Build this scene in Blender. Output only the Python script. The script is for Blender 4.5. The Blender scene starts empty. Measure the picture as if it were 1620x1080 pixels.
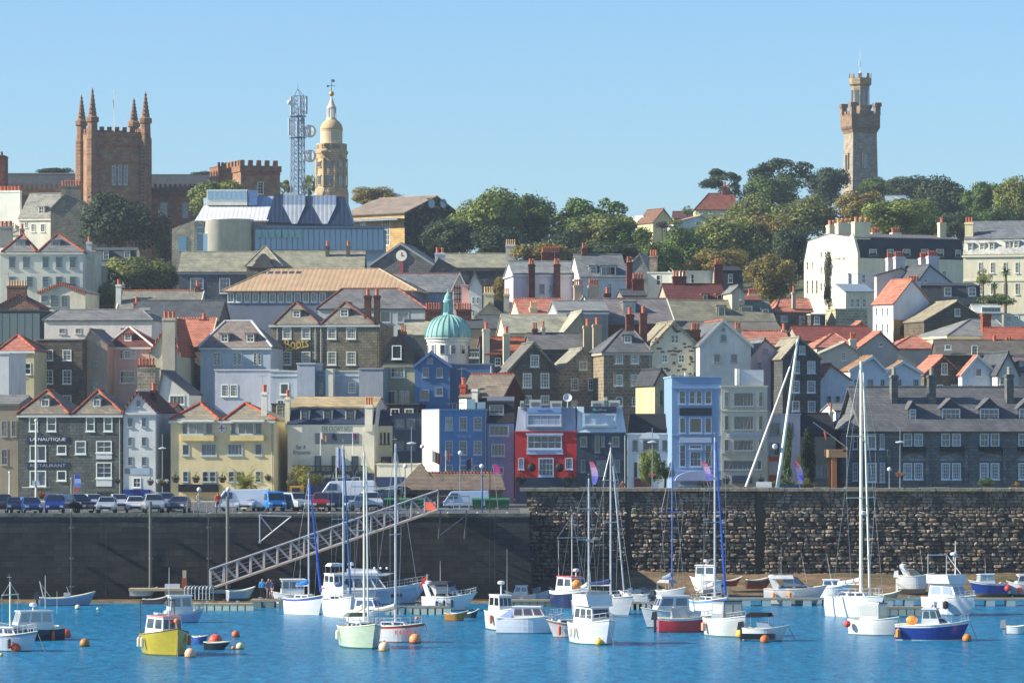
import bpy, bmesh, math, random
from mathutils import Vector, Matrix
from mathutils.geometry import delaunay_2d_cdt
R=math.radians
random.seed(7)
S=bpy.context.scene
COL=S.collection
# ---------------- camera, sky, sun, exposure ----------------
F,H,YH=6600.0,14.0,678.0          # focal length in photo pixels, eye height, horizon row
cd=bpy.data.cameras.new('camera'); cam=bpy.data.objects.new('camera',cd); COL.objects.link(cam)
cam.location=(0,0,H); cam.rotation_euler=(R(90),0,0)
cd.sensor_width=36; cd.lens=36*F/1620; cd.shift_y=(YH-540)/1620; cd.clip_start=1; cd.clip_end=8000
S.camera=cam
SUN_EL=R(30)
sd=Vector((-math.cos(SUN_EL),-math.cos(SUN_EL)*.11,math.sin(SUN_EL))).normalized()   # towards the sun: from the left, a little in front of the house fronts
w=bpy.data.worlds.new('World'); S.world=w; w.use_nodes=True
nt=w.node_tree; bg=nt.nodes['Background']
sky=nt.nodes.new('ShaderNodeTexSky'); sky.sky_type='NISHITA'; sky.sun_disc=False
sky.sun_elevation=SUN_EL; sky.sun_rotation=math.atan2(sd.x,sd.y); sky.altitude=0
sky.air_density=1.0; sky.dust_density=0.35; sky.ozone_density=3.5
tint=nt.nodes.new('ShaderNodeMix'); tint.data_type='RGBA'; tint.blend_type='MULTIPLY'; tint.inputs[0].default_value=1; tint.inputs[7].default_value=(.60,.76,.93,1)
nt.links.new(sky.outputs[0],tint.inputs[6]); nt.links.new(tint.outputs[2],bg.inputs[0]); bg.inputs[1].default_value=0.105
sl=bpy.data.lights.new('sun','SUN'); sl.energy=4.9; sl.angle=R(0.5); sl.color=(1,.93,.82)
so=bpy.data.objects.new('sun',sl); COL.objects.link(so); so.rotation_euler=(-sd).to_track_quat('-Z','Y').to_euler()
so.location=(-60,-20,120)
vs=S.view_settings; vs.view_transform='Standard'; vs.look='None'; vs.exposure=0.82; vs.gamma=1; vs.use_curve_mapping=False
S.cycles.max_bounces=6; S.cycles.diffuse_bounces=2; S.cycles.glossy_bounces=3; S.cycles.transparent_max_bounces=6
# ---------------- helpers ----------------
def P(px,py,Y): return Vector(((px-810)*Y/F,Y,H-(py-YH)*Y/F))
def XP(px,Y): return (px-810)*Y/F
def ZP(py,Y): return H-(py-YH)*Y/F
def waterY(py,z=0.0): return (H-z)*F/(py-YH)
def lerp(a,b,t): return a+(b-a)*t
GY=[(300,7.1),(400,7.1),(425,8.5),(440,10),(470,13),(520,17),(580,22),(620,27),(700,37),(800,45),(900,48),(1400,44)]
def gz(x,Y):
    z=GY[0][1]
    for (a,za),(b,zb) in zip(GY,GY[1:]):
        if Y>=a: z=lerp(za,zb,min(1,(Y-a)/(b-a)))
    if Y>620:
        k=min(1,max(0,(x*F/Y-300)/300)); z+=k*10*min(1,(Y-620)/120)
    return z
def srgb(c):
    if isinstance(c,str):
        c=c.lstrip('#'); c=[int(c[i:i+2],16)/255 for i in (0,2,4)]
    return tuple(((v/12.92) if v<=.04045 else ((v+.055)/1.055)**2.4) for v in c)
_mc={}
class NT:
    def __init__(s,name):
        s.m=bpy.data.materials.new(name); s.m.use_nodes=True; s.t=s.m.node_tree; s.b=s.t.nodes['Principled BSDF']
    def n(s,typ,**kw):
        nd=s.t.nodes.new(typ)
        for k,v in kw.items():
            if k.startswith('i_'):
                nd.inputs[int(k[2:]) if k[2:].isdigit() else k[2:].replace('_',' ')].default_value=v
            else: setattr(nd,k,v)
        return nd
    def l(s,a,b): s.t.links.new(a,b)
    def objco(s,sx=1,sy=1,sz=1):
        tc=s.n('ShaderNodeTexCoord'); mp=s.n('ShaderNodeMapping'); s.l(tc.outputs['Object'],mp.inputs[0]); mp.inputs['Scale'].default_value=(sx,sy,sz); return mp.outputs[0]
    def wallco(s):
        tc=s.n('ShaderNodeTexCoord'); sp=s.n('ShaderNodeSeparateXYZ'); s.l(tc.outputs['Object'],sp.inputs[0])
        a=s.n('ShaderNodeMath',operation='ADD'); s.l(sp.outputs[0],a.inputs[0]); s.l(sp.outputs[1],a.inputs[1])
        c=s.n('ShaderNodeCombineXYZ'); s.l(a.outputs[0],c.inputs[0]); s.l(sp.outputs[2],c.inputs[1]); return c.outputs[0]
    def ramp(s,fac,stops,interp='LINEAR'):
        r=s.n('ShaderNodeValToRGB'); r.color_ramp.interpolation=interp
        e=r.color_ramp.elements
        while len(e)<len(stops): e.new(0.5)
        for el,(p,c) in zip(e,stops): el.position=p; el.color=(*c,1)
        s.l(fac,r.inputs[0]); return r.outputs[0]
    def noise(s,co,scale,detail=3,rough=.55):
        nz=s.n('ShaderNodeTexNoise'); nz.inputs['Scale'].default_value=scale; nz.inputs['Detail'].default_value=detail; nz.inputs['Roughness'].default_value=rough
        s.l(co,nz.inputs['Vector']); return nz.outputs['Fac']
    def mul(s,c1,c2,f=1.0):
        m=s.n('ShaderNodeMix',data_type='RGBA',blend_type='MULTIPLY'); m.inputs[0].default_value=f
        s.l(c1,m.inputs[6]); s.l(c2,m.inputs[7]); return m.outputs[2]
    def mix(s,fac,c1,c2):
        m=s.n('ShaderNodeMix',data_type='RGBA')
        if isinstance(fac,(int,float)): m.inputs[0].default_value=fac
        else: s.l(fac,m.inputs[0])
        for k,c in ((6,c1),(7,c2)):
            if isinstance(c,tuple): m.inputs[k].default_value=(*c,1)
            else: s.l(c,m.inputs[k])
        return m.outputs[2]
    def bump(s,h,st,dist=.05):
        b=s.n('ShaderNodeBump'); b.inputs['Strength'].default_value=st; b.inputs['Distance'].default_value=dist
        s.l(h,b.inputs['Height']); s.l(b.outputs[0],s.b.inputs['Normal'])
    def fin(s,col,rough=.85,metal=0,spec=.3):
        if isinstance(col,tuple): s.b.inputs['Base Color'].default_value=(*col,1)
        else: s.l(col,s.b.inputs['Base Color'])
        s.b.inputs['Roughness'].default_value=rough; s.b.inputs['Metallic'].default_value=metal
        s.b.inputs['Specular IOR Level'].default_value=spec
        return s.m
def sc(c,k): return tuple(min(1,v*k) for v in c)
def M(kind,col=None,col2=None):
    key=(kind,col,col2)
    if key in _mc: return _mc[key]
    c=srgb(col) if col else (.5,.5,.5)
    WB=(1.08,1.05,.86); cap=lambda e,mx: tuple(v*min(1,mx/max(e)) for v in e)     # photo colours of shaded fronts -> neutral paint colours
    n=NT(kind)
    if kind=='stucco':
        lum=.3*c[0]+.59*c[1]+.11*c[2]; c=cap([lerp(v,lum,.05)*1.3*q for v,q in zip(c,WB)],.82)
        co=n.objco(); f=n.noise(co,.35,4,.6); base=n.ramp(f,[(.3,sc(c,.84)),(.65,sc(c,1.04))])
        st=n.noise(n.objco(.9,.9,.22),1.6,5,.7); s2=n.ramp(st,[(.36,(.74,.73,.71)),(.56,(1,1,1))])
        m=n.fin(n.mul(base,s2,.45),.88); n.bump(n.noise(co,6,3),.25,.03)
    elif kind in('stone','rubble','brick'):
        d=srgb(col2) if col2 else sc(c,.5); gk=1.2 if kind=='brick' else 1.65; c,d=[cap([v*gk*q for v,q in zip(e,WB)],.58) for e in (c,d)]
        co=n.wallco(); br=n.n('ShaderNodeTexBrick'); n.l(co,br.inputs[0])
        br.offset=.5; br.inputs['Scale'].default_value=1
        br.inputs['Brick Width'].default_value={'stone':.62,'rubble':.5,'brick':.28}[kind]; br.inputs['Row Height'].default_value={'stone':.3,'rubble':.34,'brick':.12}[kind]
        br.inputs['Mortar Size'].default_value=.035 if kind!='brick' else .012; br.inputs['Mortar Smooth'].default_value=.4; br.inputs['Bias'].default_value=-.1
        br.inputs['Color1'].default_value=(*c,1); br.inputs['Color2'].default_value=(*d,1); br.inputs['Mortar'].default_value=(*sc(c,.55 if kind!='rubble' else 1.5),1)
        f=n.noise(n.objco(),.8,5,.65); v=n.ramp(f,[(.3,(.62,.62,.62)),(.7,(1.25,1.22,1.15))])
        m=n.fin(n.mul(br.outputs[0],v,1),.9); n.bump(n.noise(n.objco(),3.2,4),.5,.08)
    elif kind=='slate':
        c=cap([v*1.1*q for v,q in zip(c,WB)],.6)
        co=n.wallco(); br=n.n('ShaderNodeTexBrick'); n.l(co,br.inputs[0]); br.inputs['Scale'].default_value=1
        br.inputs['Brick Width'].default_value=.45; br.inputs['Row Height'].default_value=.24; br.inputs['Mortar Size'].default_value=.015
        br.inputs['Color1'].default_value=(*sc(c,.82),1); br.inputs['Color2'].default_value=(*sc(c,1.18),1); br.inputs['Mortar'].default_value=(*sc(c,.45),1)
        f=n.noise(n.objco(.7,.7,.7),.9,5,.7); v=n.ramp(f,[(.32,(.68,.69,.7)),(.55,(1,1,1)),(.75,(1.25,1.22,1.05))])
        m=n.fin(n.mul(br.outputs[0],v,1),.72,0,.35); n.bump(br.outputs[1],.3,.03)
    elif kind=='tile':
        tc=n.n('ShaderNodeTexCoord'); sp=n.n('ShaderNodeSeparateXYZ'); n.l(tc.outputs['Object'],sp.inputs[0])
        wv=n.n('ShaderNodeTexWave'); wv.bands_direction='DIAGONAL' if False else 'X'; wv.inputs['Scale'].default_value=1.05; wv.inputs['Distortion'].default_value=.4
        a=n.n('ShaderNodeMath',operation='ADD'); n.l(sp.outputs[0],a.inputs[0]); n.l(sp.outputs[1],a.inputs[1])
        cb=n.n('ShaderNodeCombineXYZ'); n.l(a.outputs[0],cb.inputs[0]); n.l(sp.outputs[2],cb.inputs[1]); n.l(cb.outputs[0],wv.inputs[0])
        wz=n.n('ShaderNodeTexWave'); wz.bands_direction='Y'; wz.inputs['Scale'].default_value=.9; wz.inputs['Distortion'].default_value=.3; n.l(cb.outputs[0],wz.inputs[0])
        f=n.noise(n.objco(),1.3,5,.7); base=n.ramp(f,[(.3,sc(c,.5)),(.52,c),(.72,sc(c,1.25))])
        v=n.ramp(wv.outputs[1],[(0,(.5,.5,.5)),(.5,(1.05,1.05,1.05))]); v2=n.ramp(wz.outputs[1],[(0,(.75,.75,.75)),(.3,(1,1,1))])
        m=n.fin(n.mul(n.mul(base,v,1),v2,1),.85); n.bump(wv.outputs[1],.6,.08)
    elif kind=='seam':
        tc=n.n('ShaderNodeTexCoord'); wv=n.n('ShaderNodeTexWave'); wv.inputs['Scale'].default_value=.5; n.l(tc.outputs['Object'],wv.inputs[0])
        v=n.ramp(wv.outputs[1],[(0,(.72,.72,.72)),(.18,(1,1,1))]); f=n.noise(n.objco(),.6,3); base=n.ramp(f,[(.3,sc(c,.88)),(.7,sc(c,1.08))])
        m=n.fin(n.mul(base,v,1),.45,0,.4); n.bump(wv.outputs[1],.3,.05)
    elif kind=='pane':
        oi=n.n('ShaderNodeObjectInfo'); col_=n.ramp(oi.outputs['Random'],[(0,(.01,.013,.018)),(.4,(.03,.038,.046)),(.6,(.09,.1,.11)),(.74,(.018,.02,.024)),(.86,(.2,.21,.21)),(.95,(.36,.35,.32))],'CONSTANT')
        f=n.noise(n.objco(),1.3,2); v=n.ramp(f,[(.38,(.55,.55,.55)),(.62,(1.3,1.3,1.3))])
        m=n.fin(n.mul(col_,v,1),.07,0,.9); n.b.inputs['IOR'].default_value=1.7
    elif kind=='glass':
        m=n.fin(c,.06,0,.8); n.b.inputs['IOR'].default_value=1.8
    elif kind=='metal':
        f=n.noise(n.objco(),2.5,3); m=n.fin(n.ramp(f,[(.3,sc(c,.85)),(.7,sc(c,1.08))]),.38,.35,.5)
    elif kind=='paint':
        c=cap([v*1.12*q for v,q in zip(c,WB)],.86)
        f=n.noise(n.objco(),1.1,4,.6); m=n.fin(n.ramp(f,[(.3,sc(c,.9)),(.7,sc(c,1.05))]),.5,0,.4)
    elif kind=='gel':
        f=n.noise(n.objco(1,1,3),1.3,4,.6); m=n.fin(n.ramp(f,[(.3,sc(c,.88)),(.65,sc(c,1.03))]),.25,0,.5)
        n.b.inputs['Coat Weight'].default_value=.3; n.b.inputs['Coat Roughness'].default_value=.1
    elif kind=='carpaint':
        m=n.fin(c,.3,.25,.5); n.b.inputs['Coat Weight'].default_value=.8; n.b.inputs['Coat Roughness'].default_value=.05
    elif kind=='cloth':
        f=n.noise(n.objco(),4,3); m=n.fin(n.ramp(f,[(.3,sc(c,.8)),(.7,sc(c,1.1))]),.9,0,.1)
    elif kind=='lamp': 
        m=n.fin(c,.3)
    elif kind=='copper':
        f=n.noise(n.objco(1,1,.35),1.6,5,.65); d=srgb(col2)
        m=n.fin(n.ramp(f,[(.3,d),(.52,c),(.7,sc(c,1.15))]),.7)
    elif kind=='foliage':
        oi=n.n('ShaderNodeObjectInfo'); g=n.n('ShaderNodeNewGeometry'); d=srgb(col2) if col2 else sc(c,.45)
        f=n.noise(n.objco(),2.2,3,.6); f2=n.noise(n.objco(),14,2,.6)
        base=n.ramp(f,[(.33,d),(.5,c),(.68,sc(c,1.5))]); v=n.ramp(f2,[(.3,(.55,.6,.55)),(.7,(1.4,1.35,1.2))])
        cc=n.mul(base,v,1); m=n.fin(cc,.62,0,.25)
        tr=n.n('ShaderNodeBsdfTranslucent'); n.l(cc,tr.inputs[0]); mx=n.n('ShaderNodeMixShader'); mx.inputs[0].default_value=.25
        out=[x for x in n.t.nodes if x.type=='OUTPUT_MATERIAL'][0]
        n.l(n.b.outputs[0],mx.inputs[1]); n.l(tr.outputs[0],mx.inputs[2]); n.l(mx.outputs[0],out.inputs[0])
    else: m=n.fin(c,.8)
    m.name=kind+('_'+col.strip('#') if col else '')
    _mc[key]=m; return m
WHITE=lambda:M('paint','#e6e6e2')
class MB:
    def __init__(s): s.v=[]; s.f=[]; s.mi=[]; s.mats=[]; s.sm=[]; s.cur=0; s.smooth=False; s.tr=None
    def m(s,mat):
        if mat not in s.mats: s.mats.append(mat)
        s.cur=s.mats.index(mat); return s
    def vert(s,p):
        p=Vector(p)
        if s.tr is not None: p=s.tr@p
        s.v.append(p); return len(s.v)-1
    def face(s,pts):
        s.f.append([s.vert(p) for p in pts]); s.mi.append(s.cur); s.sm.append(s.smooth)
    def idx(s,ids): s.f.append(list(ids)); s.mi.append(s.cur); s.sm.append(s.smooth)
    def box(s,a,b):
        x0,y0,z0=a; x1,y1,z1=b
        i=[s.vert(p) for p in((x0,y0,z0),(x1,y0,z0),(x1,y1,z0),(x0,y1,z0),(x0,y0,z1),(x1,y0,z1),(x1,y1,z1),(x0,y1,z1))]
        for q in((3,2,1,0),(4,5,6,7),(0,1,5,4),(1,2,6,5),(2,3,7,6),(3,0,4,7)): s.idx([i[k] for k in q])
        return s
    def hexa(s,bot,top):
        i=[s.vert(p) for p in list(bot)+list(top)]; n=len(bot)
        s.idx(i[:n][::-1]); s.idx(i[n:])
        for k in range(n): s.idx([i[k],i[(k+1)%n],i[n+(k+1)%n],i[n+k]])
        return s
    def slab(s,pts,t):
        pts=[Vector(p) for p in pts]; nn=(pts[1]-pts[0]).cross(pts[2]-pts[0])
        if nn.length<1e-6: return s
        nn.normalize()
        if nn.z<0: pts=pts[::-1]; nn=-nn
        return s.hexa([p-nn*t for p in pts],pts)
    def tube(s,p,q,r,r2=None,n=6,cap=True):
        p=Vector(p);q=Vector(q); d=q-p
        if d.length<1e-6: return s
        d.normalize(); a=d.orthogonal().normalized(); b=d.cross(a); r2=r if r2 is None else r2
        A=[s.vert(p+(a*math.cos(2*math.pi*k/n)+b*math.sin(2*math.pi*k/n))*r) for k in range(n)]
        B=[s.vert(q+(a*math.cos(2*math.pi*k/n)+b*math.sin(2*math.pi*k/n))*r2) for k in range(n)]
        for k in range(n): s.idx([A[k],A[(k+1)%n],B[(k+1)%n],B[k]])
        if cap: s.idx(A[::-1]); s.idx(B)
        return s
    def poly(s,pts,r,n=5):
        for a,b in zip(pts,pts[1:]): s.tube(a,b,r,n=n)
        return s
    def lathe(s,prof,c=(0,0,0),n=20,ph=0):
        rings=[]
        for r,z in prof: rings.append([s.vert((c[0]+r*math.cos(2*math.pi*k/n+ph),c[1]+r*math.sin(2*math.pi*k/n+ph),c[2]+z)) for k in range(n)])
        for a,b in zip(rings,rings[1:]):
            for k in range(n): s.idx([a[k],a[(k+1)%n],b[(k+1)%n],b[k]])
        s.idx(rings[0][::-1]); s.idx(rings[-1]); return s
    def sphere(s,c,r,n=12,m=8,sz=1):
        prof=[(max(.001,r*math.sin(math.pi*k/m)),-r*sz*math.cos(math.pi*k/m)) for k in range(m+1)]
        return s.lathe(prof,c,n)
    def holes(s,outer,rects,f3):
        """planar polygon with rectangular holes; f3 maps (u,z)->3d"""
        if not rects:
            s.face([f3(*p) for p in outer]); return
        vv=[Vector(p) for p in outer]; ed=[]; fc=[list(range(len(outer)))]
        for (a,b,c,d) in rects:
            k=len(vv); vv+=[Vector((a,b)),Vector((c,b)),Vector((c,d)),Vector((a,d))]; ed+=[(k,k+1),(k+1,k+2),(k+2,k+3),(k+3,k)]
        o=delaunay_2d_cdt(vv,ed,fc,1,1e-5)
        ids=[s.vert(f3(p.x,p.y)) for p in o[0]]
        for t in o[2]:
            cx=sum(o[0][i].x for i in t)/len(t); cy=sum(o[0][i].y for i in t)/len(t)
            if any(a<cx<c and b<cy<d for a,b,c,d in rects): continue
            s.idx([ids[i] for i in t])
    def mesh(s,name):
        me=bpy.data.meshes.new(name); me.from_pydata([tuple(p) for p in s.v],[],s.f)
        for m_ in s.mats: me.materials.append(m_)
        me.polygons.foreach_set('material_index',s.mi); me.polygons.foreach_set('use_smooth',s.sm)
        me.update(); return me
    def ob(s,name,parent=None,loc=(0,0,0),rot=None):
        return obj(name,s.mesh(name),parent,loc,rot)
def obj(name,me,parent=None,loc=(0,0,0),rot=None):
    o=bpy.data.objects.new(name,me); COL.objects.link(o); o.location=loc
    if rot is not None: o.rotation_euler=rot
    if parent is not None: o.parent=parent
    return o
def tag(o,label=None,cat=None,group=None,kind=None):
    if label: o['label']=label
    if cat: o['category']=cat
    if group: o['group']=group
    if kind: o['kind']=kind
    return o
def thing(name,label,cat,loc=(0,0,0),yaw=0,group=None):
    return tag(obj(name,None,None,loc,(0,0,yaw)),label,cat,group)
def copytree(o,parent=None):
    c=o.copy(); COL.objects.link(c)
    if parent is not None: c.parent=parent
    for ch in list(o.children): copytree(ch,c)
    return c
_fonts={}
def lettering(text,height,width,mat,parent,loc,rot=(R(90),0,0),depth=.02,name='lettering'):
    key=(text,)
    if key not in _fonts:
        cu=bpy.data.curves.new('t','FONT'); cu.body=text; cu.align_x='CENTER'; cu.align_y='CENTER'; cu.extrude=.02; cu.resolution_u=3
        t=bpy.data.objects.new('t',cu); COL.objects.link(t); dg=bpy.context.evaluated_depsgraph_get(); dg.update()
        me=bpy.data.meshes.new_from_object(t.evaluated_get(dg)); bpy.data.objects.remove(t); _fonts[key]=me
    me=_fonts[key].copy(); me.materials.clear(); me.materials.append(mat)
    xs=[v.co.x for v in me.vertices]; ys=[v.co.y for v in me.vertices]
    if not xs: return
    cx=(max(xs)+min(xs))/2; cy=(max(ys)+min(ys))/2; kx=width/(max(xs)-min(xs)); ky=height/(max(ys)-min(ys))
    for v in me.vertices: v.co=Vector(((v.co.x-cx)*kx,(v.co.y-cy)*ky,v.co.z*depth/.02))
    return obj(name,me,parent,loc,rot)
# ---------------- window, dormer, chimney and house builders ----------------
_wc={}
def win_mesh(wd,ht,nx,ny,fr,style):
    key=('w',round(wd,2),round(ht,2),nx,ny,fr,style)
    if key in _wc: return _wc[key]
    b=MB(); b.m(M('paint',fr)); t=min(.1,wd*.12); hw,hh=wd/2,ht/2
    y0,y1=-.05,.09
    for a,c in (((-hw,y0,-hh),(-hw+t,y1,hh)),((hw-t,y0,-hh),(hw,y1,hh)),((-hw+t,y0,hh-t),(hw-t,y1,hh)),((-hw+t,y0,-hh),(hw-t,y1,-hh+t))): b.box(a,c)
    r=.017
    for i in range(1,nx):
        x=-hw+wd*i/nx; rr=r*1.6 if style=='wide' else r; b.box((x-rr,0,-hh+t),(x+rr,.07,hh-t))
    for j in range(1,ny):
        z=-hh+ht*j/ny; rr=r*(1.7 if (ny%2==0 and j==ny//2) or style=='wide' else 1)
        b.box((-hw+t,.004,z-rr),(hw-t,.066,z+rr))
    if style!='nosill': b.box((-hw-.06,-.12,-hh-.1),(hw+.06,.05,-hh-.004))
    me=b.mesh('window'); _wc[key]=me; return me
def pane_mesh(wd,ht,mat):
    key=('p',round(wd,2),round(ht,2),mat.name)
    if key in _wc: return _wc[key]
    b=MB(); b.m(mat); b.box((-wd/2+.03,.075,-ht/2+.03),(wd/2-.03,.1,ht/2-.03)); me=b.mesh('pane'); _wc[key]=me; return me
def add_window(par,M4,u,z,wd,ht,nx=2,ny=2,fr='#dcdfe2',style='sash',glass=None,name='window'):
    """M4 maps facade coords (u, inward, z) into the parent's frame"""
    o=obj(name,win_mesh(wd,ht,nx,ny,fr,style),par); o.matrix_local=M4@Matrix.Translation((u,0,z))
    p=obj('pane',pane_mesh(wd,ht,glass or M('pane')),o)
    return o
def fm(origin,ex,ein):
    ez=Vector((0,0,1)); m=Matrix.Identity(4)
    for i,v in enumerate((Vector(ex),Vector(ein),ez)):
        for k in range(3): m[k][i]=v[k]
    for k in range(3): m[k][3]=origin[k]
    return m
POT='#b5603c'
def chimney(par,x0,x1,y0,y1,z0,z1,n,mat='brick:#8a5a48',pot=POT,dirx=True,name='chimney'):
    b=MB(); k,*c=mat.split(':'); mm=M(k,*c); b.m(mm); b.box((x0,y0,z0),(x1,y1,z1-.28)); b.box((x0-.07,y0-.07,z1-.28),(x1+.07,y1+.07,z1-.1)); b.box((x0-.02,y0-.02,z1-.1),(x1+.02,y1+.02,z1))
    o=b.ob(name,par)
    for i in range(n):
        t=(i+.5)/n; w=min(.2,(x1-x0 if dirx else y1-y0)/n*.36); key=('pot',round(w,2),pot)
        if key not in _wc:
            q=MB(); q.m(M('brick' if 0 else 'paint',pot)); q.lathe([(w*1.05,0),(w*.95,.5),(w*1.12,.55),(w*1.12,.68),(w*.8,.7)],n=7); _wc[key]=q.mesh('chimney_pot')
        obj('chimney_pot',_wc[key],o,(lerp(x0,x1,t) if dirx else (x0+x1)/2,lerp(y0,y1,t) if not dirx else (y0+y1)/2,z1))
    return o
def mat_of(s):
    if not isinstance(s,str): return s
    k,*c=s.split(':'); return M(k,*c)
def ridgecap(b,p,q,r=.11): b.tube(p,q,r,n=5)
def row(xs,y0,y1,nx=2,ny=4): return [(a,y0,c,y1,nx,ny) for a,c in xs]
def kind_ok(x): return x<1400
class House:
    def __init__(s,label,x0,x1,Y,eave,yaw=0,d=9,roof='flat',ridge=None,apex=None,wall='stucco:#cfcfcf',rmat='slate:#6f7076',
                 wins=(),lwins=(),base=None,name='house',cat='house',verge=None,over=.22,cap=None,group=None,rx=None,segs=None,ym=None,
                 fr='#dcdfe2',cornice=None,chim=(),dorm=(),bands=(),wallparts=None,left_to=None,gable=None,quoin=None):
        if yaw==0 and Y<560 and name!='chimney_block': yaw=-6 if (x0+x1)/2<640 else (7 if (x0+x1)/2>800 and kind_ok(x0) else 0)
        s.yaw=R(yaw); s.A=Vector((XP(x0,Y),Y,0)); c,sn=math.cos(s.yaw),math.sin(s.yaw)
        k=(x1-810)/F                       # solve B on the ray of x1
        t=(k*s.A.y-s.A.x)/(c-k*sn); s.L=L=t; s.e=Vector((c,sn,0)); s.n=Vector((-sn,c,0))
        if left_to is not None:            # depth so that the back-left corner falls at this column
            kk=(left_to-810)/F; d=(kk*s.A.y-s.A.x)/(-sn-kk*c)
        s.d=d; s.fr=fr
        cs=[s.A,s.A+s.e*L,s.A+s.n*d,s.A+s.e*L+s.n*d]
        zb=min(gz(p.x,p.y) for p in cs)-.3
        if base is not None: zb=s.A.y*0+ZP(base,s.A.y)
        s.zb=zb
        s.o=thing(name,label,cat,(s.A.x,s.A.y,zb),s.yaw,group)
        s.wall=mat_of(wall); s.rmat=mat_of(rmat)
        xm=(x0+x1)/2
        ze=s.fp(xm,eave)[1]; s.ze=ze
        ua=0;zr=ze
        b=MB(); b.m(s.wall); fr_rects=s.rects(wins,s.fp)
        # front polygon
        kind=roof; s.slope=None
        if roof=='gf':
            ax=apex if apex is not None else xm; ua,zr=s.fp(ax,ridge); outer=[(0,0),(L,0),(L,ze),(ua,zr),(0,ze)]
            if gable=='curved': outer=[(0,0),(L,0),(L,ze),(ua+L*.22,ze+.1),(ua+L*.2,zr-.2),(ua,zr),(ua-L*.2,zr-.2),(ua-L*.22,ze+.1),(0,ze)]
        else:
            outer=[(0,0),(L,0),(L,ze),(0,ze)]
        side=[(0,0),(d,0),(d,ze),(0,ze)]; lside=rside=side
        if roof in('gs',):
            zr=s.pv(xm,ridge,d/2)[1]; lside=rside=[(0,0),(d,0),(d,ze),(d/2,zr),(0,ze)]; s.slope=((0,ze),(zr-ze)/(d/2))
        if roof=='shed':                                  # one slope rising away from the front
            zr=s.pv(xm,ridge,d)[1]; lside=rside=[(0,0),(d,0),(d,zr),(0,ze)]; s.slope=((0,ze),(zr-ze)/d)
        if roof=='mansard':
            mv=1.1; zm=s.pv(xm,ym,mv)[1]; zr=s.pv(xm,ridge,d/2)[1] if ridge else zm+.3
            lside=rside=[(0,0),(d,0),(d,ze),(d-mv,zm),(d/2,zr),(mv,zm),(0,ze)]; s.slope=((0,ze),(zm-ze)/mv)
        # inside out: faces with real openings
        b.holes(outer,fr_rects,lambda u,z:(u,0,z))
        for (a,z0,c2,z1) in fr_rects: s.reveal(b,lambda u,v,z:(u,v,z),a,z0,c2,z1)
        lr=s.rects(lwins,s.lp)
        b.holes(lside,lr,lambda u,z:(0,u,z))
        for (a,z0,c2,z1) in lr: s.reveal(b,lambda u,v,z:(v,u,z),a,z0,c2,z1)
        b.face([(L,u,z) for u,z in rside])
        b.face([(u,d,z) for u,z in (outer if roof!='shed' else [(0,0),(L,0),(L,zr),(0,zr)])])
        if roof=='flat': b.face([(0,0,ze-.35),(L,0,ze-.35),(L,d,ze-.35),(0,d,ze-.35)])
        if quoin:
            b.m(mat_of(quoin)); zz=.0
            i=0
            while zz<ze-.5:
                w_=.55 if i%2 else .32
                b.box((-.03,-.03,zz),(w_,.3,zz+.42)); b.box((L-w_,-.03,zz),(L+.03,.3,zz+.42)); zz+=.46; i+=1
        s.wallo=b.ob('wall',s.o)
        # roof
        r=MB(); r.m(s.rmat); ov=over; t=.14; capm=mat_of(cap) if cap else s.rmat
        if roof=='gf':
            if gable!='curved':
                kl=(zr-ze)/max(.1,ua); kr=(zr-ze)/max(.1,L-ua)
                r.slab([(-ov,-ov,ze-ov*kl+.12),(ua,-ov,zr+.12),(ua,d+ov,zr+.12),(-ov,d+ov,ze-ov*kl+.12)],t)
                r.slab([(ua,-ov,zr+.12),(L+ov,-ov,ze-ov*kr+.12),(L+ov,d+ov,ze-ov*kr+.12),(ua,d+ov,zr+.12)],t)
                if verge:
                    r.m(mat_of(verge)); 
                    for (p,q) in (((-ov,ze-ov*kl),(ua,zr)),((ua,zr),(L+ov,ze-ov*kr))):
                        r.hexa([(p[0],-ov-.08,p[1]-.12),(q[0],-ov-.08,q[1]-.12),(q[0],-ov+.02,q[1]-.12),(p[0],-ov+.02,p[1]-.12)],[(p[0],-ov-.08,p[1]+.2),(q[0],-ov-.08,q[1]+.2),(q[0],-ov+.02,q[1]+.2),(p[0],-ov+.02,p[1]+.2)])
            else:
                zz=ze+.15; r.slab([(0,.25,zz),(ua,.25,zr-.3),(ua,d,zr-.3),(0,d,zz)],t); r.slab([(ua,.25,zr-.3),(L,.25,zz),(L,d,zz),(ua,d,zr-.3)],t)
            r.m(capm); ridgecap(r,(ua,-ov,zr+.14),(ua,d,zr+.14))
        elif roof=='gs':
            k_=(zr-ze)/(d/2); e1=ze-ov*k_+.12
            r.slab([(-ov*.6,-ov,e1),(L+ov*.6,-ov,e1),(L+ov*.6,d/2,zr+.12),(-ov*.6,d/2,zr+.12)],t)
            r.slab([(-ov*.6,d/2,zr+.12),(L+ov*.6,d/2,zr+.12),(L+ov*.6,d+ov,e1),(-ov*.6,d+ov,e1)],t)
            r.m(capm); ridgecap(r,(-ov*.5,d/2,zr+.14),(L+ov*.5,d/2,zr+.14))
            if verge:
                r.m(mat_of(verge))
                for xx in (-ov*.6-.06,L+ov*.6-.04):
                    r.hexa([(xx,-ov,e1-.14),(xx+.1,-ov,e1-.14),(xx+.1,d/2,zr-.02),(xx,d/2,zr-.02)],[(xx,-ov,e1+.1),(xx+.1,-ov,e1+.1),(xx+.1,d/2,zr+.22),(xx,d/2,zr+.22)])
        elif roof=='shed':
            r.slab([(-ov,-ov,ze+.1),(L+ov,-ov,ze+.1),(L+ov,d+ov,zr+.1),(-ov,d+ov,zr+.1)],t)
        elif roof=='hip':
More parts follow.
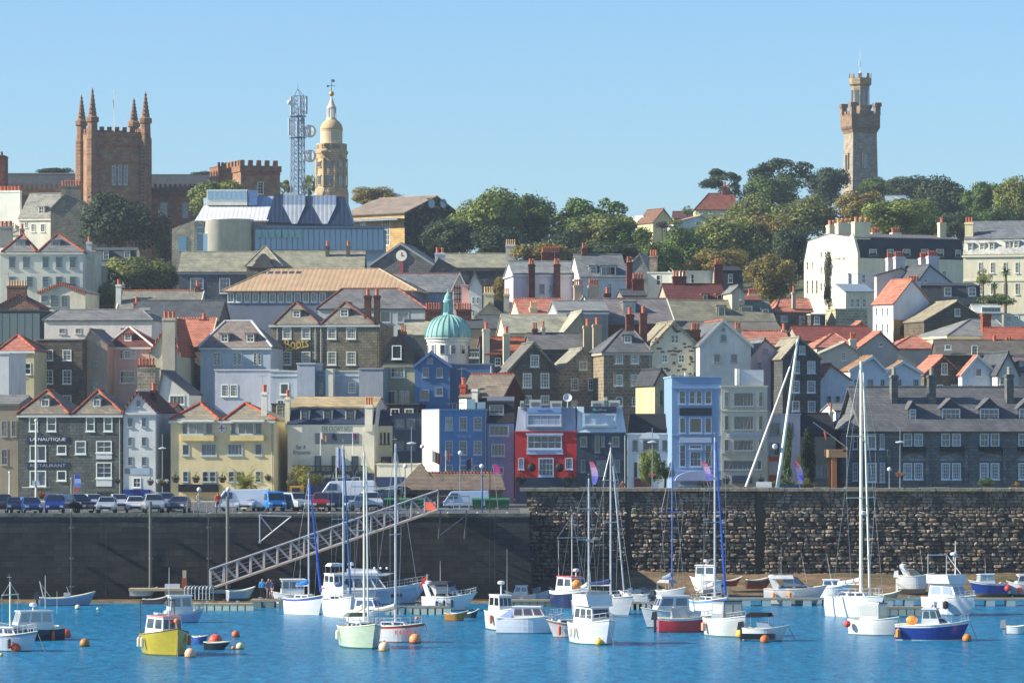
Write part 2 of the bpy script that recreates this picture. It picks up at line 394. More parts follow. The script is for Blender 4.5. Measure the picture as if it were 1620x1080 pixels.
            ra,rb=[s.pv(p_,ridge,d/2)[0] for p_ in (rx or (xm,xm))]; zr=s.pv((rx or (xm,))[0],ridge,d/2)[1]; s.slope=((0,ze),(zr-ze)/(d/2))
            k_=(zr-ze)/(d/2); z1=ze-.08; e_=[(-ov,-ov,z1),(L+ov,-ov,z1),(L+ov,d+ov,z1),(-ov,d+ov,z1)]; pa,pb=(ra,d/2,zr),(rb,d/2,zr)
            r.slab([e_[0],e_[1],pb,pa],t); r.slab([e_[2],e_[3],pa,pb],t); r.slab([e_[1],e_[2],pb],t); r.slab([e_[3],e_[0],pa],t)
            r.m(capm)
            for p,q in ((e_[0],pa),(e_[3],pa),(e_[1],pb),(e_[2],pb),(pa,pb)): ridgecap(r,Vector(p)+Vector((0,0,.03)),Vector(q)+Vector((0,0,.03)),.13 if cap else .08)
        elif roof=='hips':
            vh=min(d*.4,3.6); s.vh=vh
            for (xa,xp,xb) in segs:
                a=max(-ov,s.fp(xa,eave)[0]-(ov if xa==segs[0][0] else 0)); c_=s.fp(xb,eave)[0]+(ov if xb==segs[-1][2] else 0); um,zr=s.pv(xp,ridge,vh)
                z1=ze-.05; f0,f1,b0,b1=(a,-ov,z1),(c_,-ov,z1),(a,d,z1),(c_,d,z1); p0,p1=(um,vh,zr),(um,d-vh,zr)
                r.m(s.rmat); r.slab([f0,f1,p0],t); r.slab([b1,b0,p1],t); r.slab([f0,p0,p1,b0],t); r.slab([f1,p0,p1,b1],t)
                r.m(capm)
                for p,q in ((f0,p0),(f1,p0),(p0,p1)): ridgecap(r,Vector(p)+Vector((0,0,.04)),Vector(q)+Vector((0,0,.04)),.13 if cap else .08)
            s.slope=((0,ze),(zr-ze)/vh)
        elif roof=='mansard':
            r.slab([(-.05,-.12,ze),(L+.05,-.12,ze),(L+.05,mv,zm),(-.05,mv,zm)],t); r.slab([(-.05,d-mv,zm),(L+.05,d-mv,zm),(L+.05,d+.12,ze),(-.05,d+.12,ze)],t)
            r.m(capm); r.slab([(-.05,mv-.15,zm+.03),(L+.05,mv-.15,zm+.03),(L+.05,d/2,zr+.06),(-.05,d/2,zr+.06)],t); r.slab([(-.05,d/2,zr+.06),(L+.05,d/2,zr+.06),(L+.05,d-mv+.15,zm+.03),(-.05,d-mv+.15,zm+.03)],t)
        elif roof=='flat':
            r.m(mat_of(cap) if cap else s.wall); q=.09
            for a,c2 in (((-q,-q,ze),(L+q,.25,ze+.14)),((-q,d-.25,ze),(L+q,d+q,ze+.14)),((-q,.25,ze),(.25,d-.25,ze+.14)),((L-.25,.25,ze),(L+q,d-.25,ze+.14))): r.box(a,c2)
        s.zr=zr; s.ua=ua
        s.roofo=r.ob('roof' if roof!='flat' else 'parapet',s.o)
        if cornice:
            c_=MB(); c_.m(mat_of(cornice)); zc=ze-.24 if roof!='flat' else ze-.3
            c_.box((-.1,-.2,zc-.12),(L+.1,-.003,zc+.1)); c_.box((-.2,-.1,zc-.12),(-.003,d,zc+.1)); c_.ob('cornice',s.o)
        for (yb,h_,mt) in bands:
            c_=MB(); c_.m(mat_of(mt)); z_=s.fp(xm,yb)[1]; c_.box((-.04,-.09,z_-h_),(L+.04,-.003,z_)); c_.ob('string_course',s.o)
        if Y<475 and L>4 and int(x0)%2==0:
            c_=MB(); c_.m(M('paint',['#8d9298','#c3c4c4','#3a3d42'][int(x0)%3])); c_.tube((L-.2,-.08,0),(L-.2,-.08,ze-.1),.05,n=5); c_.ob('drainpipe',s.o)
        s.fM=fm((0,0,0),(1,0,0),(0,1,0)); s.lM=fm((0,0,0),(0,1,0),(1,0,0))
        for w_ in wins: s.win(w_)
        for w_ in lwins: s.win(w_,True)
        for c_ in chim: s.chim(*c_)
        for c_ in dorm: s.dorm(*c_)
    # local coords of a photo position on planes of the house
    def pv(s,px,py,v=0):
        r=Vector(((px-810)/F,1,-(py-YH)/F)); A=s.A+s.n*v
        t=(A.x*s.n.x+A.y*s.n.y)/(r.x*s.n.x+r.y*s.n.y); p=r*t
        return ((p.x-s.A.x)*s.e.x+(p.y-s.A.y)*s.e.y, H+p.z-s.zb)
    def fp(s,px,py): return s.pv(px,py,0)
    def lp(s,px,py,u=0):
        r=Vector(((px-810)/F,1,-(py-YH)/F)); A=s.A+s.e*u
        t=(A.x*s.e.x+A.y*s.e.y)/(r.x*s.e.x+r.y*s.e.y); p=r*t
        return ((p.x-s.A.x)*s.n.x+(p.y-s.A.y)*s.n.y, H+p.z-s.zb)
    def rects(s,wins,f):
        out=[]
        for w_ in wins:
            a,z1=f(w_[0],w_[1]); c,_=f(w_[2],w_[3]); xm=(w_[0]+w_[2])/2; z1=f(xm,w_[1])[1]; z0=f(xm,w_[3])[1]
            a,c=min(a,c),max(a,c)
            if len(w_)>6 and isinstance(w_[6],dict) and w_[6].get('proud'): continue
            out.append((a+.01,z0+.01,c-.01,z1-.01))
        return [q for q in out if q[2]-q[0]>.1 and q[3]-q[1]>.1 and q[1]>.05]
    def reveal(s,b,f,a,z0,c,z1,dp=.16):
        b.face([f(a,0,z0),f(a,dp,z0),f(a,dp,z1),f(a,0,z1)]); b.face([f(c,0,z0),f(c,0,z1),f(c,dp,z1),f(c,dp,z0)])
        b.face([f(a,0,z1),f(a,dp,z1),f(c,dp,z1),f(c,0,z1)]); b.face([f(a,0,z0),f(c,0,z0),f(c,dp,z0),f(a,dp,z0)])
        b.face([f(a,dp,z0),f(c,dp,z0),f(c,dp,z1),f(a,dp,z1)])
    def win(s,w_,left=False):
        f=s.lp if left else s.fp; xm=(w_[0]+w_[2])/2
        a=f(w_[0],w_[1])[0]; c=f(w_[2],w_[3])[0]; z1=f(xm,w_[1])[1]; z0=f(xm,w_[3])[1]; a,c=min(a,c),max(a,c)
        nx=w_[4] if len(w_)>4 else 2; ny=w_[5] if len(w_)>5 else 2; op=w_[6] if len(w_)>6 else {}
        return add_window(s.o,s.lM if left else s.fM,(a+c)/2,(z0+z1)/2,c-a,z1-z0,nx,ny,op.get('fr',s.fr),op.get('style','sash'),mat_of(op['glass']) if 'glass' in op else None,op.get('name','window'))
    def chim(s,x0,x1,yt,yb,n=2,mat='brick:#7d5244',v=None,dp=.7,pot=POT):
        v=s.d/2 if v is None else v
        a,z1=s.pv(x0,yt,v); c,_=s.pv(x1,yt,v); z0=s.pv(x0,yb,v)[1]
        o=chimney(s.o,min(a,c),max(a,c),v-dp/2,v+dp/2,max(0,z0-.6),z1,n,mat,pot)
        if int(x0)%3==0 and s.A.y<540:
            q=MB(); q.m(M('metal','#9a9ca0')); x_=a+.1; q.tube((x_,v,z1-.5),(x_,v,z1+1.7),.025,n=4); q.tube((x_-.5,v,z1+1.5),(x_+.5,v,z1+1.6),.018,n=4)
            for i in range(5): q.tube((x_-.45+i*.2,v-.2,z1+1.5),(x_-.45+i*.2,v+.2,z1+1.5),.012,n=4)
            q.ob('tv_aerial',o)
        return o
    def dorm(s,x0,y0,x1,y1,kind='f',pk=None,nx=2,ny=2,wall=None,rm=None,fr=None,big=.12,ov=.1):
        (v0,zz),k=s.slope; v=.3
        for _ in range(12):
            u0,z0=s.pv((x0+x1)/2,y1,v); vn=(z0-zz)/k
            v=max(.12,min(s.d*.45,vn))
        z0=zz+k*v; a=s.pv(x0,y0,v)[0]; c=s.pv(x1,y0,v)[0]; z1=s.pv((x0+x1)/2,y0,v)[1]; a,c=min(a,c),max(a,c)
        b=MB(); b.m(mat_of(wall) if wall else s.rmat); vb=min(s.d/2,v+(z1-z0)/k+.05)
        g=big; b.box((a-g,v-.02,z0-.1),(a,vb,z1)); b.box((c,v-.02,z0-.1),(c+g,vb,z1)); b.box((a,v+.12,z0-.1),(c,vb,z1)); b.box((a,v-.05,z0-.18),(c,v+.1,z0))
        b.m(mat_of(rm) if rm else s.rmat)
        if kind=='f': b.box((a-g-ov,v-.02-ov,z1),(c+g+ov,vb,z1+.12))
        else:
            zp=s.pv((x0+x1)/2,pk,v)[1] if pk else z1+(c-a)*.4; vb2=min(s.d/2,v+(zp-z0)/k); um=(a+c)/2
            b.slab([(a-g-ov,v-ov,z1-.03),(um,v-ov,zp),(um,vb2,zp),(a-g-ov,vb,z1-.03)],.1); b.slab([(um,v-ov,zp),(c+g+ov,v-ov,z1-.03),(c+g+ov,vb,z1-.03),(um,vb2,zp)],.1)
            b.m(mat_of(wall) if wall else s.rmat); b.face([(a-g,v-.01,z1),(c+g,v-.01,z1),(um,v-.01,zp-.05)])
        o=b.ob('dormer',s.o)
        add_window(o,fm((0,v,0),(1,0,0),(0,1,0)),(a+c)/2,(z0+z1)/2,c-a,z1-z0,nx,ny,fr or s.fr)
        return o
    def sign(s,x0,y0,x1,y1,mat,text=None,tc='#f0f0f0',name='sign',v=-.07,tw=.8,th=.55,two=None):
        a,z1=s.fp(x0,y0); c,z0=s.fp(x1,y1)
        z1=s.fp((x0+x1)/2,y0)[1]; z0=s.fp((x0+x1)/2,y1)[1]
        o=s.o
        if mat:
            b=MB(); b.m(mat_of(mat)); b.box((a,v,z0),(c,-.004,z1)); o=b.ob(name,s.o)
        if text: lettering(text,(z1-z0)*th,(c-a)*tw,M('paint',tc),o,((a+c)/2,(v if mat else -.004)-.012,(z0+z1)/2))
        return o
    def box(s,x0,y0,x1,y1,mat,name,v0=-.1,v1=0.0,sub=None):
        a=s.pv(x0,y0,v0)[0]; c=s.pv(x1,y0,v0)[0]; z1=s.pv((x0+x1)/2,y0,v0)[1]; z0=s.pv((x0+x1)/2,y1,v0)[1]
        b=MB(); b.m(mat_of(mat)); b.box((min(a,c),v0,z0),(max(a,c),v1-.003,z1)); return b.ob(name,sub or s.o)
    def pipe(s,px,y0,y1,mat='paint:#9aa0a6'):
        u,z1=s.fp(px,y0); z0=s.fp(px,y1)[1]; b=MB(); b.m(mat_of(mat)); b.tube((u,-.09,z0),(u,-.09,z1),.055,n=5); return b.ob('drainpipe',s.o)
# ---------------- setting: water, shore, quay, hill ----------------
def water():
    n=NT('sea_water'); co=n.objco(1,1.0,1)
    f1=n.noise(n.objco(.55,.9,1),1.5,4,.65); f2=n.noise(n.objco(.05,.03,1),1.0,4,.6); f3=n.noise(n.objco(1.1,.4,1),1.0,6,.75)
    base=n.ramp(f2,[(.3,(.008,.165,.305)),(.7,(.013,.21,.375))]); v=n.ramp(f3,[(.36,(.58,.63,.7)),(.52,(1,1,1)),(.68,(1.5,1.42,1.32))])  # light and dark of the ripples is put into the water colour
    m=n.fin(n.mul(base,v,1),.2,0,.5); n.b.inputs['IOR'].default_value=1.17
    b=n.n('ShaderNodeBump'); b.inputs['Strength'].default_value=1; b.inputs['Distance'].default_value=.55; n.l(f1,b.inputs['Height']); n.l(b.outputs[0],n.b.inputs['Normal'])
    mb=MB(); mb.m(m); xs=[-900,-300,-100,100,300,900]; ys=[-900,-200,100,250,345,420]
    for a,c in zip(xs,xs[1:]):
        for d,e in zip(ys,ys[1:]): mb.face([(a,d,0),(c,d,0),(c,e,0),(a,e,0)])
    tag(mb.ob('water'),kind='structure')
water()
QX=1.35; QY=340.0; RY=365.0
def shore():
    n=NT('beach'); f=n.noise(n.objco(),.25,5,.65); g=n.noise(n.objco(),2.2,4,.7)
    base=n.ramp(f,[(.34,srgb('#565a34')),(.47,srgb('#6f5e42')),(.6,srgb('#8a7254'))]); v=n.ramp(g,[(.35,(.55,.55,.55)),(.6,(1.1,1.1,1.1))])
    m=n.fin(n.mul(base,v,1),.85); n.bump(g,.6,.12)
    b=MB(); b.m(m); nx=70; ny=16; ids=[]
    rr=random.Random(3)
    for j in range(ny+1):
        Y=322+j*(366-322)/ny
        for i in range(nx+1):
            x=-150+i*330/nx
            z=-1.7+ (Y-322)/(366-322)*3.4 + (0.12*math.sin(x*.4+j)+rr.uniform(-.08,.08))
            if x>12 and Y>340: z+=-.25
            if x<1.5: z=.14 if Y>335.5 else min(z,-.5)
            ids.append(b.vert((x,Y,z)))
    for j in range(ny):
        for i in range(nx):
            k=j*(nx+1)+i; b.idx([ids[k],ids[k+1],ids[k+nx+2],ids[k+nx+1]])
    tag(b.ob('beach'),kind='structure')
    b=MB(); b.m(M('stucco','#4a5a50')); b.face([(-900,-900,-6),(900,-900,-6),(900,420,-6),(-900,420,-6)]); tag(b.ob('seabed'),kind='structure')
shore()
def quay():
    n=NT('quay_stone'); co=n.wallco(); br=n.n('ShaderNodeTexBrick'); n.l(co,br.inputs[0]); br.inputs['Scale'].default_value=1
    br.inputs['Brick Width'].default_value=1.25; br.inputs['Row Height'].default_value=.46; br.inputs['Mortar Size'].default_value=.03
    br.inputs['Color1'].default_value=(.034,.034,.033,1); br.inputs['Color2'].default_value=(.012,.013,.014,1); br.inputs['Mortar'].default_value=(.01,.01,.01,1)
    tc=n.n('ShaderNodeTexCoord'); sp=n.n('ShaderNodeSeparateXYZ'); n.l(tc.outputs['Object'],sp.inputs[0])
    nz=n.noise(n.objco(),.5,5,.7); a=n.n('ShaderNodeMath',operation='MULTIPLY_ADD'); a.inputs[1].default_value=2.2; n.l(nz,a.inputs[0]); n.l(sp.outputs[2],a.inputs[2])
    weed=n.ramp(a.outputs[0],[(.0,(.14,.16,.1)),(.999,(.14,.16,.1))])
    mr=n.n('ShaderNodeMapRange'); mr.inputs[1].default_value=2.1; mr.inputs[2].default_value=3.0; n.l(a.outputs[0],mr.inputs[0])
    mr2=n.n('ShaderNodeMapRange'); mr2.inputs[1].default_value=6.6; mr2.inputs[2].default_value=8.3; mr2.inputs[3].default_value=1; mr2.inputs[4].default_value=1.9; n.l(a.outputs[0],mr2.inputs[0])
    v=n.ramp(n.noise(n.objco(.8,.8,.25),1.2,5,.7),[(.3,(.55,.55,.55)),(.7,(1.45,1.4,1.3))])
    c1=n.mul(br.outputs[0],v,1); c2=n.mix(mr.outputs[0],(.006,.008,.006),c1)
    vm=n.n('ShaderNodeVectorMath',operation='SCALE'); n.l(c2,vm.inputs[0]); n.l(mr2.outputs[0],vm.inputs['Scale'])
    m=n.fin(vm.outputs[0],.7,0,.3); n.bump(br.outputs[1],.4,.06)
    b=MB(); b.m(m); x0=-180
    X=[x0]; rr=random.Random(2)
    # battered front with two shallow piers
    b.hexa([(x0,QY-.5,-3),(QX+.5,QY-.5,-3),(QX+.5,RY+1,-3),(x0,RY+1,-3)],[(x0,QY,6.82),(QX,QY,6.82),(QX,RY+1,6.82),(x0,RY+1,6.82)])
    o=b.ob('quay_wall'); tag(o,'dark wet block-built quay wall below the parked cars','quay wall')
    c=MB(); c.m(M('stone','#5d605e','#4a4d4c')); 
    x=x0
    while x<QX: 
        w_=1.5; c.box((x+.01,QY-.12,6.823),(min(QX+.1,x+w_),QY+.75,7.12)); x+=w_
    y=QY+.76
    while y<RY: c.box((QX-.7,y,6.823),(QX+.1,min(RY,y+1.5)-.02,7.12)); y+=1.5
    c.ob('coping',o)
quay()
def ground():
    n=NT('asphalt'); f=n.noise(n.objco(),.4,5,.7); m=n.fin(n.ramp(f,[(.3,(.075,.073,.07)),(.7,(.13,.127,.12))]),.9); n.bump(n.noise(n.objco(),20,2),.2,.01)
    b=MB(); b.m(m); b.box((-180,QY+.76,6.6),(QX-.75,RY+.9,7.0)); b.box((-180,RY+.95,6.6),(2,425,7.0)); o=b.ob('car_park'); tag(o,kind='structure')
    k=MB(); k.m(M('stucco','#a9a59c')); k.box((-180,394,7.001),(2,425,7.13)); tag(k.ob('pavement'),kind='structure')
    l=MB(); l.m(M('paint','#cfcfc8'))
    for i in range(40): l.box((-60+i*1.55*1.6,346.5,7.001),(-60+i*1.55*1.6+.1,351,7.006))
    tag(l.ob('parking_bay_lines'),kind='structure')
    b=MB(); b.m(m); b.box((2.05,RY+1.1,6.9),(190,425,7.75)); tag(b.ob('promenade'),kind='structure')
    n=NT('hill_ground'); f=n.noise(n.objco(),.06,5,.7); m=n.fin(n.ramp(f,[(.3,srgb('#34401f')),(.5,srgb('#4a5230')),(.7,srgb('#6a6248'))]),.95)
    b=MB(); b.m(m); ys=[404,412,425,432,440,455,470,495,520,550,580,600,620,660,700,750,800,850,900,1000,1200,1600]; xs=[-420+i*28 for i in range(31)]; ids=[]
    for Y in ys:
        for x in xs: ids.append(b.vert((x*(1+Y/1600),Y,gz(x,Y)-.25 if Y>412 else 6.4)))
    nx=len(xs)
    for j in range(len(ys)-1):
        for i in range(nx-1):
            k=j*nx+i; b.idx([ids[k],ids[k+1],ids[k+nx+1],ids[k+nx]])
    tag(b.ob('hill'),kind='structure')
ground()
def rubble_wall():
    n=NT('rubble_stones'); vo=n.n('ShaderNodeTexVoronoi'); vo.inputs['Scale'].default_value=1.4; n.l(n.objco(),vo.inputs['Vector'])
    sp=n.n('ShaderNodeSeparateColor'); n.l(vo.outputs['Color'],sp.inputs[0])
    base=n.ramp(sp.outputs[0],[(.0,srgb('#4c4a45')),(.35,srgb('#6e675c')),(.65,srgb('#86765f')),(.9,srgb('#9d9080'))]); f=n.noise(n.objco(),5,4,.7)
    m=n.fin(n.mul(base,n.ramp(f,[(.3,(.6,.6,.6)),(.7,(1.2,1.2,1.2))]),1),.9); n.bump(f,.7,.06)
    jm=M('stucco','#3a3630'); rr=random.Random(11)
    secs=[(XP(833,RY),XP(990,RY),0),(XP(996,RY),XP(1196,RY),0),(XP(1204,RY),XP(1640,RY)+30,0)]
    for si,(xa,xb,off) in enumerate(secs):
        b=MB(); b.m(jm); ztop=8.55
        b.box((xa-.6 if si else xa,RY+.35,-.5),(xb+.02,RY+1.05,ztop))
        if si: b.box((xa-.6,RY+.9,-.5),(xa-.01,RY+1.04,ztop))
        b.m(m); z=.1; ci=0
        while z<ztop-.15:
            hgt=rr.uniform(.27,.44) if z<6.6 else rr.uniform(.24,.34)
            hgt=min(hgt,ztop-z); x=xa+rr.uniform(0,.4); up=z>6.4
            lean=(ztop-z)*.035
            while x<xb-.1:
                wd=rr.uniform(.3,.95) if not up else rr.uniform(.35,.8); wd=min(wd,xb-x)
                if (not up) and rr.random()<.09: x+=wd*.6; continue
                bul=rr.uniform(.12,.45) if not up else rr.uniform(.05,.14)
                hh=hgt*rr.uniform(.72,1.0); zo=z+rr.uniform(0,hgt-hh); y0=RY+.36-lean; g=.025
                P_=[]
                for j,tz in enumerate((0,.25,.75,1)):
                    for i,tx in enumerate((0,.22,.78,1)):
                        inn=(0<i<3)+(0<j<3); k={0:-.0,1:.55,2:1.0}[inn]
                        jx=rr.uniform(-.05,.05)*wd; jz=rr.uniform(-.07,.07)*hh
                        cx=(tx-.5)*(.9 if inn==0 else 1)+.5; cz=(tz-.5)*(.85 if inn==0 else 1)+.5
                        P_.append(b.vert((x+g+(wd-2*g)*cx+jx,y0-k*bul*rr.uniform(.7,1.1)+(.0 if inn else .1),zo+hh*cz+jz)))
                for j in range(3):
                    for i in range(3):
                        q=j*4+i; b.idx([P_[q],P_[q+1],P_[q+5],P_[q+4]])
                x+=wd
            z+=hgt*.97; ci+=1
        o=b.ob('sea_wall'); tag(o,['rough stone sea wall, short stretch next to the dark quay','rough stone sea wall, middle stretch between its two dark joints','rough stone sea wall, longest stretch below the grey arcaded hotel'][si],'sea wall','stretches of the rough stone sea wall')
        c=MB(); c.m(M('stone','#8d857a','#77716a')); x=xa-.6
        while x<xb: c.box((x+.01,RY-.05+rr.uniform(-.03,.03),ztop+.002),(min(xb,x+1.3),RY+1.2,ztop+.3+rr.uniform(-.03,.03))); x+=1.32
        c.ob('coping',o)
rubble_wall()
# ---------------- far skyline ----------------
SAND='stone:#846a59:#6e5748'
def crenel(b,x0,x1,y,z0,h,n,dp=.5,duty=.55):
    for i in range(n):
        a=x0+(x1-x0)*i/n; b.box((a,y,z0),(a+(x1-x0)/n*duty,y+dp,z0+h))
# college
c=House('long battlemented brown stone college wing with slate roof behind the big dark tree',-14,330,705,306,0,16,'gs',278,wall=SAND,rmat='slate:#3b4048',name='college',cat='college building',
  wins=[(253,320,265,344,2,4),(288,321,298,344,2,4),(253,364,264,388,2,4),(288,364,298,388,2,4),(196,364,206,388,2,4),(222,364,232,388,2,4),(130,318,140,338,2,4),(160,320,170,344,2,4)],fr='#aab0b8')
b=MB(); b.m(mat_of('stone:#6b5348:#5a463c')); L=c.L
b.box((0,-.5,c.ze-.4),(L,-.05,c.ze+.7)); crenel(b,0,L,-.5,c.ze+.7,.85,44,.42); b.ob('battlement',c.o)
g=House('low grey flat-topped range with a strip of white windows on the college roof',5,139,722,275,0,6,'flat',wall='stucco:#8d8a86',cap='stucco:#a09c96',name='attic_block',cat='building',
  wins=[(20,285,33,294,3,2),(50,285,70,294,4,2),(86,285,105,294,4,2),(120,285,135,294,3,2)])
def college_tower():
    h=House('brown stone college tower with four spired corner turrets and battlements',147,229,695,210,18,8.2,wall=SAND,name='college_tower',cat='tower',left_to=130,cap='stone:#7a4f38:#6a4534',
      wins=[(177,262,183,292,1,4),(187,261,193,292,1,4),(196,262,202,292,1,4)],bands=[(229,.5,'stone:#8d5d42'),(215,.3,'stone:#8d5d42'),(255,.25,'stone:#9a6a48')],fr='#b9c4d0')
    L,d,z=h.L,h.d,h.ze; b=MB(); b.m(mat_of('stone:#6f5044:#5c4238'))
    crenel(b,1.2,L-1.2,-.05,z+.14,.8,5,.45); crenel(b,1.2,L-1.2,d-.4,z+.14,.8,5,.45)
    for i in range(4): b.box((-.05,1.3+i*(d-2)/4,z+.14),(.4,1.3+i*(d-2)/4+.9,z+.94)); b.box((L-.4,1.3+i*(d-2)/4,z+.14),(L+.05,1.3+i*(d-2)/4+.9,z+.94))
    b.ob('battlement',h.o)
    zs=h.fp(170,195)[1]; tips=[(-.1,-.1,140),(L+.1,-.1,144),(-.1,d+.1,145),(L+.1,d+.1,148)]
    for (x,y,ty) in tips:
        zt=h.fp(180,ty)[1]; t=MB(); t.m(mat_of('stone:#7a6052:#665044')); 
        t.lathe([(1.1,0),(1.05,z-1),(.88,z-.6),(.82,zs),(1.08,zs+.15),(1.08,zs+.9),(.85,zs+1.0),(.72,zs+1.1),(.06,zt)],(x,y,0),8,math.pi/8)
        for j in range(6):
            tt=(j+.5)/6.5; r_=.7*(1-tt); zz=lerp(zs+1.1,zt,tt)
            for k in range(4): an=math.pi/4+k*math.pi/2; t.box((x+math.cos(an)*r_-.1,y+math.sin(an)*r_-.1,zz),(x+math.cos(an)*r_+.14,y+math.sin(an)*r_+.14,zz+.22))
        t.ob('turret',h.o)
    f=thing('flagpole','thin white flagpole on the college tower roof','flagpole',(XP(181,699),699,ZP(222,699)-.6)); q=MB(); q.m(WHITE()); q.tube((0,0,0),(0,0,8.6),.09,.05); q.sphere((0,0,8.7),.14); q.ob('pole',f)
    q=MB(); q.m(M('cloth','#d0d4dc')); q.hexa([(0,-.01,6.2),(-.15,-.03,5.6),(-.18,.02,5.6),(0,.02,6.2)],[(0,-.01,7.6),(-.28,-.03,7.2),(-.28,.02,7.2),(0,.02,7.6)]); q.ob('flag',f)
college_tower()
h=House('brown battlemented block of the college at the right end of the wing',381,443,690,272,20,10,left_to=368,wall=SAND,name='college_block',cat='building',cap='stone:#7a4636',wins=[(407,288,417,307,2,4)],bands=[(273,.4,'stone:#8a5740')])
b=MB(); b.m(mat_of('stone:#7d5d4c:#68493c')); b.box((-.2,-.25,h.ze),(h.L+.2,.2,h.ze+1)); b.box((-.2,.21,h.ze),(.2,h.d,h.ze+1)); crenel(b,-.2,h.L+.2,-.25,h.ze+1,.9,5,.45)
for i in range(5): b.box((-.2,.8+i*2,h.ze+1),(.2,.8+i*2+1.1,h.ze+1.9))
b.ob('battlement',h.o)
h=House('small brown battlemented stair block beside the larger college block',345,368,700,264,20,5,wall='stone:#7d5d4c:#68493c',name='stair_block',cat='building'); b=MB(); b.m(mat_of('stone:#6a3e30')); crenel(b,0,h.L,-.05,h.ze+.14,.6,4,.4); b.ob('battlement',h.o)
h=House('brown stone turret cut by the left edge of the photo',-16,7,698,247,0,5,wall='stone:#6a3f32:#58342a',name='turret',cat='tower'); b=MB(); b.m(mat_of('stone:#6a3e30')); crenel(b,0,h.L,-.05,h.ze+.14,.6,4,.4); b.ob('battlement',h.o)
# telecom mast
def mast():
    Y=668; x=XP(471,Y); zb=gz(x,Y); zt=ZP(152,Y); t=thing('telecom_mast','tall lattice telecom mast with two round dishes and antenna panels','mast',(x,Y,zb),R(20)); H_=zt-zb
    b=MB(); b.m(M('metal','#8a8fa0')); w0,w1=1.0,.85; n=26
    C=lambda k,z:((w0 if 0 else lerp(1.05,.8,z/H_))*(1,-1,-1,1)[k],lerp(1.05,.8,z/H_)*(1,1,-1,-1)[k],z)
    for k in range(4): b.tube(C(k,0),C(k,H_),.1,.08,5)
    for i in range(n):
        z0,z1=H_*i/n,H_*(i+1)/n
        for k in range(4):
            j=(k+1)%4; b.tube(C(k,z0),C(j,z1),.05,n=4,cap=False); b.tube(C(j,z0),C(k,z1),.05,n=4,cap=False); b.tube(C(k,z1),C(j,z1),.05,n=4,cap=False)
    b.box((-.12,-.5,0),(.12,-.3,H_-2))
    b.ob('lattice',t)
    for i,(dx,dy,z0,z1) in enumerate([(-1.25,-.6,H_-3.2,H_-.2),(1.25,-.7,H_-2.9,H_),(0,-1.3,H_-3,H_-.2),(-1.5,-.3,H_-6.4,H_-3.6),(1.2,.9,H_-6,H_-3.4),(-.5,-1.35,H_-6.5,H_-4)]):
        q=MB(); q.m(M('paint','#c3c8d0')); q.box((dx-.16,dy-.1,z0),(dx+.16,dy+.1,z1)); q.m(M('metal','#8a8fa0')); q.tube((dx,dy,z0+.4),(dx*.5,dy*.5,z0+.4),.05); q.tube((dx,dy,z1-.4),(dx*.5,dy*.5,z1-.4),.05); q.ob('antenna_panel',t)
    for zz in (H_-3.3,H_-6.7): q=MB(); q.m(M('metal','#8a8fa0')); q.lathe([(1.45,zz),(1.45,zz+.1)],n=12); q.ob('platform',t)
    q=MB(); q.m(M('metal','#8a8fa0')); q.tube((-.8,-.8,H_),(0,0,H_+1.1),.05); q.tube((.8,.8,H_),(0,0,H_+1.1),.05); q.tube((.8,-.8,H_),(0,0,H_+1.1),.05); q.tube((0,0,H_+1),(0,0,H_+2.1),.03); q.ob('finial',t)
    for py in (208,247):
        z=ZP(py,Y)-zb; q=MB(); q.m(M('paint','#cdd0d6')); pz=[(.02,0),(.95,.02),(1,.12),(1,.9),(.9,.98),(.02,1.0)]
        q.tr=Matrix.Translation((2.0,-.5,z))@Matrix.Rotation(R(-35),4,'Z')@Matrix.Rotation(R(90),4,'X'); q.lathe(pz,n=18); q.tr=None; q.m(M('metal','#8a8fa0')); q.tube((.8,0,z),(1.8,-.6,z),.1); q.ob('dish_antenna',t)
    q=MB(); q.m(M('paint','#cdd0d6')); q.sphere((-1.6,-.6,ZP(163,Y)-zb),.38); q.ob('small_dish',t)
mast()
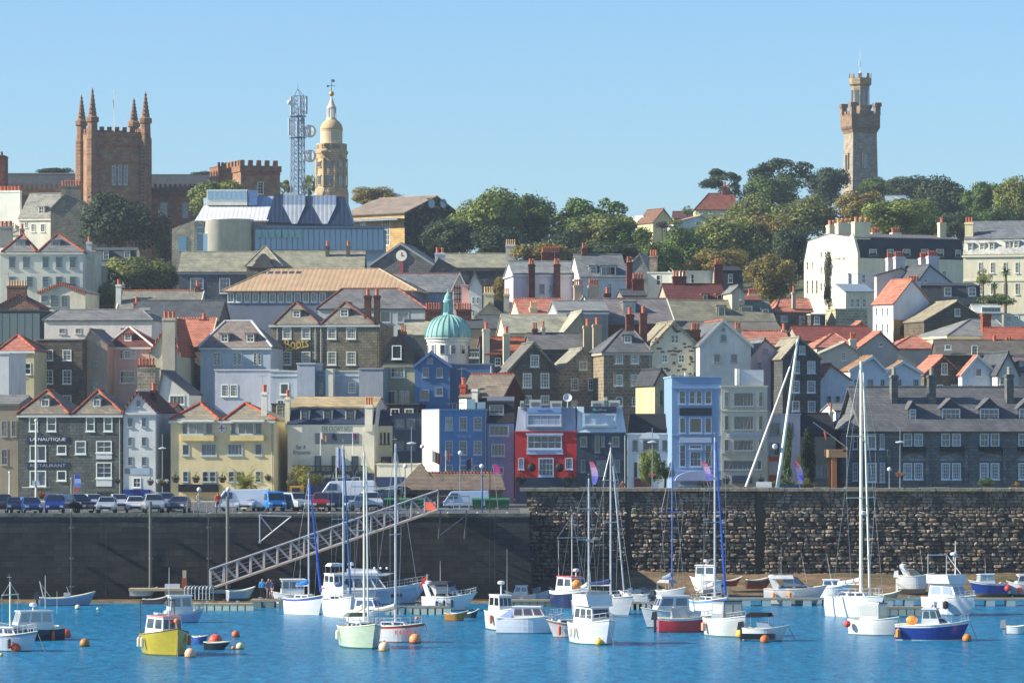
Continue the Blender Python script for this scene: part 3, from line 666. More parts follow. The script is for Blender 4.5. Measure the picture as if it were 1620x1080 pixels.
def rotunda():
    Y=672; x=XP(524.5,Y); zb=gz(x,Y)-.5; s_=Y/F
    t=thing('church_tower','round sandstone church tower with dome, lantern and gilded ball','church tower',(x,Y,zb)); Z=lambda py:ZP(py,Y)-zb
    ST='stone:#ae9b86:#9a8873'
    b=MB(); b.m(mat_of(ST)); r=lambda px:px*s_
    b.lathe([(r(27),0),(r(27),Z(306)),(r(26),Z(302)),(r(26),Z(299)),(r(23.5),Z(297)),(r(23.2),Z(252)),(r(24),Z(250)),(r(25),Z(245)),(r(26.5),Z(243)),(r(26.5),Z(240)),(r(24.5),Z(239)),(r(24.5),Z(238))],n=32); b.ob('shaft',t)
    for k in range(8):
        an=2*math.pi*(k+.35)/8; q=MB(); q.m(mat_of(ST)); q.tube((r(24)*math.cos(an),r(24)*math.sin(an),Z(297)),(r(24)*math.cos(an),r(24)*math.sin(an),Z(251)),.27,.24,8); q.ob('column',t)
    for k in range(8):
        an=2*math.pi*(k+.85)/8
        for (za,zb_) in ((Z(293),Z(279)),(Z(265),Z(257))):
            q=MB(); q.m(M('glass','#1c2430')); R_=r(23.4); cx,cy=R_*math.cos(an),R_*math.sin(an); q.tr=Matrix.Translation((cx,cy,0))@Matrix.Rotation(an,4,'Z'); q.box((-.2,-.36,za),(.05,.36,zb_)); q.m(mat_of(ST)); q.box((-.2,-.5,za-.15),(.12,.5,za)); q.box((-.2,-.5,zb_),(.12,.5,zb_+.15)); q.tr=None; q.ob('window',t)
    q=MB(); q.m(mat_of(ST))
    R_=r(24.5); q.lathe([(R_-.25,Z(238)),(R_,Z(238)),(R_,Z(236.5)),(R_-.25,Z(236.5))],n=32); q.lathe([(R_-.25,Z(230)),(R_,Z(230)),(R_,Z(228)),(R_-.25,Z(228))],n=32)
    for k in range(48):
        an=2*math.pi*k/48; w=.16 if k%6 else .4; q.tr=Matrix.Rotation(an,4,'Z'); q.box((R_-.25,-w/2,Z(237)),(R_-.03,w/2,Z(229)))
    q.tr=None; q.ob('balustrade',t)
    q=MB(); q.m(mat_of('stucco:#bfab95')); q.lathe([(r(17.3),Z(238)),(r(17.3),Z(208)),(r(18),Z(207)),(r(18),Z(206))],n=28); q.ob('drum',t)
    q=MB(); q.m(mat_of('stucco:#b39a7a')); q.smooth=True; q.lathe([(r(18)*math.cos(a*math.pi/20),Z(206)+ (Z(188)-Z(206))*math.sin(a*math.pi/20)) for a in range(0,10)]+[(r(4),Z(187.6))],n=28); q.ob('dome',t)
    q=MB(); q.m(mat_of('stucco:#c2b6ad')); q.lathe([(r(8.5),Z(190)),(r(7.6),Z(186.5)),(r(5),Z(186))],n=16)
    for k in range(8): an=2*math.pi*k/8; q.tube((r(6.3)*math.cos(an),r(6.3)*math.sin(an),Z(187)),(r(6.3)*math.cos(an),r(6.3)*math.sin(an),Z(172)),.13,n=6)
    q.lathe([(r(7.4),Z(172)),(r(7.6),Z(170)),(r(6.6),Z(168.6)),(r(4.5),Z(165)),(r(3),Z(160)),(r(1.6),Z(155.5)),(r(1.2),Z(152.5))],n=16); q.ob('lantern',t)
    q=MB(); q.m(M('metal','#d9a23c')); q.smooth=True; q.sphere((0,0,Z(148.5)),.42); q.ob('gilded_ball',t)
    q=MB(); q.m(M('metal','#4a4a50')); q.tube((0,0,Z(147)),(0,0,Z(125)),.05); q.tube((-.7,0,Z(136)),(.6,0,Z(136)),.04); q.box((.1,-.02,Z(130)),(.5,.02,Z(126))); q.box((-.75,-.02,Z(138)),(-.45,.02,Z(135))); q.ob('weathervane',t)
rotunda()
# church nave with dark gable end
h=House('sandstone church hall with dark ivy-covered gable end behind the glass building',640,726,655,338,48,9,'gf',311,apex=688,left_to=548,wall='stone:#d0b083:#bd9c72',rmat='slate:#8a7d78',name='church_hall',cat='church',over=.5,
  lwins=[(605,347,617,388,3,5),(568,350,578,388,3,5)])
b=MB(); b.m(M('foliage','#2c331e')); rr=random.Random(5)
for i in range(2600):
    u=rr.uniform(0,h.L); zt=h.ze+(1-abs(u/h.L-.5)*2)*(h.zr-h.ze)-.2; z=rr.uniform(0,zt); s_=rr.uniform(.15,.35); a=rr.uniform(0,6); y=-rr.uniform(.02,.25)
    b.face([(u-s_,y,z-s_*.6),(u+s_,y-rr.uniform(-.1,.1),z-s_*.4),(u+s_*.7,y-.08,z+s_),(u-s_*.8,y,z+s_*.8)])
b.ob('ivy',h.o)
for px,pw in ((680,4.6),(699,4.0)):
    u,z=h.fp(px,322); q=MB(); q.m(M('paint','#aab8cc')); q.tr=Matrix.Translation((u,-.3,z))@Matrix.Rotation(R(90),4,'X'); q.lathe([(.1,-.1),(.75,-.08),(.75,.1),(.1,.12)],n=16); q.tr=None; q.ob('round_window',h.o)
q=MB(); q.m(M('paint','#8d96a8')); z=h.lp(600,349)[1]; q.box((-1.6,0,z),(-.01,h.d,z+.16)); q.box((-1.6,0,z-.1),(-1.5,h.d,z+.28)); q.ob('gutter_shelf',h.o)
# right hilltop tower
def victoria():
    Y=830; s_=Y/F; x0=XP(1336,Y); 
    zb=gz(XP(1360,Y),Y)-1; yaw=R(17); t=thing('viewing_tower','tall square granite viewing tower with battlemented head on the wooded hill','tower',(XP(1361,Y),Y,zb),yaw); Z=lambda py:ZP(py,Y)-zb
    G='stone:#857d78:#746d68'; G2='stone:#776459:#655449'
    def ring(w,z): return [(-w,-w,z),(w,-w,z),(w,w,z),(-w,w,z)]
    k=s_*.80
    b=MB(); b.m(mat_of(G)); b.hexa(ring(28.5*k,0),ring(25*k,Z(212))); b.ob('shaft',t)
    for (sx,rot) in ((0,0),(1,-90)):
        q=MB(); q.m(M('glass','#2a3038')); q.tr=Matrix.Rotation(R(rot),4,'Z'); w=27.2*k; q.box((-.5,-w-.12,Z(268)),(.5,-w+.3,Z(246))); q.m(mat_of(G)); q.box((-.7,-w-.25,Z(269)),(-.5,-w+.3,Z(243))); q.box((.5,-w-.25,Z(269)),(.7,-w+.3,Z(243))); q.box((-.5,-w-.2,Z(246)),(.5,-w+.3,Z(243))); q.tr=None; q.ob('window',t)
    b=MB(); b.m(mat_of(G2)); b.hexa(ring(25*k,Z(212)),ring(30*k,Z(203))); b.hexa(ring(30*k,Z(203)),ring(30*k,Z(182)))
    for i in range(7):
        for (a,sx) in ((0,1),(90,1),(180,1),(-90,1)):
            b.tr=Matrix.Rotation(R(a),4,'Z'); w=30*k; xx=-w+.5+i*(2*w-1)/6.5; b.box((xx,-w-.12,Z(205)),(xx+.42,-w+.2,Z(201))); b.tr=None
    b.ob('gallery',t)
    b=MB(); b.m(mat_of(G2)); w=30*k; c=9*k
    for sx in(-1,1):
        for sy in (-1,1):
            x_,y_=sx*(w-c/2),sy*(w-c/2); b.box((x_-c/2-.08,y_-c/2-.08,Z(184)),(x_+c/2+.08,y_+c/2+.08,Z(166))); b.box((x_-c/2-.25,y_-c/2-.25,Z(170)),(x_+c/2+.25,y_+c/2+.25,Z(164)))
    for a in (0,90,180,270):
        b.tr=Matrix.Rotation(R(a),4,'Z')
        for xx in (-8,4): b.box((xx*k*1.4,-w,Z(184)),(xx*k*1.4+1.0,-w+.5,Z(177)))
        b.tr=None
    b.ob('battlement',t)
    b=MB(); b.m(mat_of('stone:#867765:#75675a')); b.lathe([(18.5*k,Z(184)),(18*k,Z(137)),(22*k,Z(134)),(22*k,Z(124)),(20*k,Z(124))],n=8,ph=math.pi/8); b.ob('upper_turret',t)
    for i in range(8):
        an=math.pi/4*i; q=MB(); q.tr=Matrix.Rotation(an,4,'Z'); q.m(M('glass','#2b2c30')); rr_=18.2*k*math.cos(math.pi/8); q.box((rr_-.1,-.42,Z(168)),(rr_+.06,.42,Z(143))); q.tr=None; q.ob('lancet_window',t)
        q=MB(); q.m(mat_of('stone:#867765')); q.tr=Matrix.Rotation(an+math.pi/8,4,'Z'); q.box((20.2*k,-.35,Z(124)),(22*k,.35,Z(117))); q.tr=None; q.ob('merlon',t)
    q=MB(); q.m(WHITE()); q.tube((0,0,Z(126)),(0,0,Z(75)),.09,.04); q.tube((-.3,0,Z(105)),(-.3,0,Z(96)),.05); q.sphere((0,0,Z(116)),.3); q.ob('aerial',t)
victoria()
# far houses on the right hill
h=House('yellow bungalow with brown hipped roof and chimney among the hill trees',1100,1167,735,331,-0,7,'hip',306,rx=(1121,1160),wall='stucco:#e0cf9a',rmat='tile:#8d5644',name='bungalow',cat='house',wins=[(1105,333,1112,338),(1120,332,1128,338,3,2),(1140,332,1150,338,3,2)],chim=[(1144,1149,295,312,1,'brick:#7a4038'),(1151,1155,298,312,1,'brick:#7a4038')])
h=House('small brown gabled house at the left foot of the hill trees',1033,1066,700,352,25,6,'gf',331,wall='stucco:#c9b98e',rmat='tile:#8a6652',name='cottage',cat='house',wins=[(1042,352,1049,360),(1054,353,1060,361)])
h=House('white flat-topped dormer block next to the small brown gabled house',1018,1034,705,342,20,5,wall='stucco:#e0e0de',name='dormer_block',cat='house',wins=[(1021,345,1031,353,2,1)])
h=House('grey-roofed white bungalow below the yellow one',1066,1128,690,353,20,7,'gf',342,apex=1108,left_to=1056,wall='stucco:#c7ccd8',rmat='slate:#a59a86',name='bungalow',cat='house',wins=[(1100,350,1110,357)])
h=House('low dark brown roof between the brown cottage and the yellow bungalow',1066,1096,715,346,0,6,'gs',336,wall='stucco:#b7a27c',rmat='tile:#6e4a42',name='cottage',cat='house')
h=House('distant slate-roofed house seen between the central trees',871,910,690,375,0,8,'hip',357,rx=(880,898),wall='stucco:#b9b6b0',rmat='slate:#7e8794',name='house',cat='house',chim=[(885,895,348,362,2,'stucco:#e8ddc0'),(874,880,350,362,2,'stucco:#c8c0b0'),(852,862,350,365,3,'stucco:#e0d4c0')])
h=House('blue-grey roof patch between the autumn trees below the hill tower',1404,1435,720,326,0,6,'gs',311,wall='stucco:#9a9a98',rmat='slate:#8fa0b8',name='house',cat='house')
# ---------------- glass museum building ----------------
def glassb():
    Y=606; h=House('modern zinc-roofed building with cream drum and long glass wall','402' and 402,606,Y,362,0,14,wall='stucco:#8fa0b0',name='arts_building',cat='public building',cap='metal:#7f93ad')
    o=h.o; pv=h.pv
    def Q(px,py,v): u,z=pv(px,py,v); return Vector((u,v,z))
    b=MB(); b.m(M('glass','#5f93b0')); u0=pv(403,380,-.1)[0]; u1=pv(607,380,-.1)[0]; z1=pv(500,363,-.1)[1]; z0=pv(500,395,-.1)[1]; b.box((u0,-.12,z0),(u1,-.004,z1)); b.ob('curtain_wall',o)
    b=MB(); b.m(M('metal','#5e7186')); n=24
    for i in range(n+1): u=lerp(u0,u1,i/n); b.box((u-.05,-.2,z0),(u+.05,-.121,z1+.2))
    b.box((u0,-.25,z0-.35),(u1,-.03,z0)); b.box((u0,-.45,z1+.2),(u1+.3,-.02,z1+.5)); b.ob('glazing_frame',o)
    for i in range(7): 
        u=u0+.4+i*.95; q=MB(); q.m(M('glass','#a8d6cf')); q.hexa([(u,-.5,z1-1.2),(u+.6,-.5,z1-1.2),(u+.6,-.24,z1-1.2),(u,-.24,z1-1.2)],[(u-.2,-.7,z1-.1),(u+.6,-.7,z1-.1),(u+.6,-.24,z1-.1),(u-.2,-.24,z1-.1)]); q.ob('glass_fin',o)
    # drum
    c=Q(362,400,1.2); r_=XP(402,Y)-XP(362,Y)-.1
    b=MB(); b.m(mat_of('stucco:#f2eeea')); b.smooth=True; zt=pv(362,349,0)[1]; b.lathe([(r_,0),(r_,zt),(r_+.12,zt+.05),(r_+.12,zt+.2),(r_-.2,zt+.2)],(c.x,1.2,0),40); b.ob('drum',o)
    # roofs: whiter zinc stands in for sun on the slope
    mt=M('seam','#e2e2e0'); b=MB(); b.m(mt)
    A=[(308,349,-.2),(424,349,-.2),(447,326,6.5),(322,326,6.5)]
    b.slab([Q(*a) for a in A],.2); b.m(M('seam','#98a8bb')); b.slab([Q(322,326,6.5),Q(447,326,6.5),Q(447,310,7.6),Q(322,313,7.6)],.2); b.ob('sloping_roof',o)
    # three monitors: zinc whitened for sunlit slopes, darkened blue for shaded faces
    for k,(xa,xb,xc,xd,yt,yb) in enumerate([(424,434,449,462,308,352),(463,481,496,510,310,354),(512,530,545,559,311,356)]):
        q=MB(); q.m(M('seam','#34465f')); f=[Q(xa-4,yb,0.1),Q(xd,yb,.1),Q(xc,yt,.9),Q(xb,yt,.9)]; bk=[p+Vector((0,12,0)) for p in f]; q.hexa([f[0],f[1],bk[1],bk[0]],[f[3],f[2],bk[2],bk[3]]); q.ob('roof_monitor',o)
    for k,(xa,xb,xc,xd) in enumerate([(449,482,472,462),(496,531,520,510)]):
        q=MB(); q.m(M('seam','#e2e2e0')); q.slab([Q(xd,354,.05),Q(xc-2,354,.05),Q(xb+1,324,.5),Q(xa-2,324,.5)],.15); q.m(M('seam','#98a8bb')); q.slab([Q(xa-1,324,.52),Q(xb+1,324,.52),Q(xb+1,309,.86),Q(xa-1,309,.86)],.15); q.ob('roof_valley',o)
    q=MB(); q.m(WHITE()); u0,z0=pv(327,316,6); u1,z1=pv(391,302,6); q.box((u0,6,z0-.8),(u1,10,z1+.2)); ob=q.ob('clerestory',o)
    for i in range(8): g=MB(); g.m(M('glass','#8fb0c4')); a=lerp(u0+.15,u1-.1,i/8); g.box((a,5.93,z0),(a+(u1-u0)/8-.12,5.995,z1)); g.ob('window',ob)
    q=MB(); q.m(M('metal','#6f8cb4')); u0,z0=pv(392,316,6); u1,z1=pv(407,301,6); q.box((u0+.1,6,z0-.8),(u1,9,z1)); q.ob('plant_box',o)
    q=MB(); q.m(WHITE()); u0,z0=pv(448,312,9); u1,z1=pv(471,306,9); q.box((u0,9,z0-.8),(u1,12,z1)); q.ob('clerestory',o)
    # left stone wing + glass strip
    q=MB(); q.m(mat_of('stone:#a39a8c:#8e877b')); x0=pv(272,400,0)[0]; x1=pv(308,400,0)[0]; z1=pv(272,362,0)[1]; z2=pv(308,348,0)[1]
    q.hexa([(x0,0,0),(x1,0,0),(x1,12,0),(x0,12,0)],[(x0,0,z1),(x1,0,z2),(x1,12,z2),(x0,12,z1)]); ob=q.ob('stone_wing',o)
    g=MB(); g.m(M('glass','#5d8fa8')); a,zt=pv(282,374,0); c_,zb=pv(295,398,0); g.box((a,-.08,zb),(c_,-.004,zt)); g.ob('window',ob)
    q=MB(); q.m(M('glass','#4a6f88')); a,zt=pv(309,351,1); c_,zb=pv(324,420,1); q.box((a,1,0),(c_,6,zt)); ob=q.ob('glass_stair',o)
    g=MB(); g.m(WHITE()); 
    for py in (352,358,368,397,412): z=pv(316,py,1)[1]; g.box((a,.9,z-.25),(c_,.99,z))
    g.box((a,.88,0),(a+.2,.895,zt)); g.ob('frame',ob)
    q=MB(); q.m(M('glass','#a9cde0')); a,zt=pv(322,370,0); c_,zb=pv(341,405,0); q.hexa([(a,-.8,zb),(c_,-.8,zb),(c_,1,zb),(a,1,zb)],[(a,-.8,zt),(c_-.7,-.8,zt),(c_-.7,1,zt),(a,1,zt)]); q.ob('glass_bay',o)
glassb()
# ---------------- left hillside ----------------
SL='slate:#74757a'; SLL='slate:#8b8a88'; SLD='slate:#4c5058'; OR='tile:#c98267'; ORC='tile:#bd6642'; BR='tile:#7a4a3e'
def HS(label,*a,**k): return House(label,*a,**k)
HS('white house with grey mansard slopes and white pot-topped chimneys at the top left edge',-20,30,645,372,-16,8,'hip',348,rx=(-6,14),wall='stucco:#e8e6df',rmat=SLL,wins=[(3,352,9,360,2,2),(17,352,23,360,2,2)],chim=[(0,33,302,352,6,'stucco:#dfe3e6'),])
HS('white house with steep slate roof, single dormer and rough grey gable end',30,80,640,345,-16,9,'gs',308,wall='stucco:#e9e7e2',rmat=SLL,cornice='paint:#e0e0dc',wins=[(49,354,56,367,2,3),(64,354,71,367,2,3),(17+22,352,43,360,2,2)],dorm=[(61,327,70,338,'f')],chim=[])
h=HS('tall rough grey stone gable end with broad pot-lined chimney beside the big dark tree',80,153,634,330,0,7,'gf',306,apex=104,wall='stone:#6f6c68:#5a5855',rmat=SLL,chim=[(97,128,293,325,7,'stone:#7a746d:#69645f',1.0)])
h=HS('white three-storey house with twin hipped gables trimmed in orange',0,131,560,398,0,9,'hips',370,segs=[(5,36,57),(60,91,131)],wall='stucco:#dad9d6',rmat=SL,cap='tile:#b4552f',cornice='paint:#dddad4',fr='#8d99a3',
  wins=row([(14,25),(36,48),(67,78),(88,99),(110,121)],406,424,2,4)+row([(14,25),(42,53),(67,78),(88,99),(110,121)],437,455,2,4),dorm=[(27,380,40,389,'f'),(82,380,95,389,'f')],chim=[(0,20,358,385,3,'stucco:#8d8c8c'),(32,38,362,380,1,'stucco:#7a6a66'),(137,145,383,400,1,'stucco:#e0e0e0')])
HS('cream lower wing on the right side of the white three-storey house',131,150,566,398,0,9,wall='stucco:#d6cfc0')
HS('small cream gabled extension with orange verge in front of the white three-storey house',62,135,545,463,0,9,'gf',449,apex=97,wall='stucco:#cfc9bb',rmat=SL,verge='tile:#b4552f',fr='#7e8b94',wins=[(47+18,468,76,478,2,2),(70+10,467,94,486,2,4),(97,467,108,486,2,4)])
HS('beige plain rendered block behind the olive tree',150,166,575,422,0,8,wall='stucco:#a8a096')
HS('low dormered house with dark slate roof between the big trees',148,215,600,412,0,7,'mansard',392,ym=396,wall='stucco:#c3bcb0',rmat=SLD,dorm=[(163,397,172,410),(196,397,206,408)])
h=HS('large dark glazed and slate-hung block at the left edge',-12,66,515,492,0,10,wall='stucco:#2e3a3e',cap='metal:#4a4f52',wins=[],cat='building',name='office_block')
for i in range(6): h.box(-8+i*12,496,3+i*12,545,'glass:#3a4a4e','glass_panel',-.06)
h=HS('brown rubble gable with a broad pot-lined chimney behind the dark glazed block',-8,62,523,486,0,6,'gf',468,apex=27,wall='rubble:#6a5248:#554038',rmat=BR,chim=[(12,42,452,476,7,'brick:#6a5048',.8,.7,'#c9a98a')])
HS('low long slate roof with a white gable chimney below the olive tree',186,314,545,490,0,7,'gs',461,wall='stucco:#b9b5ac',rmat='slate:#7b7a75',cap=ORC,chim=[(184,192,450,490,1,'stucco:#e4e4e2',1.2),(309,316,452,468,1,'brick:#6a4a44')],verge='paint:#e6e6e2')
HS('dark blue-grey slate roof behind the pale long house',208,345,522,508,0,9,'gs',477,wall='stone:#5d5b5a:#4a4948',rmat=SLD,chim=[(212,221,478,500,1,'brick:#a4533c')])
h=HS('cream bay box on the dark slate roof',236,277,512,496,0,4,wall='stucco:#9c9789',cap='paint:#d8cfa8',wins=[(240,488+1,273,494,4,1)],name='rooftop_box',cat='building') if 0 else None
HS('wide pale lilac-white rendered building with a low slate roof',70,240,488,505,0,9,'hip',490,rx=(92,225),wall='stucco:#cfc6ca',rmat=SL,fr='#b9b4b8',wins=[(93,519,104,528),(119,519,129,528),(190,518,198,523),(150,519,160,535)],chim=[(222,238,487,505,0,'stucco:#a8a3a3')])
HS('small house with orange hipped roof and white balcony bay at the left edge',0,54,444,553,0,8,'hip',531,rx=(26,30),wall='stucco:#b5ad90',rmat=OR,cap=ORC,cornice='paint:#d9dadf',wins=[(16,571,25,595,1,2),(26,571,37,595,1,2),(39,574,49,592,1,2),(22,606,36,625,2,2),(22,632,36,650,2,2)])
b=None
h=HS('pale lilac rendered wall house cut by the left edge, lower storeys',-25,14,432,560,0,8,wall='stucco:#b9bccb')
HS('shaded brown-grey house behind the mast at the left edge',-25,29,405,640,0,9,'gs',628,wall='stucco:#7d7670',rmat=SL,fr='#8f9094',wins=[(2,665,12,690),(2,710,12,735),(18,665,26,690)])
h=HS('dark stone four-square house with four white sash windows',57,130,450,538,0,9,wall='stone:#55504b:#413d3a',cap='slate:#8a8580',wins=row([(70,84),(99,113)],553,570)+row([(70,84),(99,113)],585,607)+row([(70,84),(99,113)],625,645),chim=[(80,112,524,538,0,'tile:#a4553a')] if 0 else ())
HS('pinkish-beige side wing sloping down beside the dark stone house',130,170,452,545,-4,9,'gf',522,apex=143,wall='stucco:#a9948a',rmat=SL,fr='#8a98a3',wins=[(146,568,155,581),(146,602,155,618),(150,541,156,547,1,1)])
h=HS('pink rendered house with brown hipped roof and one dormer',170,240,456,547,0,9,'hip',518,rx=(203,206),wall='stucco:#c4a7a4',rmat=BR,cap='paint:#c9b9b4',cornice='paint:#cfd0d8',fr='#dfe4ee',wins=[(190,554,194,567,1,3),(196,554,208,567,2,3),(210,554,214,567,1,3),(190,586,214,606,5,2)],dorm=[(197,529,208,539,'f')])
h=HS('beige rendered gabled house with orange roof and a tall pale chimney breast',238,284,452,555,0,9,'gf',505,apex=268,wall='stucco:#b8ae9c',rmat=ORC,wins=[(276,533,280,546,1,2)],chim=[(258,278,503,610,3,'stucco:#a9a29a',.2,.9)])
h=HS('orange-tiled house with a cream-framed window and brown rubble side',272,330,462,548,0,9,'gs',505,wall='rubble:#5c5048:#4a4038',rmat=OR,verge='paint:#cfc6b2',fr='#ddd3b8',chim=[(316,330,505,530,1,'brick:#6a4038')])
h.box(274,572,301,598,'stucco:#cbbf9f','window_surround',-.08); h.win((281,566+6,291,592,2,3))
HS('square rubble chimney block topped with five red pots',217,246,436,583,0,5,wall='rubble:#8a8078:#6f665f',name='chimney_block',cat='chimney block',chim=[(219,245,577,586,5,'brick:#7a5148',.6)])
HS('white lean-to shed with dark sloping roof below the beige house',250,299,430,622,0,7,'gf',588,apex=256,wall='stucco:#c6c5c8',rmat=SLD,wins=[(268,625,292,640,4,1)],chim=[(281,288,630,650,1,'brick:#6a3f36',.5)] if 0 else ())
h=HS('white-blue house with brown-grey mansard roof and two dormers',317,428,458,548,0,10,'hip',508,rx=(356,398),wall='stucco:#aab6cc',rmat='slate:#857a78',cap='paint:#b7bac2',cornice='paint:#c9cdd6',wins=row([(338,343),(344,349),(369,374),(376,382),(401,406),(408,413)],558,577,1,4),dorm=[(349,528,361,541,'f'),(390,528,402,541,'f')])
h=HS('lilac lower block below the white-blue mansard house',340,440,430,586,0,9,wall='stucco:#a6a9c0',cap='paint:#b9bccb',wins=[(350,608,362,627,3,4),(364,608,376,627,3,4)])
h=HS('grey stone building carrying the big gold script sign, with twin hipped gables',428,600,466,512,0,12,'hips',478,segs=[(436,468,505),(508,546,590)],wall='stone:#6b675f:#57544e',rmat='slate:#7d7872',cap='tile:#8c5a48',cornice='paint:#b9bfc8',cat='building',name='stone_building',
   wins=row([(447,461),(477,491),(518,532),(548,563)],518,536,4,4)+row([(447,461),(477,491),(518,532),(548,563)],556,577,4,4),dorm=[(463,491,475,502,'f'),(538,489,551,501,'f')],chim=[(577,587,467,512,1,'brick:#5a3e38',1.0),(592,601,467,560,1,'brick:#54403a',.6)])
u0,z1=h.fp(451,535); u1,z0=h.fp(488,551)
lo=lettering('Boots',(z1-z0),(u1-u0),M('paint','#c8ab62'),h.o,((u0+u1)/2,-.12,(z0+z1)/2),rot=(R(90),R(-6),0),depth=.06,name='sign_lettering')
q=MB(); q.m(M('paint','#c8ab62')); q.hexa([(u0-.1,-.16,z0-.35),(u1-.2,-.16,z0+.15),(u1-.2,-.1,z0+.15),(u0-.1,-.1,z0-.35)],[(u0-.1,-.16,z0-.2),(u1-.2,-.16,z0+.25),(u1-.2,-.1,z0+.25),(u0-.1,-.1,z0-.2)]); q.ob('sign_underline',h.o)
for px in (439,499,508): h.pipe(px,514,580)
h=HS('long blue-grey rendered rear block with flat parapets below the gold script sign',428,590,426,588,0,10,wall='stucco:#9ba5bb',cap='paint:#b3b7c2',wins=[(443,606,457,624,1,1),(505,606,511,622,2,3),(551,604,563,621,3,4),(438,632,450,648,2,2)],bands=[(592,.2,'stucco:#aab2c4')])
h.box(515,583,527,640,'stucco:#e9e7e0','rendered_pier',-1.4); 
h=HS('raised grey rendered stair head on the long blue-grey block',470,498,424,576,0,5,wall='stucco:#98a2b8',cap='paint:#b3b7c2')
h=HS('narrow grey rendered block with a flue beside the black-gambrel house',568,606,424,584,0,6,wall='stucco:#8d93a4')
HS('dark recessed house wall seen in the gap between the cream and the inn buildings',430,462,412,640,0,8,wall='stone:#4e463e:#3c362f',fr='#b9b6b0',wins=[(437,640,452,662,3,4),(438,690,450,705),(438,722,450,736)])
h=HS('beige house with black gambrel roof and a single tall window',605,656,428,575,0,9,'gf',532,wall='stucco:#a39a82',rmat='slate:#23262e',wins=[(618,580,640,597,4,2),(612,618,628,644,2,1),(632,618,648,644,2,1)],cornice='paint:#8d8674')
q=MB(); q.m(M('slate','#23262e')); u0=h.fp(605,573)[0];u1=h.fp(656,573)[0]; zz=[h.fp(630,y)[1] for y in (574,552,532)]
pts=[(u0-.1,zz[0]),(u1+.1,zz[0]),(u1-.15,zz[1]),((u0+u1)/2+.5,zz[2]),((u0+u1)/2-.5,zz[2]),(u0+.15,zz[1])]
q.hexa([(p[0],-.2,p[1]) for p in pts],[(p[0],h.d,p[1]) for p in pts]); q.ob('gambrel_roof',h.o); 
add_window(h.o,fm((0,-.2,0),(1,0,0),(0,1,0)),h.fp(628,550)[0],h.fp(628,557)[1],1.0,1.4,1,2)
h=HS('bright blue rendered gabled house below the copper dome',656,712,425,579,0,9,'gf',558,apex=682,wall='stucco:#4b73a6',rmat='slate:#3c4558',verge='paint:#5f7ab0',fr='#8fa2c4',wins=[(675,566,685,575),(668,581,679,597,1,2),(690,581,701,597,1,2),(664,616,679,633,1,1),(689,612,701,626,2,1)])
HS('lower flat blue extension right of the blue gabled house',712,780,427,577,0,8,wall='stucco:#5777a4',cap='paint:#7a88ad')
# copper dome
def dome():
    Y=440; s_=Y/F; x=XP(708.5,Y); zb=gz(x,Y); t=thing('domed_rotunda','white round rotunda with verdigris copper dome and lantern','domed building',(x,Y+2.6,zb)); Z=lambda py:ZP(py,Y)-zb; r=lambda px:px*s_
    b=MB(); b.m(M('stucco','#d6d6da')); b.lathe([(r(33),0),(r(33),Z(541)),(r(35),Z(540)),(r(35),Z(536)),(r(37.5),Z(535)),(r(37.5),Z(533.5))],n=40); b.ob('drum',t)
    for k in range(12):
        an=2*math.pi*(k+.5)/12; q=MB(); q.tr=Matrix.Rotation(an,4,'Z'); q.m(M('paint','#e4e6ea')); R_=r(33); q.box((R_-.1,-.32,Z(560)),(R_+.06,.32,Z(544))); q.m(M('glass','#3a4654')); q.box((R_,-.22,Z(559)),(R_+.09,.22,Z(545.5))); q.tr=None; q.ob('window',t)
    b=MB(); b.m(M('copper','#8cb8ac','#6a9c92')); b.smooth=True; n=48; prof=[(r(37)*math.cos(a*math.pi/24)**.9,Z(534)+(Z(497)-Z(534))*math.sin(a*math.pi/24)) for a in range(0,12)]+[(r(6),Z(496.5))]
    b.lathe(prof,n=n); b.ob('dome',t)
    q=MB(); q.m(M('copper','#9ac2b6','#74a89c')); 
    for k in range(24):
        an=2*math.pi*k/24; pts=[(p[0]*1.005*math.cos(an),p[0]*1.005*math.sin(an),p[1]+.02) for p in prof]; q.poly(pts,.07,4)
    q.ob('dome_rib',t)
    q=MB(); q.m(M('copper','#8cb8ac','#6a9c92')); q.lathe([(r(9),Z(499)),(r(8),Z(494)),(r(6.3),Z(493)),(r(6),Z(479)),(r(8),Z(477)),(r(8.2),Z(474)),(r(6.4),Z(472)),(r(5.6),Z(467)),(r(3),Z(463)),(r(1.2),Z(460)),(r(1.3),Z(458)),(r(.3),Z(455))],n=16)
    for k in range(8): an=2*math.pi*k/8; q.box((r(6.4)*math.cos(an)-.1,r(6.4)*math.sin(an)-.1,Z(493)),(r(6.4)*math.cos(an)+.1,r(6.4)*math.sin(an)+.1,Z(479)))
    q.ob('lantern',t)
dome()
HS('pale slate gabled roof with brick chimneys just left of the copper dome',640,700,462,530,0,8,'gs',508,wall='stucco:#8d867c',rmat='slate:#a39e92',chim=[(673,697,489,512,6,'brick:#6a4a40'),(634,643,524,545,3,'brick:#7c5145',-.5)] )
HS('brick-chimneyed building just right of the copper dome',724,762,470,520,0,8,'gs',508,wall='stucco:#8d867c',rmat=SLD,chim=[(722,746,489,515,6,'brick:#6a4a40')])
HS('grey parapet building with balustrade behind the blue houses',712,768,446,552,0,8,wall='stucco:#8a8a8e',cap='paint:#b5b7bb',wins=[(722,556,760,566,8,1)])
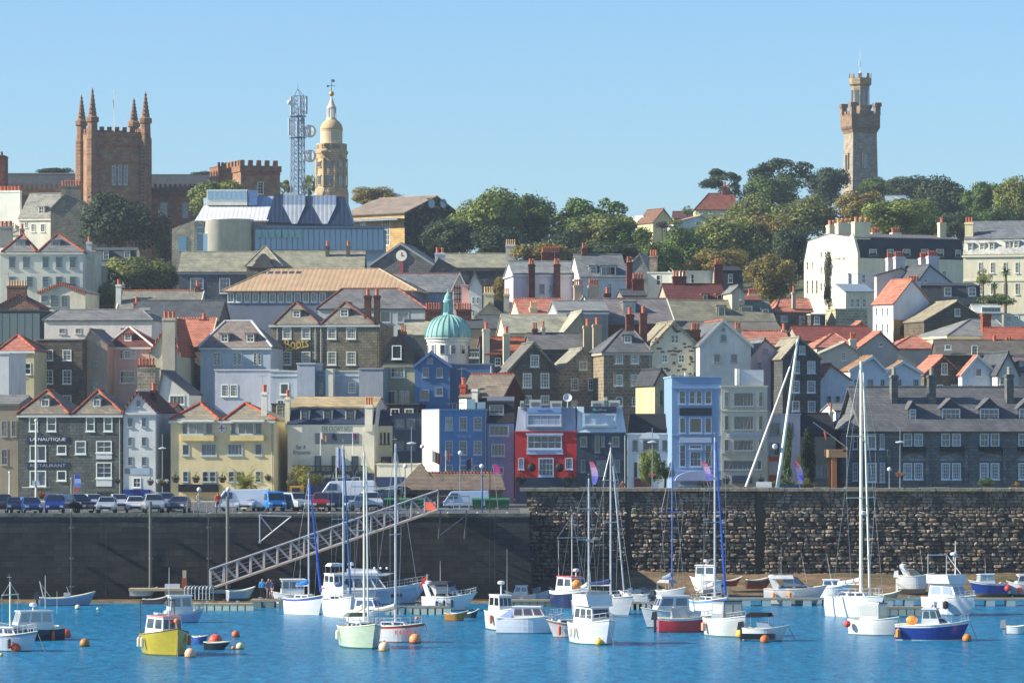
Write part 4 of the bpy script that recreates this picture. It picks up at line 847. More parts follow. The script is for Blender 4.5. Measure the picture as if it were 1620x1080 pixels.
# ---------------- market roofs ----------------
h=HS('dark stone market hall with large white windows, left block',283,430,560,430,0,12,'gs',400,wall='stone:#4f5562:#434956',rmat='slate:#8b8a7e',fr='#cfd6e4',cornice='paint:#6d7688',wins=[(301,440,322,464,3,3),(347,440,364,464,3,3)],cat='market building',name='market_hall')
h=HS('market hall middle range with long pale slate roof and two chimneys',400,575,572,425,0,11,'gs',399,wall='stone:#5c5b58:#4c4b49',rmat='slate:#8b8a7e',cat='market building',name='market_hall',chim=[(515,521,389,404,1,'stone:#6a655c',4),(548,554,389,404,1,'stone:#6a655c',4)])
h=HS('small pale hipped roof with curved gable on the market hall',390,445,556,420,0,8,'hip',390,rx=(418,421),wall='stone:#5c5b58',rmat='slate:#948f80',name='market_gable',cat='market building')
q=MB(); q.m(mat_of('slate:#4a4a4e')); u,z=h.fp(417,424); q.hexa([(u-1.6,-.6,z),(u+1.6,-.6,z),(u+1.6,1,z),(u-1.6,1,z)],[(u-.9,-.6,z+.9),(u+.9,-.6,z+.9),(u+.9,1,z+.9),(u-.9,1,z+.9)]); q.hexa([(u-1.1,-.6,z+.9),(u+1.1,-.6,z+.9),(u+1.1,1,z+.9),(u-1.1,1,z+.9)],[(u-.1,-.6,z+1.9),(u+.1,-.6,z+1.9),(u+.1,1,z+1.9),(u-.1,1,z+1.9)]); q.ob('curved_gable',h.o)
h=HS('stone market gable carrying a round white clock and a red banner',586,686,552,419,0,16,'gf',386,apex=634,wall='stone:#5d5f64:#4c4e54',rmat='slate:#938e80',verge='paint:#8d93a0',name='market_gable',cat='market building')
u,z=h.fp(635.5,404.5); q=MB(); q.m(WHITE()); q.tr=Matrix.Translation((u,-.1,z))@Matrix.Rotation(R(90),4,'X'); q.lathe([(.02,-.1),(.72,-.1),(.75,.0),(.72,.12),(.02,.12)],n=24); q.tr=None; q.m(M('paint','#a8483c')); q.box((u-.05,-.26,z-.05),(u+.05,-.22,z+.45)); q.box((u-.05,-.26,z-.05),(u+.3,-.22,z+.05)); q.lathe([(.02,0)],n=3) if 0 else None; q.ob('clock',h.o)
h.box(632.5,408,638,433,'cloth:#a85a58','banner',-.15); 
HS('dark stone gabled wing right of the clock gable',676,742,545,435,0,10,'gf',410,apex=694,wall='stone:#4f5057:#43444a',rmat='slate:#3f434c',name='market_gable',cat='market building',chim=[(688,704,400,415,2,'stucco:#b9bccb',1.0)])
HS('long pale slate market roof running right to the white chimney',690,812,562,424,0,12,'gs',403,wall='stone:#50504e:#434342',rmat='slate:#8b8a7e',cornice='stone:#5c5b58',name='market_hall',cat='market building',chim=[(800,816,387,408,5,'stucco:#e4e2dc',.8,.8,'#c9a07a')])
h=HS('large hipped roof of ochre metal sheets with a band of rooflights',360,652,530,459,0,13,'hip',426,rx=(428,600),wall='stucco:#66718a',rmat='seam:#bfa078',over=.7,fr='#cdd6e6',name='hall',cat='hall',wins=[(360+i*13.2,463,370+i*13.2,478,2,1) for i in range(12)])
for i in range(6):
    f=[h.pv(px,py,v) for px,py,v in ((404+i*12,446,1.9),(413+i*12,446,1.9),(422+i*11,428,5.8),(414+i*11,428,5.8))]
    (v0,zz),k=h.slope; pts=[Vector((f[0][0],1.9,zz+k*1.9+.05)),Vector((f[1][0],1.9,zz+k*1.9+.05)),Vector((f[2][0],5.8,zz+k*5.8+.05)),Vector((f[3][0],5.8,zz+k*5.8+.05))]
    q=MB(); q.m(M('glass','#4c4640')); q.slab(pts,.04); q.ob('rooflight',h.o)
h=HS('slate hipped roof over a white upper wall with two grey windows',503,672,497,487,0,11,'hip',457,rx=(541,630),wall='stucco:#a9adb5',rmat='slate:#6a6a70',cap='tile:#9a5a48',fr='#a5b0bb',wins=[(601,492,618,510,1,1),(628,492,647,510,1,1),(601,520,618,535,1,1),(628,520,640,535,1,1)])
h=HS('slate roof with pale wall between the ochre roof and the timbered gable',622,722,540,462,0,8,'gs',434,wall='stucco:#8694ad',rmat='slate:#70747e',cap='tile:#9a5a48')
h=HS('narrow timber-framed gabled house',716,738,520,455,0,8,'gf',433,apex=727,wall='stucco:#b8b6b4',rmat='slate:#7c7e84',verge='paint:#c9c6c2')
for i in range(5): q=h.box(719+i*3.6,452,720.2+i*3.6,490,'paint:#33302e','timber_frame',-.06)
for y in (455,464,473,482): h.box(718,y,736,y+1.4,'paint:#33302e','timber_frame',-.07)
HS('pink wall squeezed between the timbered gable and the white gable',730,748,512,452,0,7,wall='stucco:#b98e98')
HS('white gabled house with small windows right of the pink wall',742,762,508,452,0,9,'gf',432,apex=751,wall='stucco:#bfc2cc',rmat=SL,wins=[(747,470,750,480,1,2),(754,470,757,480,1,2),(747,490,750,500,1,2)])
HS('cream gabled house with two stout pot-topped chimneys',752,800,500,500,0,8,'gf',480,apex=774,wall='stucco:#c2b898',rmat=SLL,chim=[(765,781,463,490,4,'stucco:#c9c0a4',.5,.8,'#cfae84'),(797,806,465,490,3,'stucco:#b9b4a8',2,.8,'#cfae84')])
HS('dark-roofed house behind the cream gabled one',760,812,490,520,0,8,'gs',500,wall='stucco:#8f8a84',rmat=SLD)
# ---------------- centre ----------------
CP='brick:#6d433a'
h=HS('lilac rendered house crossed by two tall dark chimney breasts',812,915,520,433,0,9,'gs',415,wall='stucco:#b7afc6',rmat='slate:#7d8188',cornice='paint:#c3bfce',fr='#93a3bb',wins=[(853,449,862,466,1,2),(869,451,874,462,1,1)],chim=[(857,885,399,420,9,'brick:#6d3c34',7.5,.8,'#b8503a')])
h.chim(836,846,418,478,2,'brick:#5c3a3a',-.3,.5); h.chim(876,886,418,478,2,'brick:#5c3a3a',-.3,.5)
h=HS('white-fronted house under a tall slate roof with wide glazed dormer',918,992,515,438,0,10,'gs',404,wall='stucco:#bcc0c8',rmat='slate:#6c7078',cornice='paint:#c5cad2',fr='#cfdceb',wins=[(960,448,968,470,2,1)],dorm=[(934,421,944,433,'f'),(951,421,974,436,'f',None,3,1)],chim=[(920,929,393,416,2,'brick:#7a4a40')])
HS('grey slate-hung gable end behind the glazed dormer house',985,1027,530,432,-8,8,'gf',402,apex=1012,wall='slate:#777a82',rmat=SL)
HS('stout red brick chimney stack on a low slate ridge',985,1022,506,468,0,5,'gs',460,wall='stucco:#7a7370',rmat=SLD,name='chimney_house',chim=[(1000,1018,441,470,4,'brick:#7c3f35'),(991,1000,415,470,2,CP,3)])
HS('low white house with one grey window behind the brick stacks',1025,1080,520,432,-10,8,wall='stucco:#c6c8cc',wins=[(1038,435,1045,451,1,2)],chim=[(1028,1040,404,425,3,'stone:#7a7068',6)])
h=HS('white rendered wall house with roof clutter between the two brick stacks',1080,1132,515,430,0,8,wall='stucco:#c9c9c4',wins=[(1093,434,1098,448,1,2)])
h=HS('maroon-roofed row with two small orange dormers',1058,1150,498,478,0,9,'gs',451,wall='stucco:#9a8f86',rmat='tile:#6d3c34',chim=[(1064,1085,437,470,4,'brick:#7a4338'),(1130,1143,418,455,3,CP,7)],dorm=[(1112,466,1119,474,'f',None,1,1,None,'tile:#b4603c'),(1135,466,1142,474,'f',None,1,1,None,'tile:#b4603c')])
h=HS('black mansard tower house with one white window at the trees',1143,1176,508,470,0,8,'mansard',422,ym=428,wall='stucco:#8a8a88',rmat='slate:#2e323a',dorm=[(1152,433,1159,447,'f')])
HS('tiny cream rendered house with white window below the black mansard',1158,1178,490,462,0,6,'gf',453,wall='stucco:#b5ab98',rmat=SL,wins=[(1171,459,1175,474,1,2)])
HS('low roof with red pots and white chimney cap below the autumn trees',1180,1205,500,478,0,6,'gs',468,wall='stucco:#b9b2a6',rmat='tile:#9c5a40',chim=[(1183,1199,465,476,4,'stucco:#d0c8ba')])
HS('bright orange tiled roof under the lilac house',822,897,488,497,0,9,'gs',474,wall='stucco:#c9bfa8',rmat=OR,chim=[(838,850,486,500,3,'stucco:#cfc6b0',0.5,.7,'#cfae84'),(881,890,486,496,3,'stucco:#cfc6b0',0.5,.7,'#cfae84')])
HS('cream gable with two pale pot-topped chimneys at mid slope',905,955,484,490,0,8,'gf',470,apex=923,wall='stucco:#c6bca6',rmat=SLL,chim=[(908,922,451,482,4,'stucco:#b39a88',1.0),(931,947,451,482,4,'stucco:#b39a88',1.0),(955,966,464,475,1,'brick:#7c5145',3)])
HS('low grey roof with wide white fascia left of centre',882,962,470,492,0,8,'gs',478,wall='stucco:#8a8c96',rmat='slate:#83858c',cornice='paint:#cfd4dc')
HS('large plum-grey slate roof with a dark open dormer and white right verge',938,1066,474,512,0,12,'gs',474,wall='brick:#6d4a40:#4d3a34',rmat='slate:#746f76',verge='paint:#c6c7c4',dorm=[(988,478,1005,496,'f',None,1,1,None,None,'#c3c8d0')])
HS('long sage-grey slate roof with three square dormers',1063,1228,486,512,0,11,'gs',477,wall='stone:#6b645c:#57524c',rmat='slate:#77766c',dorm=[(1136,484,1147,500,'f',None,1,1),(1172,484,1190,494,'f',None,1,1),(1206,489,1216,496,'f',None,1,1)])
HS('brownish low wall and parapet below the long sage-grey roof',1072,1236,474,522,0,7,'gs',511,wall='stone:#6d655c:#57504a',rmat='slate:#6e6a66')
HS('pale grey slate roof with cream gable left of the skylight roof',800,902,462,527,0,8,'gs',500,wall='stucco:#b9b5a8',rmat='slate:#96958c',cap='paint:#b9b8b0')
HS('steep pale slate roof with one bright skylight',893,932,458,525,0,9,'gf',493,apex=893+42 if 0 else 921,wall='stucco:#9c9486',rmat='slate:#a2a096')
HS('wide dark slate roof behind the two stone gables',842,925,444,553,0,8,'gs',529,wall='stone:#5f5a54',rmat='slate:#67666a',chim=[(857,862,518,530,1,'stucco:#b9b5a8'),(842,850,520,530,3,'brick:#7c5145')])
HS('low flat-roofed blocks with vents beneath the pale slate roofs',838,884,452,540,0,6,wall='stucco:#a9aaad',cap='paint:#c5c8cc')
HS('orange pantiled roof with tall white rendered chimneys',768,835,440,560,0,9,'gs',535,wall='stucco:#4a5668',rmat=ORC,wins=[(783,566,792,578,2,2)],chim=[(764,774,520,575,1,'stucco:#d8d4c8',.3),(796,806,527,640,1,'stucco:#cfc6b0',-1.2)])
h=HS('dark stone gabled house with five white sash windows',805,883,420,586,0,10,'gf',543,apex=845,wall='stone:#57544f:#454340',rmat='slate:#6d6a68',verge='stone:#7c776f',wins=[(839,561,853,580,3,4),(827,590,841,613,3,4),(855,590,869,613,3,4),(827,625,841,640,3,4),(855,625,869,640,3,4)])
h.pipe(806,590,640)
h=HS('weathered stone gabled house with two very tall chimneys',883,952,424,588,0,10,'gf',552,apex=922,wall='rubble:#7c756c:#5f5a54',rmat='slate:#8f8c82',wins=[(916,571,929,585,2,4),(903,598,915,617,3,4),(930,598,942,617,3,4),(903,633,914,642,2,2)],chim=[(923,936,515,565,1,'stucco:#a39680',6),(938,951,513,580,1,'stucco:#a39680',3)])
h.pipe(912,556,582)
h=HS('tall stone hip-roofed house with pale window surrounds',955,1029,417,556,0,10,'hip',521,rx=(984,1002),wall='rubble:#6b6258:#564f48',rmat='slate:#5e6068',cornice='paint:#a8a29a',wins=row([(974,985),(999,1010)],560,575,3,4)+row([(974,985),(999,1010)],592,610,3,4)+row([(974,985),(1000,1008)],628,642,2,3),dorm=[(987,531,999,542,'f')],chim=[(990,1002,497,530,1,'brick:#7c5145',5),(1012,1023,495,545,1,'brick:#7c5145',4)])
for xs,ys in (((971,988),(557,578)),((996,1013),(557,578)),((971,988),(589,613)),((996,1013),(589,613))):
    h.box(xs[0],ys[0],xs[0]+2.5,ys[1],'stone:#b3a892','quoin',-.05); h.box(xs[1]-2.5,ys[0],xs[1],ys[1],'stone:#b3a892','quoin',-.05)
h.pipe(1028,560,640); h.box(955,620,1029,622,'stone:#8d8374','string_course',-.08)
h=HS('white-washed rubble gabled house with patches of bare stone',1031,1106,418,548,0,11,'gf',510,apex=1066,wall='stucco:#c0bcb2',rmat='slate:#8f8778',verge='stone:#a39a8a',wins=[(1062,530,1067,542,1,2),(1068,530,1073,542,1,2),(1047,561,1056,573,2,2),(1073,561,1083,573,2,2),(1047,592,1056,604,2,2),(1073,592,1083,604,2,2)])
rr=random.Random(9); q=MB(); q.m(mat_of('stone:#5f594f'))
for i in range(150):
    u=rr.uniform(.2,h.L-.2); z=rr.uniform(h.ze-6,h.ze+2.2); 
    if z>h.ze and abs(u-h.ua)>(h.zr-z)*1.0: continue
    w_=rr.uniform(.12,.3); 
    if any(a-.3<u<c+.3 and b_-.2<z<d_+.2 for a,b_,c,d_ in h.rects([(1060,528,1075,543),(1046,560,1057,574),(1072,560,1084,574),(1046,590,1057,605),(1072,590,1084,605)],h.fp)): continue
    q.hexa([(u-w_,-.02,z-.08),(u+w_,-.02,z-.09),(u+w_,.02,z-.09),(u-w_,.02,z-.08)],[(u-w_*.8,-.025,z+.1),(u+w_*.9,-.02,z+.09),(u+w_,.02,z+.1),(u-w_,.02,z+.1)])
q.ob('bare_stone',h.o)
h=HS('tall plain white gabled house with three small dark windows',1107,1188,416,546,0,11,'gf',508,apex=1144,wall='stucco:#c0c2c6',rmat='slate:#62646c',cap=ORC,verge='paint:#d5d3d0',fr='#9aa3ad',wins=[(1140,529,1149,540,2,3),(1129,560,1139,573,2,3),(1156,560,1166,573,2,3),(1142,519,1147,523,1,1)],chim=[(1093,1107,521,560,3,'brick:#8a5a48',3)])
h=HS('pale pink gabled house beside the dark stone tower house',1188,1240,418,563,0,10,'gf',537,apex=1210,wall='stucco:#bda9ba',rmat=SL,fr='#9aa3b0',wins=[(1207,551,1215,560,2,2),(1197,573,1204,583,2,2),(1220,573,1230,587,2,2),(1220,605,1230,618,2,2),(1197,605,1204,616,2,2)])
HS('orange roofs with small cream chimneys behind the white gable',1162,1252,440,548,0,8,'gs',525,wall='stucco:#b9a890',rmat=OR,chim=[(1162,1172,520,545,2,'stucco:#c4a88c',.5),(1236,1244,522,540,1,'stucco:#c4a88c')])
h=HS('tall dark stone house with six white sash windows behind the leaning poles',1238,1298,412,566,0,10,'gf',535,apex=1265,wall='stone:#44474a:#35383c',rmat='slate:#8d877c',fr='#b9c6dc',wins=[(1264,547,1274,560,2,4),(1257,571,1265,590,2,3),(1277,571,1290,590,3,4),(1253,602,1265,621,3,4),(1277,602,1290,621,3,4),(1253,634,1265,650,2,3),(1278,634,1290,652,3,4)])
# ---------------- right hillside ----------------
CR='stucco:#e8e2c8'
h=HS('cream terrace with black mansard storey, white dormers and a sunlit gabled side',1357,1526,588,409,24,24,'mansard',372,ym=377,left_to=1272,wall='stucco:#d2cdbf',rmat='slate:#24303c',cap='slate:#6a666a',name='terrace',cat='terrace building',fr='#cfd3cc',
  lwins=[(1276,443,1279,465,1,3),(1284,443,1287,465,1,3),(1291,443,1294,465,1,3),(1276,414,1279,427,1,2),(1284,414,1287,427,1,2),(1298,398,1301,408,1,2),(1305,398,1308,408,1,2),(1312,398,1315,408,1,2),(1327,400,1330,412,1,2),(1334,400,1337,412,1,2),(1341,400,1344,412,1,2),(1298,422,1301,434,1,2),(1298,447,1301,460,1,2)],
  wins=[(1362,432,1370,447,2,3),(1530-40,428,1497,440,2,2)],dorm=[(1375,394,1387,406,'f'),(1403,394,1414,406,'f'),(1428,394,1440,406,'f'),(1457,394,1469,406,'f'),(1481,394,1493,406,'f'),(1511,395,1520,407,'f')])
h.chim(1357,1369,372,384,3,'stucco:#e8e2c8',8); h.chim(1378,1392,368,380,3,'stucco:#e8e2c8',10); h.chim(1410,1424,368,380,3,'stucco:#d8cfb4',12)
for (px,yt,n) in ((1309,356,4),(1323,353,4),(1349,351,3)):
    v=h.lp(px,420)[0]; z=h.lp(px,yt)[1]; zl=h.lp(px,390)[1]; chimney(h.o,.05,2.6,v-.5,v+.5,zl,z,n,'stucco:#e8e2c8','#c98a5c')
q=MB(); q.m(mat_of(CR)); 
for pa,pb,pc,ya,yt,yc in ((1316,1328,1338,388,375,385),(1338,1350,1358,385,368,400)):
    A_,B_,C_=[h.lp(p,y) for p,y in ((pa,ya),(pb,yt),(pc,yc))]; q.hexa([(-.14,A_[0],A_[1]-2),(-.14,C_[0],C_[1]-2),(.25,C_[0],C_[1]-2),(.25,A_[0],A_[1]-2)],[(-.14,A_[0],A_[1]),(-.14,C_[0],C_[1]),(.25,C_[0],C_[1]),(.25,A_[0],A_[1])]); q.hexa([(-.14,A_[0],A_[1]),(-.14,C_[0],C_[1]),(.25,C_[0],C_[1]),(.25,A_[0],A_[1])],[(-.14,B_[0]+.05,B_[1]),(-.14,B_[0]-.05,B_[1]),(.25,B_[0]-.05,B_[1]),(.25,B_[0]+.05,B_[1])])
q.ob('side_gable',h.o)
h=HS('white neighbour of the cream terrace with one tall lit chimney',1485,1530,596,420,24,10,wall='stucco:#cfc9b8',chim=[(1485,1495,352,430,1,'stucco:#ece2c0',2)])
h=HS('grand cream mansard hotel cut by the right edge',1524,1660,560,402,-14,12,'mansard',350,ym=378,wall='stucco:#efe9d6',rmat='slate:#b9b9bc',cap='slate:#6b6f7a',name='hotel',cat='hotel',fr='#e6e6e6',cornice='paint:#f0ead2',bands=[(442,.25,'stucco:#efe9d6')],
  wins=row([(1548,1554),(1567,1573),(1587,1593),(1606,1612)],415,432,2,3)+row([(1548,1554),(1567,1573),(1587,1593),(1606,1612)],448,466,2,3),dorm=[(1531,385,1538,398,'f',None,2,2,'paint:#e8e4d4'),(1550,385,1557,396,'f',None,2,2,'paint:#e8e4d4'),(1565,384,1572,396,'f',None,2,2,'paint:#e8e4d4'),(1590,382,1597,394,'f',None,2,2,'paint:#e8e4d4'),(1604,381,1611,393,'f',None,2,2,'paint:#e8e4d4')],chim=[(1527,1540,352,372,3,'stucco:#e8ddb8',2)])
h=HS('lilac-pink gable with tall double chimney in front of the cream terrace',1387,1450,545,436,18,12,'gf',425,apex=1424,left_to=1383,wall='stucco:#b5a8b0',rmat=SLD,chim=[(1415,1430,406,440,4,'stucco:#b9b0bb',1.0,.8,'#a8584a'),(1403,1412,408,430,3,'stucco:#cfc8cc',3,.8)])
h=HS('pale lilac gable with broad chimney and one black window',1450,1505,540,447,18,10,'gf',420,apex=1470,wall='stucco:#b3b0c0',rmat=SLD,wins=[(1460,441,1468,447,1,1)],chim=[(1467,1484,405,430,4,'stucco:#b9b5c2',1,.8,'#a8584a'),(1455,1466,408,430,3,'stucco:#cfc8cc',3,.8)])
h=HS('white building with lean-to glass porch and striped shutters beside the cream terrace',1357,1386,560,433,20,8,wall='stucco:#c9c8cc',left_to=1340,wins=[(1363,434,1369,447,1,2)],cap='paint:#d8d8d8')
h=HS('white garden house with lead canopy above a rubble terrace wall',1338,1380,528,462,16,7,'shed',450,wall='stucco:#d8d2c0',rmat='metal:#a3b0b4',wins=[(1345,472,1351,486,2,2),(1354,472,1360,486,2,2),(1364,472,1370,486,2,2)],left_to=1325)
h=HS('rubble garden terrace wall below the white garden house',1322,1372,505,490,0,6,wall='rubble:#8f8a7c:#75705f',name='terrace_wall',cat='wall')
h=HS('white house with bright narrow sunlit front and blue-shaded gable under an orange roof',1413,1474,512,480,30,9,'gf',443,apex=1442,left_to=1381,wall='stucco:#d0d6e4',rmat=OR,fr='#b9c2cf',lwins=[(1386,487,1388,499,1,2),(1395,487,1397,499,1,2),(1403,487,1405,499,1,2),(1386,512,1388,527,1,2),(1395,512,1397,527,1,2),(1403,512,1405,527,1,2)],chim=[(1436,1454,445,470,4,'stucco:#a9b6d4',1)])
h.box(1414,506,1450,545,'stone:#a0805a:#8a6c48','stone_front',-.12); h.box(1424,517,1429,530,'paint:#4a2c28','dark_window',-.16); h.box(1438,517,1443,530,'paint:#4a2c28','dark_window',-.16)
h=HS('dark mansard slate house with two white dormers behind the barn',1457,1552,528,482,8,9,'mansard',448,ym=452,wall='stone:#4c4a48',rmat='slate:#3b4148',dorm=[(1494,454,1505,468,'f'),(1532,454,1544,468,'f')])
h=HS('rough dark stone barn with pale left roof slope',1462,1562,505,508,14,10,'gf',477,apex=1514,wall='rubble:#4a443e:#3a3531',rmat='slate:#8f8678',wins=[(1510,488,1519,500,1,1)])
h=HS('white conservatory on top of the dark stone barn',1545,1585,512,496,8,5,'gs',484,wall='stucco:#e0ddd4',rmat='slate:#b9bcc4',wins=[(1553,486,1583,494,6,1)],name='conservatory',cat='conservatory')
HS('low white glazed pavilion under the palm trees at the right edge',1588,1640,515,497,-10,6,'flat',wall='stucco:#e6e6e2',wins=[(1592,500,1600,509,2,2),(1604,499,1612,508,2,2)],name='pavilion',cat='pavilion')
h=HS('stone house with ribbed orange hipped roof and pale lintels',1228,1283,502,492,8,9,'hip',472,rx=(1232,1278),wall='stone:#665d58:#544c48',rmat=OR,fr='#c3c8cc',wins=[(1235,500,1246,509,2,1),(1264,500,1273,518,1,2)],chim=[(1253,1258,462,480,1,'stucco:#a39a90',.5)])
HS('lower dark wing with white dormer right of the ribbed orange roof',1283,1306,500,498,0,6,wall='stone:#4f4a48',wins=[(1288,500,1297,513,2,2)],cap='paint:#c9c9c9')
HS('shaded dark orange-tiled lean roof in the middle of the right slope',1265,1385,470,540,0,9,'gs',518,wall='stucco:#8d8680',rmat='tile:#8a4a3a')  # darker tile colour carries the shade on these orange tiles
HS('orange gable-roofed house with grey wall and one small window',1328,1378,478,534,22,8,'gf',510,apex=1362,left_to=1320,wall='stucco:#a39c94',rmat=OR,wins=[(1361,521,1368,526,2,1)])
HS('white house with orange hipped roof and a cream chimney',1292,1352,452,548,0,8,'hip',528,rx=(1316,1322),wall='stucco:#cfc6b0',rmat=OR,chim=[(1344,1354,536,560,2,'stucco:#cfc6b4',-.5)])
HS('pale grey house with shallow slate gable and one square window',1298,1362,442,560,12,9,'gf',543,apex=1336,left_to=1290,wall='stucco:#b9b3aa',rmat='slate:#a39f98',wins=[(1331,557,1338,570,2,3)])
HS('large plain grey gable with bright orange left slope',1357,1420,462,552,20,12,'gf',526,apex=1392,left_to=1345,wall='stucco:#a7a5a8',rmat=OR,wins=[(1390,542,1396,548,1,1)])
HS('long grey parapet wall with orange hipped roof above',1412,1480,468,550,4,10,'hip',532,rx=(1440,1452),wall='stucco:#a9a5a2',rmat=OR,cap=None)
HS('grey hipped slate roof with cream fascia and a brick chimney',1500,1600,474,530,16,10,'hip',505,rx=(1535,1575),wall='stucco:#cfc5a4',rmat='slate:#83858a',cornice='paint:#e4dcc0',chim=[(1553,1566,496,520,0,'brick:#8f4f38',1.0)])
HS('weathered orange roof with rows of slit vents at the right edge',1556,1660,466,545,-8,10,'gs',520,wall='stucco:#b5ada2',rmat='tile:#b06044')
HS('dark stone terrace with white doorways behind the small gables',1484,1640,455,562,0,8,'gs',540,wall='stone:#4c4542:#3c3836',rmat='slate:#5e5a58',wins=[(1495,545,1505,553,2,2),(1537,546,1547,562,2,3)],chim=[(1568,1578,541,565,1,'stucco:#c9c6be'),(1590,1600,543,565,2,'stucco:#c9c6be')])
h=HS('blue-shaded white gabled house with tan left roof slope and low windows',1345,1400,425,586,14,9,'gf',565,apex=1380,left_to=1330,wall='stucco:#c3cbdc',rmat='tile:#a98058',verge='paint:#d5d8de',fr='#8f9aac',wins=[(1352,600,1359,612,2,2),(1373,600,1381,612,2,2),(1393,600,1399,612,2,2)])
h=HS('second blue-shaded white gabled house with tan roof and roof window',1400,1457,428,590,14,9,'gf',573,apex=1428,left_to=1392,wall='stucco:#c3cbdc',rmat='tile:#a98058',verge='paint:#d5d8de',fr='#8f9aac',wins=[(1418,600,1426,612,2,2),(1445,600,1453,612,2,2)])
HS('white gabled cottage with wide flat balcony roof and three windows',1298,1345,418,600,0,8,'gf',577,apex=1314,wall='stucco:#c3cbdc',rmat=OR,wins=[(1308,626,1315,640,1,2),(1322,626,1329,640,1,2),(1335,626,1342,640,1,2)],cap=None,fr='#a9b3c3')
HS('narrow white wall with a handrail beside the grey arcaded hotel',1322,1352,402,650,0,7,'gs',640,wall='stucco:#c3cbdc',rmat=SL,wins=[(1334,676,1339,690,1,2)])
h=HS('stone gabled cottage with orange roof and arched white window',1462,1522,432,592,10,9,'gf',564,apex=1492,left_to=1440,wall='stone:#59524b:#47423c',rmat=OR,fr='#d6dbe2',wins=[(1489,574,1499,592,2,3),(1482,608,1492,614,2,1),(1505,608,1515,614,2,1)],dorm=())
h=HS('white gabled cottage with one black window and orange roof',1522,1578,430,592,10,9,'gf',564,apex=1546,left_to=1516,wall='stucco:#b9c6de',rmat=OR,verge='paint:#d8d8d8',wins=[(1543,582,1553,595,1,1),(1530,608,1540,614,1,1)])
h=HS('pale grey gabled cottage with bay dormer at the right edge',1578,1612,428,590,8,9,'gf',558,apex=1595,wall='stucco:#b5b3b8',rmat=SLD,wins=[(1582,596,1588,608,1,2),(1597,596,1604,608,1,2)])
h=HS('grey-dormered end cottage cut by the right edge',1612,1660,430,588,0,9,'gs',566,wall='stucco:#a9a4a0',rmat='slate:#6a6068',dorm=[(1613,572,1619,582)])
# grey arcaded hotel
h=HS('long dark grey stone hotel with arcaded front and hipped dormers',1366,1680,386,677,0,11,'gs',614,wall='stone:#565e68:#454c55',rmat='slate:#5e5f68',name='hotel',cat='hotel',fr='#c9d6ea',cornice='paint:#7a7f88',over=.6,
  wins=row([(1372,1386),(1392,1399)],686,710,2,1)+row([(1372,1387),(1392,1400)],732,762,3,5)+sum([row([(a,a+14),(a+17,a+31)],685,706,2,2)+row([(a,a+14),(a+17,a+31)],732,758,4,5) for a in (1429,1489,1550,1611)],[]),
  dorm=[(1439,647,1449,664,'g',633,1,3,'slate:#454a54',None),(1490,646,1519,663,'g',629,4,2,'slate:#454a54'),(1550,646,1580,663,'g',629,4,2,'slate:#454a54'),(1612,646,1642,663,'g',629,4,2,'slate:#454a54')],chim=[(1409,1419,593,640,1,'stone:#5a5d60',3.6,.9,'#8f8a80'),(1468,1479,593,640,1,'stone:#5a5d60',3.6,.9,'#8f8a80'),(1591,1602,592,640,1,'stone:#5a5d60',3.6,.9,'#8f8a80')])
for i in range(6): h.box(1412+i*61-8,711,1412+i*61-3,766,'stone:#5c646e','pilaster',-.25)
for i in range(4):
    h.box(1428+i*61,706,1464+i*61,713,'foliage:#2b3224','window_box',-.5)
    a,zz=h.fp(1427+i*61,731); c_,_=h.fp(1463+i*61,731); q=MB(); q.m(mat_of('stone:#6d747c')); um=(a+c_)/2; rw=(c_-a)/2+.1
    pts=[(um+rw*math.cos(t_*math.pi/10),zz+.1+.75*math.sin(t_*math.pi/10)) for t_ in range(11)]; q.hexa([(p[0],-.12,p[1]) for p in pts],[(p[0],-.004,p[1]) for p in pts]); q.ob('arch',h.o)
h2=HS('corner turret bay of the grey arcaded hotel with small pointed roof',1340,1366,388,677,0,8,'hip',640,rx=(1362,1366),wall='stone:#5c6470:#4a515c',rmat='slate:#6b6c75',name='turret_bay',cat='hotel wing',over=.5,fr='#c9d6ea',wins=[(1349,686,1357,710,1,2),(1349,732,1357,760,2,4)])
# ---------------- sea front ----------------
h=HS('dark stone restaurant house with twin hipped gables and two navy signs',30,193,400,654,0,10,'hips',617,segs=[(30,75,110),(115,155,193)],wall='stone:#4a5054:#3c4246',rmat='slate:#7a736c',cap='tile:#a3583c',cornice='paint:#b9bec6',fr='#d3dae4',name='restaurant',cat='restaurant',
  wins=row([(46,60),(74,89),(136,150),(164,178)],659,682,1,2)+[(47,704,73,729,2,1),(90,704,105,718,1,1),(119,697,136,718,1,2),(152,697,177,716,2,2),(47,744,73,769,2,1),(90,744,105,760,1,1),(152,731,177,756,2,3)],dorm=[(65,631,78,643,'g',624,2,1),(147,631,159,643,'g',624,2,1)])
h.box(152,716,177,726,'paint:#b9bfd0','panel',-.06); h.box(152,757,177,769,'paint:#b9bfd0','panel',-.06)
h.sign(43,690,109,700,'paint:#1b2b4a','LA NAUTIQUE','#dfe3e8',tw=.85,th=.6); h.sign(43,731,109,741,'paint:#1b2b4a','RESTAURANT','#8f9ab5',tw=.85,th=.5)
h.box(153,778,178,792,'paint:#1c1c20','doorway',-.03)
h=HS('narrow white gabled house with eight small windows and a navy shop awning',195,246,399,650,0,10,'gf',620,apex=217,wall='stucco:#b5bac6',rmat=BR,cap='paint:#b9b9bd',cornice='paint:#bcc0ca',fr='#8f98a8',cat='shop house',wins=[(216,633,222,643,1,2)]+row([(202,210),(224,232)],661,675,2,4)+row([(202,210),(224,232)],691,705,2,4)+row([(202,210),(224,232)],722,736,2,4)+[(210,755,223,771,2,2,{'fr':'#d8dce4'})],chim=[(239,248,617,650,1,'brick:#5a3a36',4)])
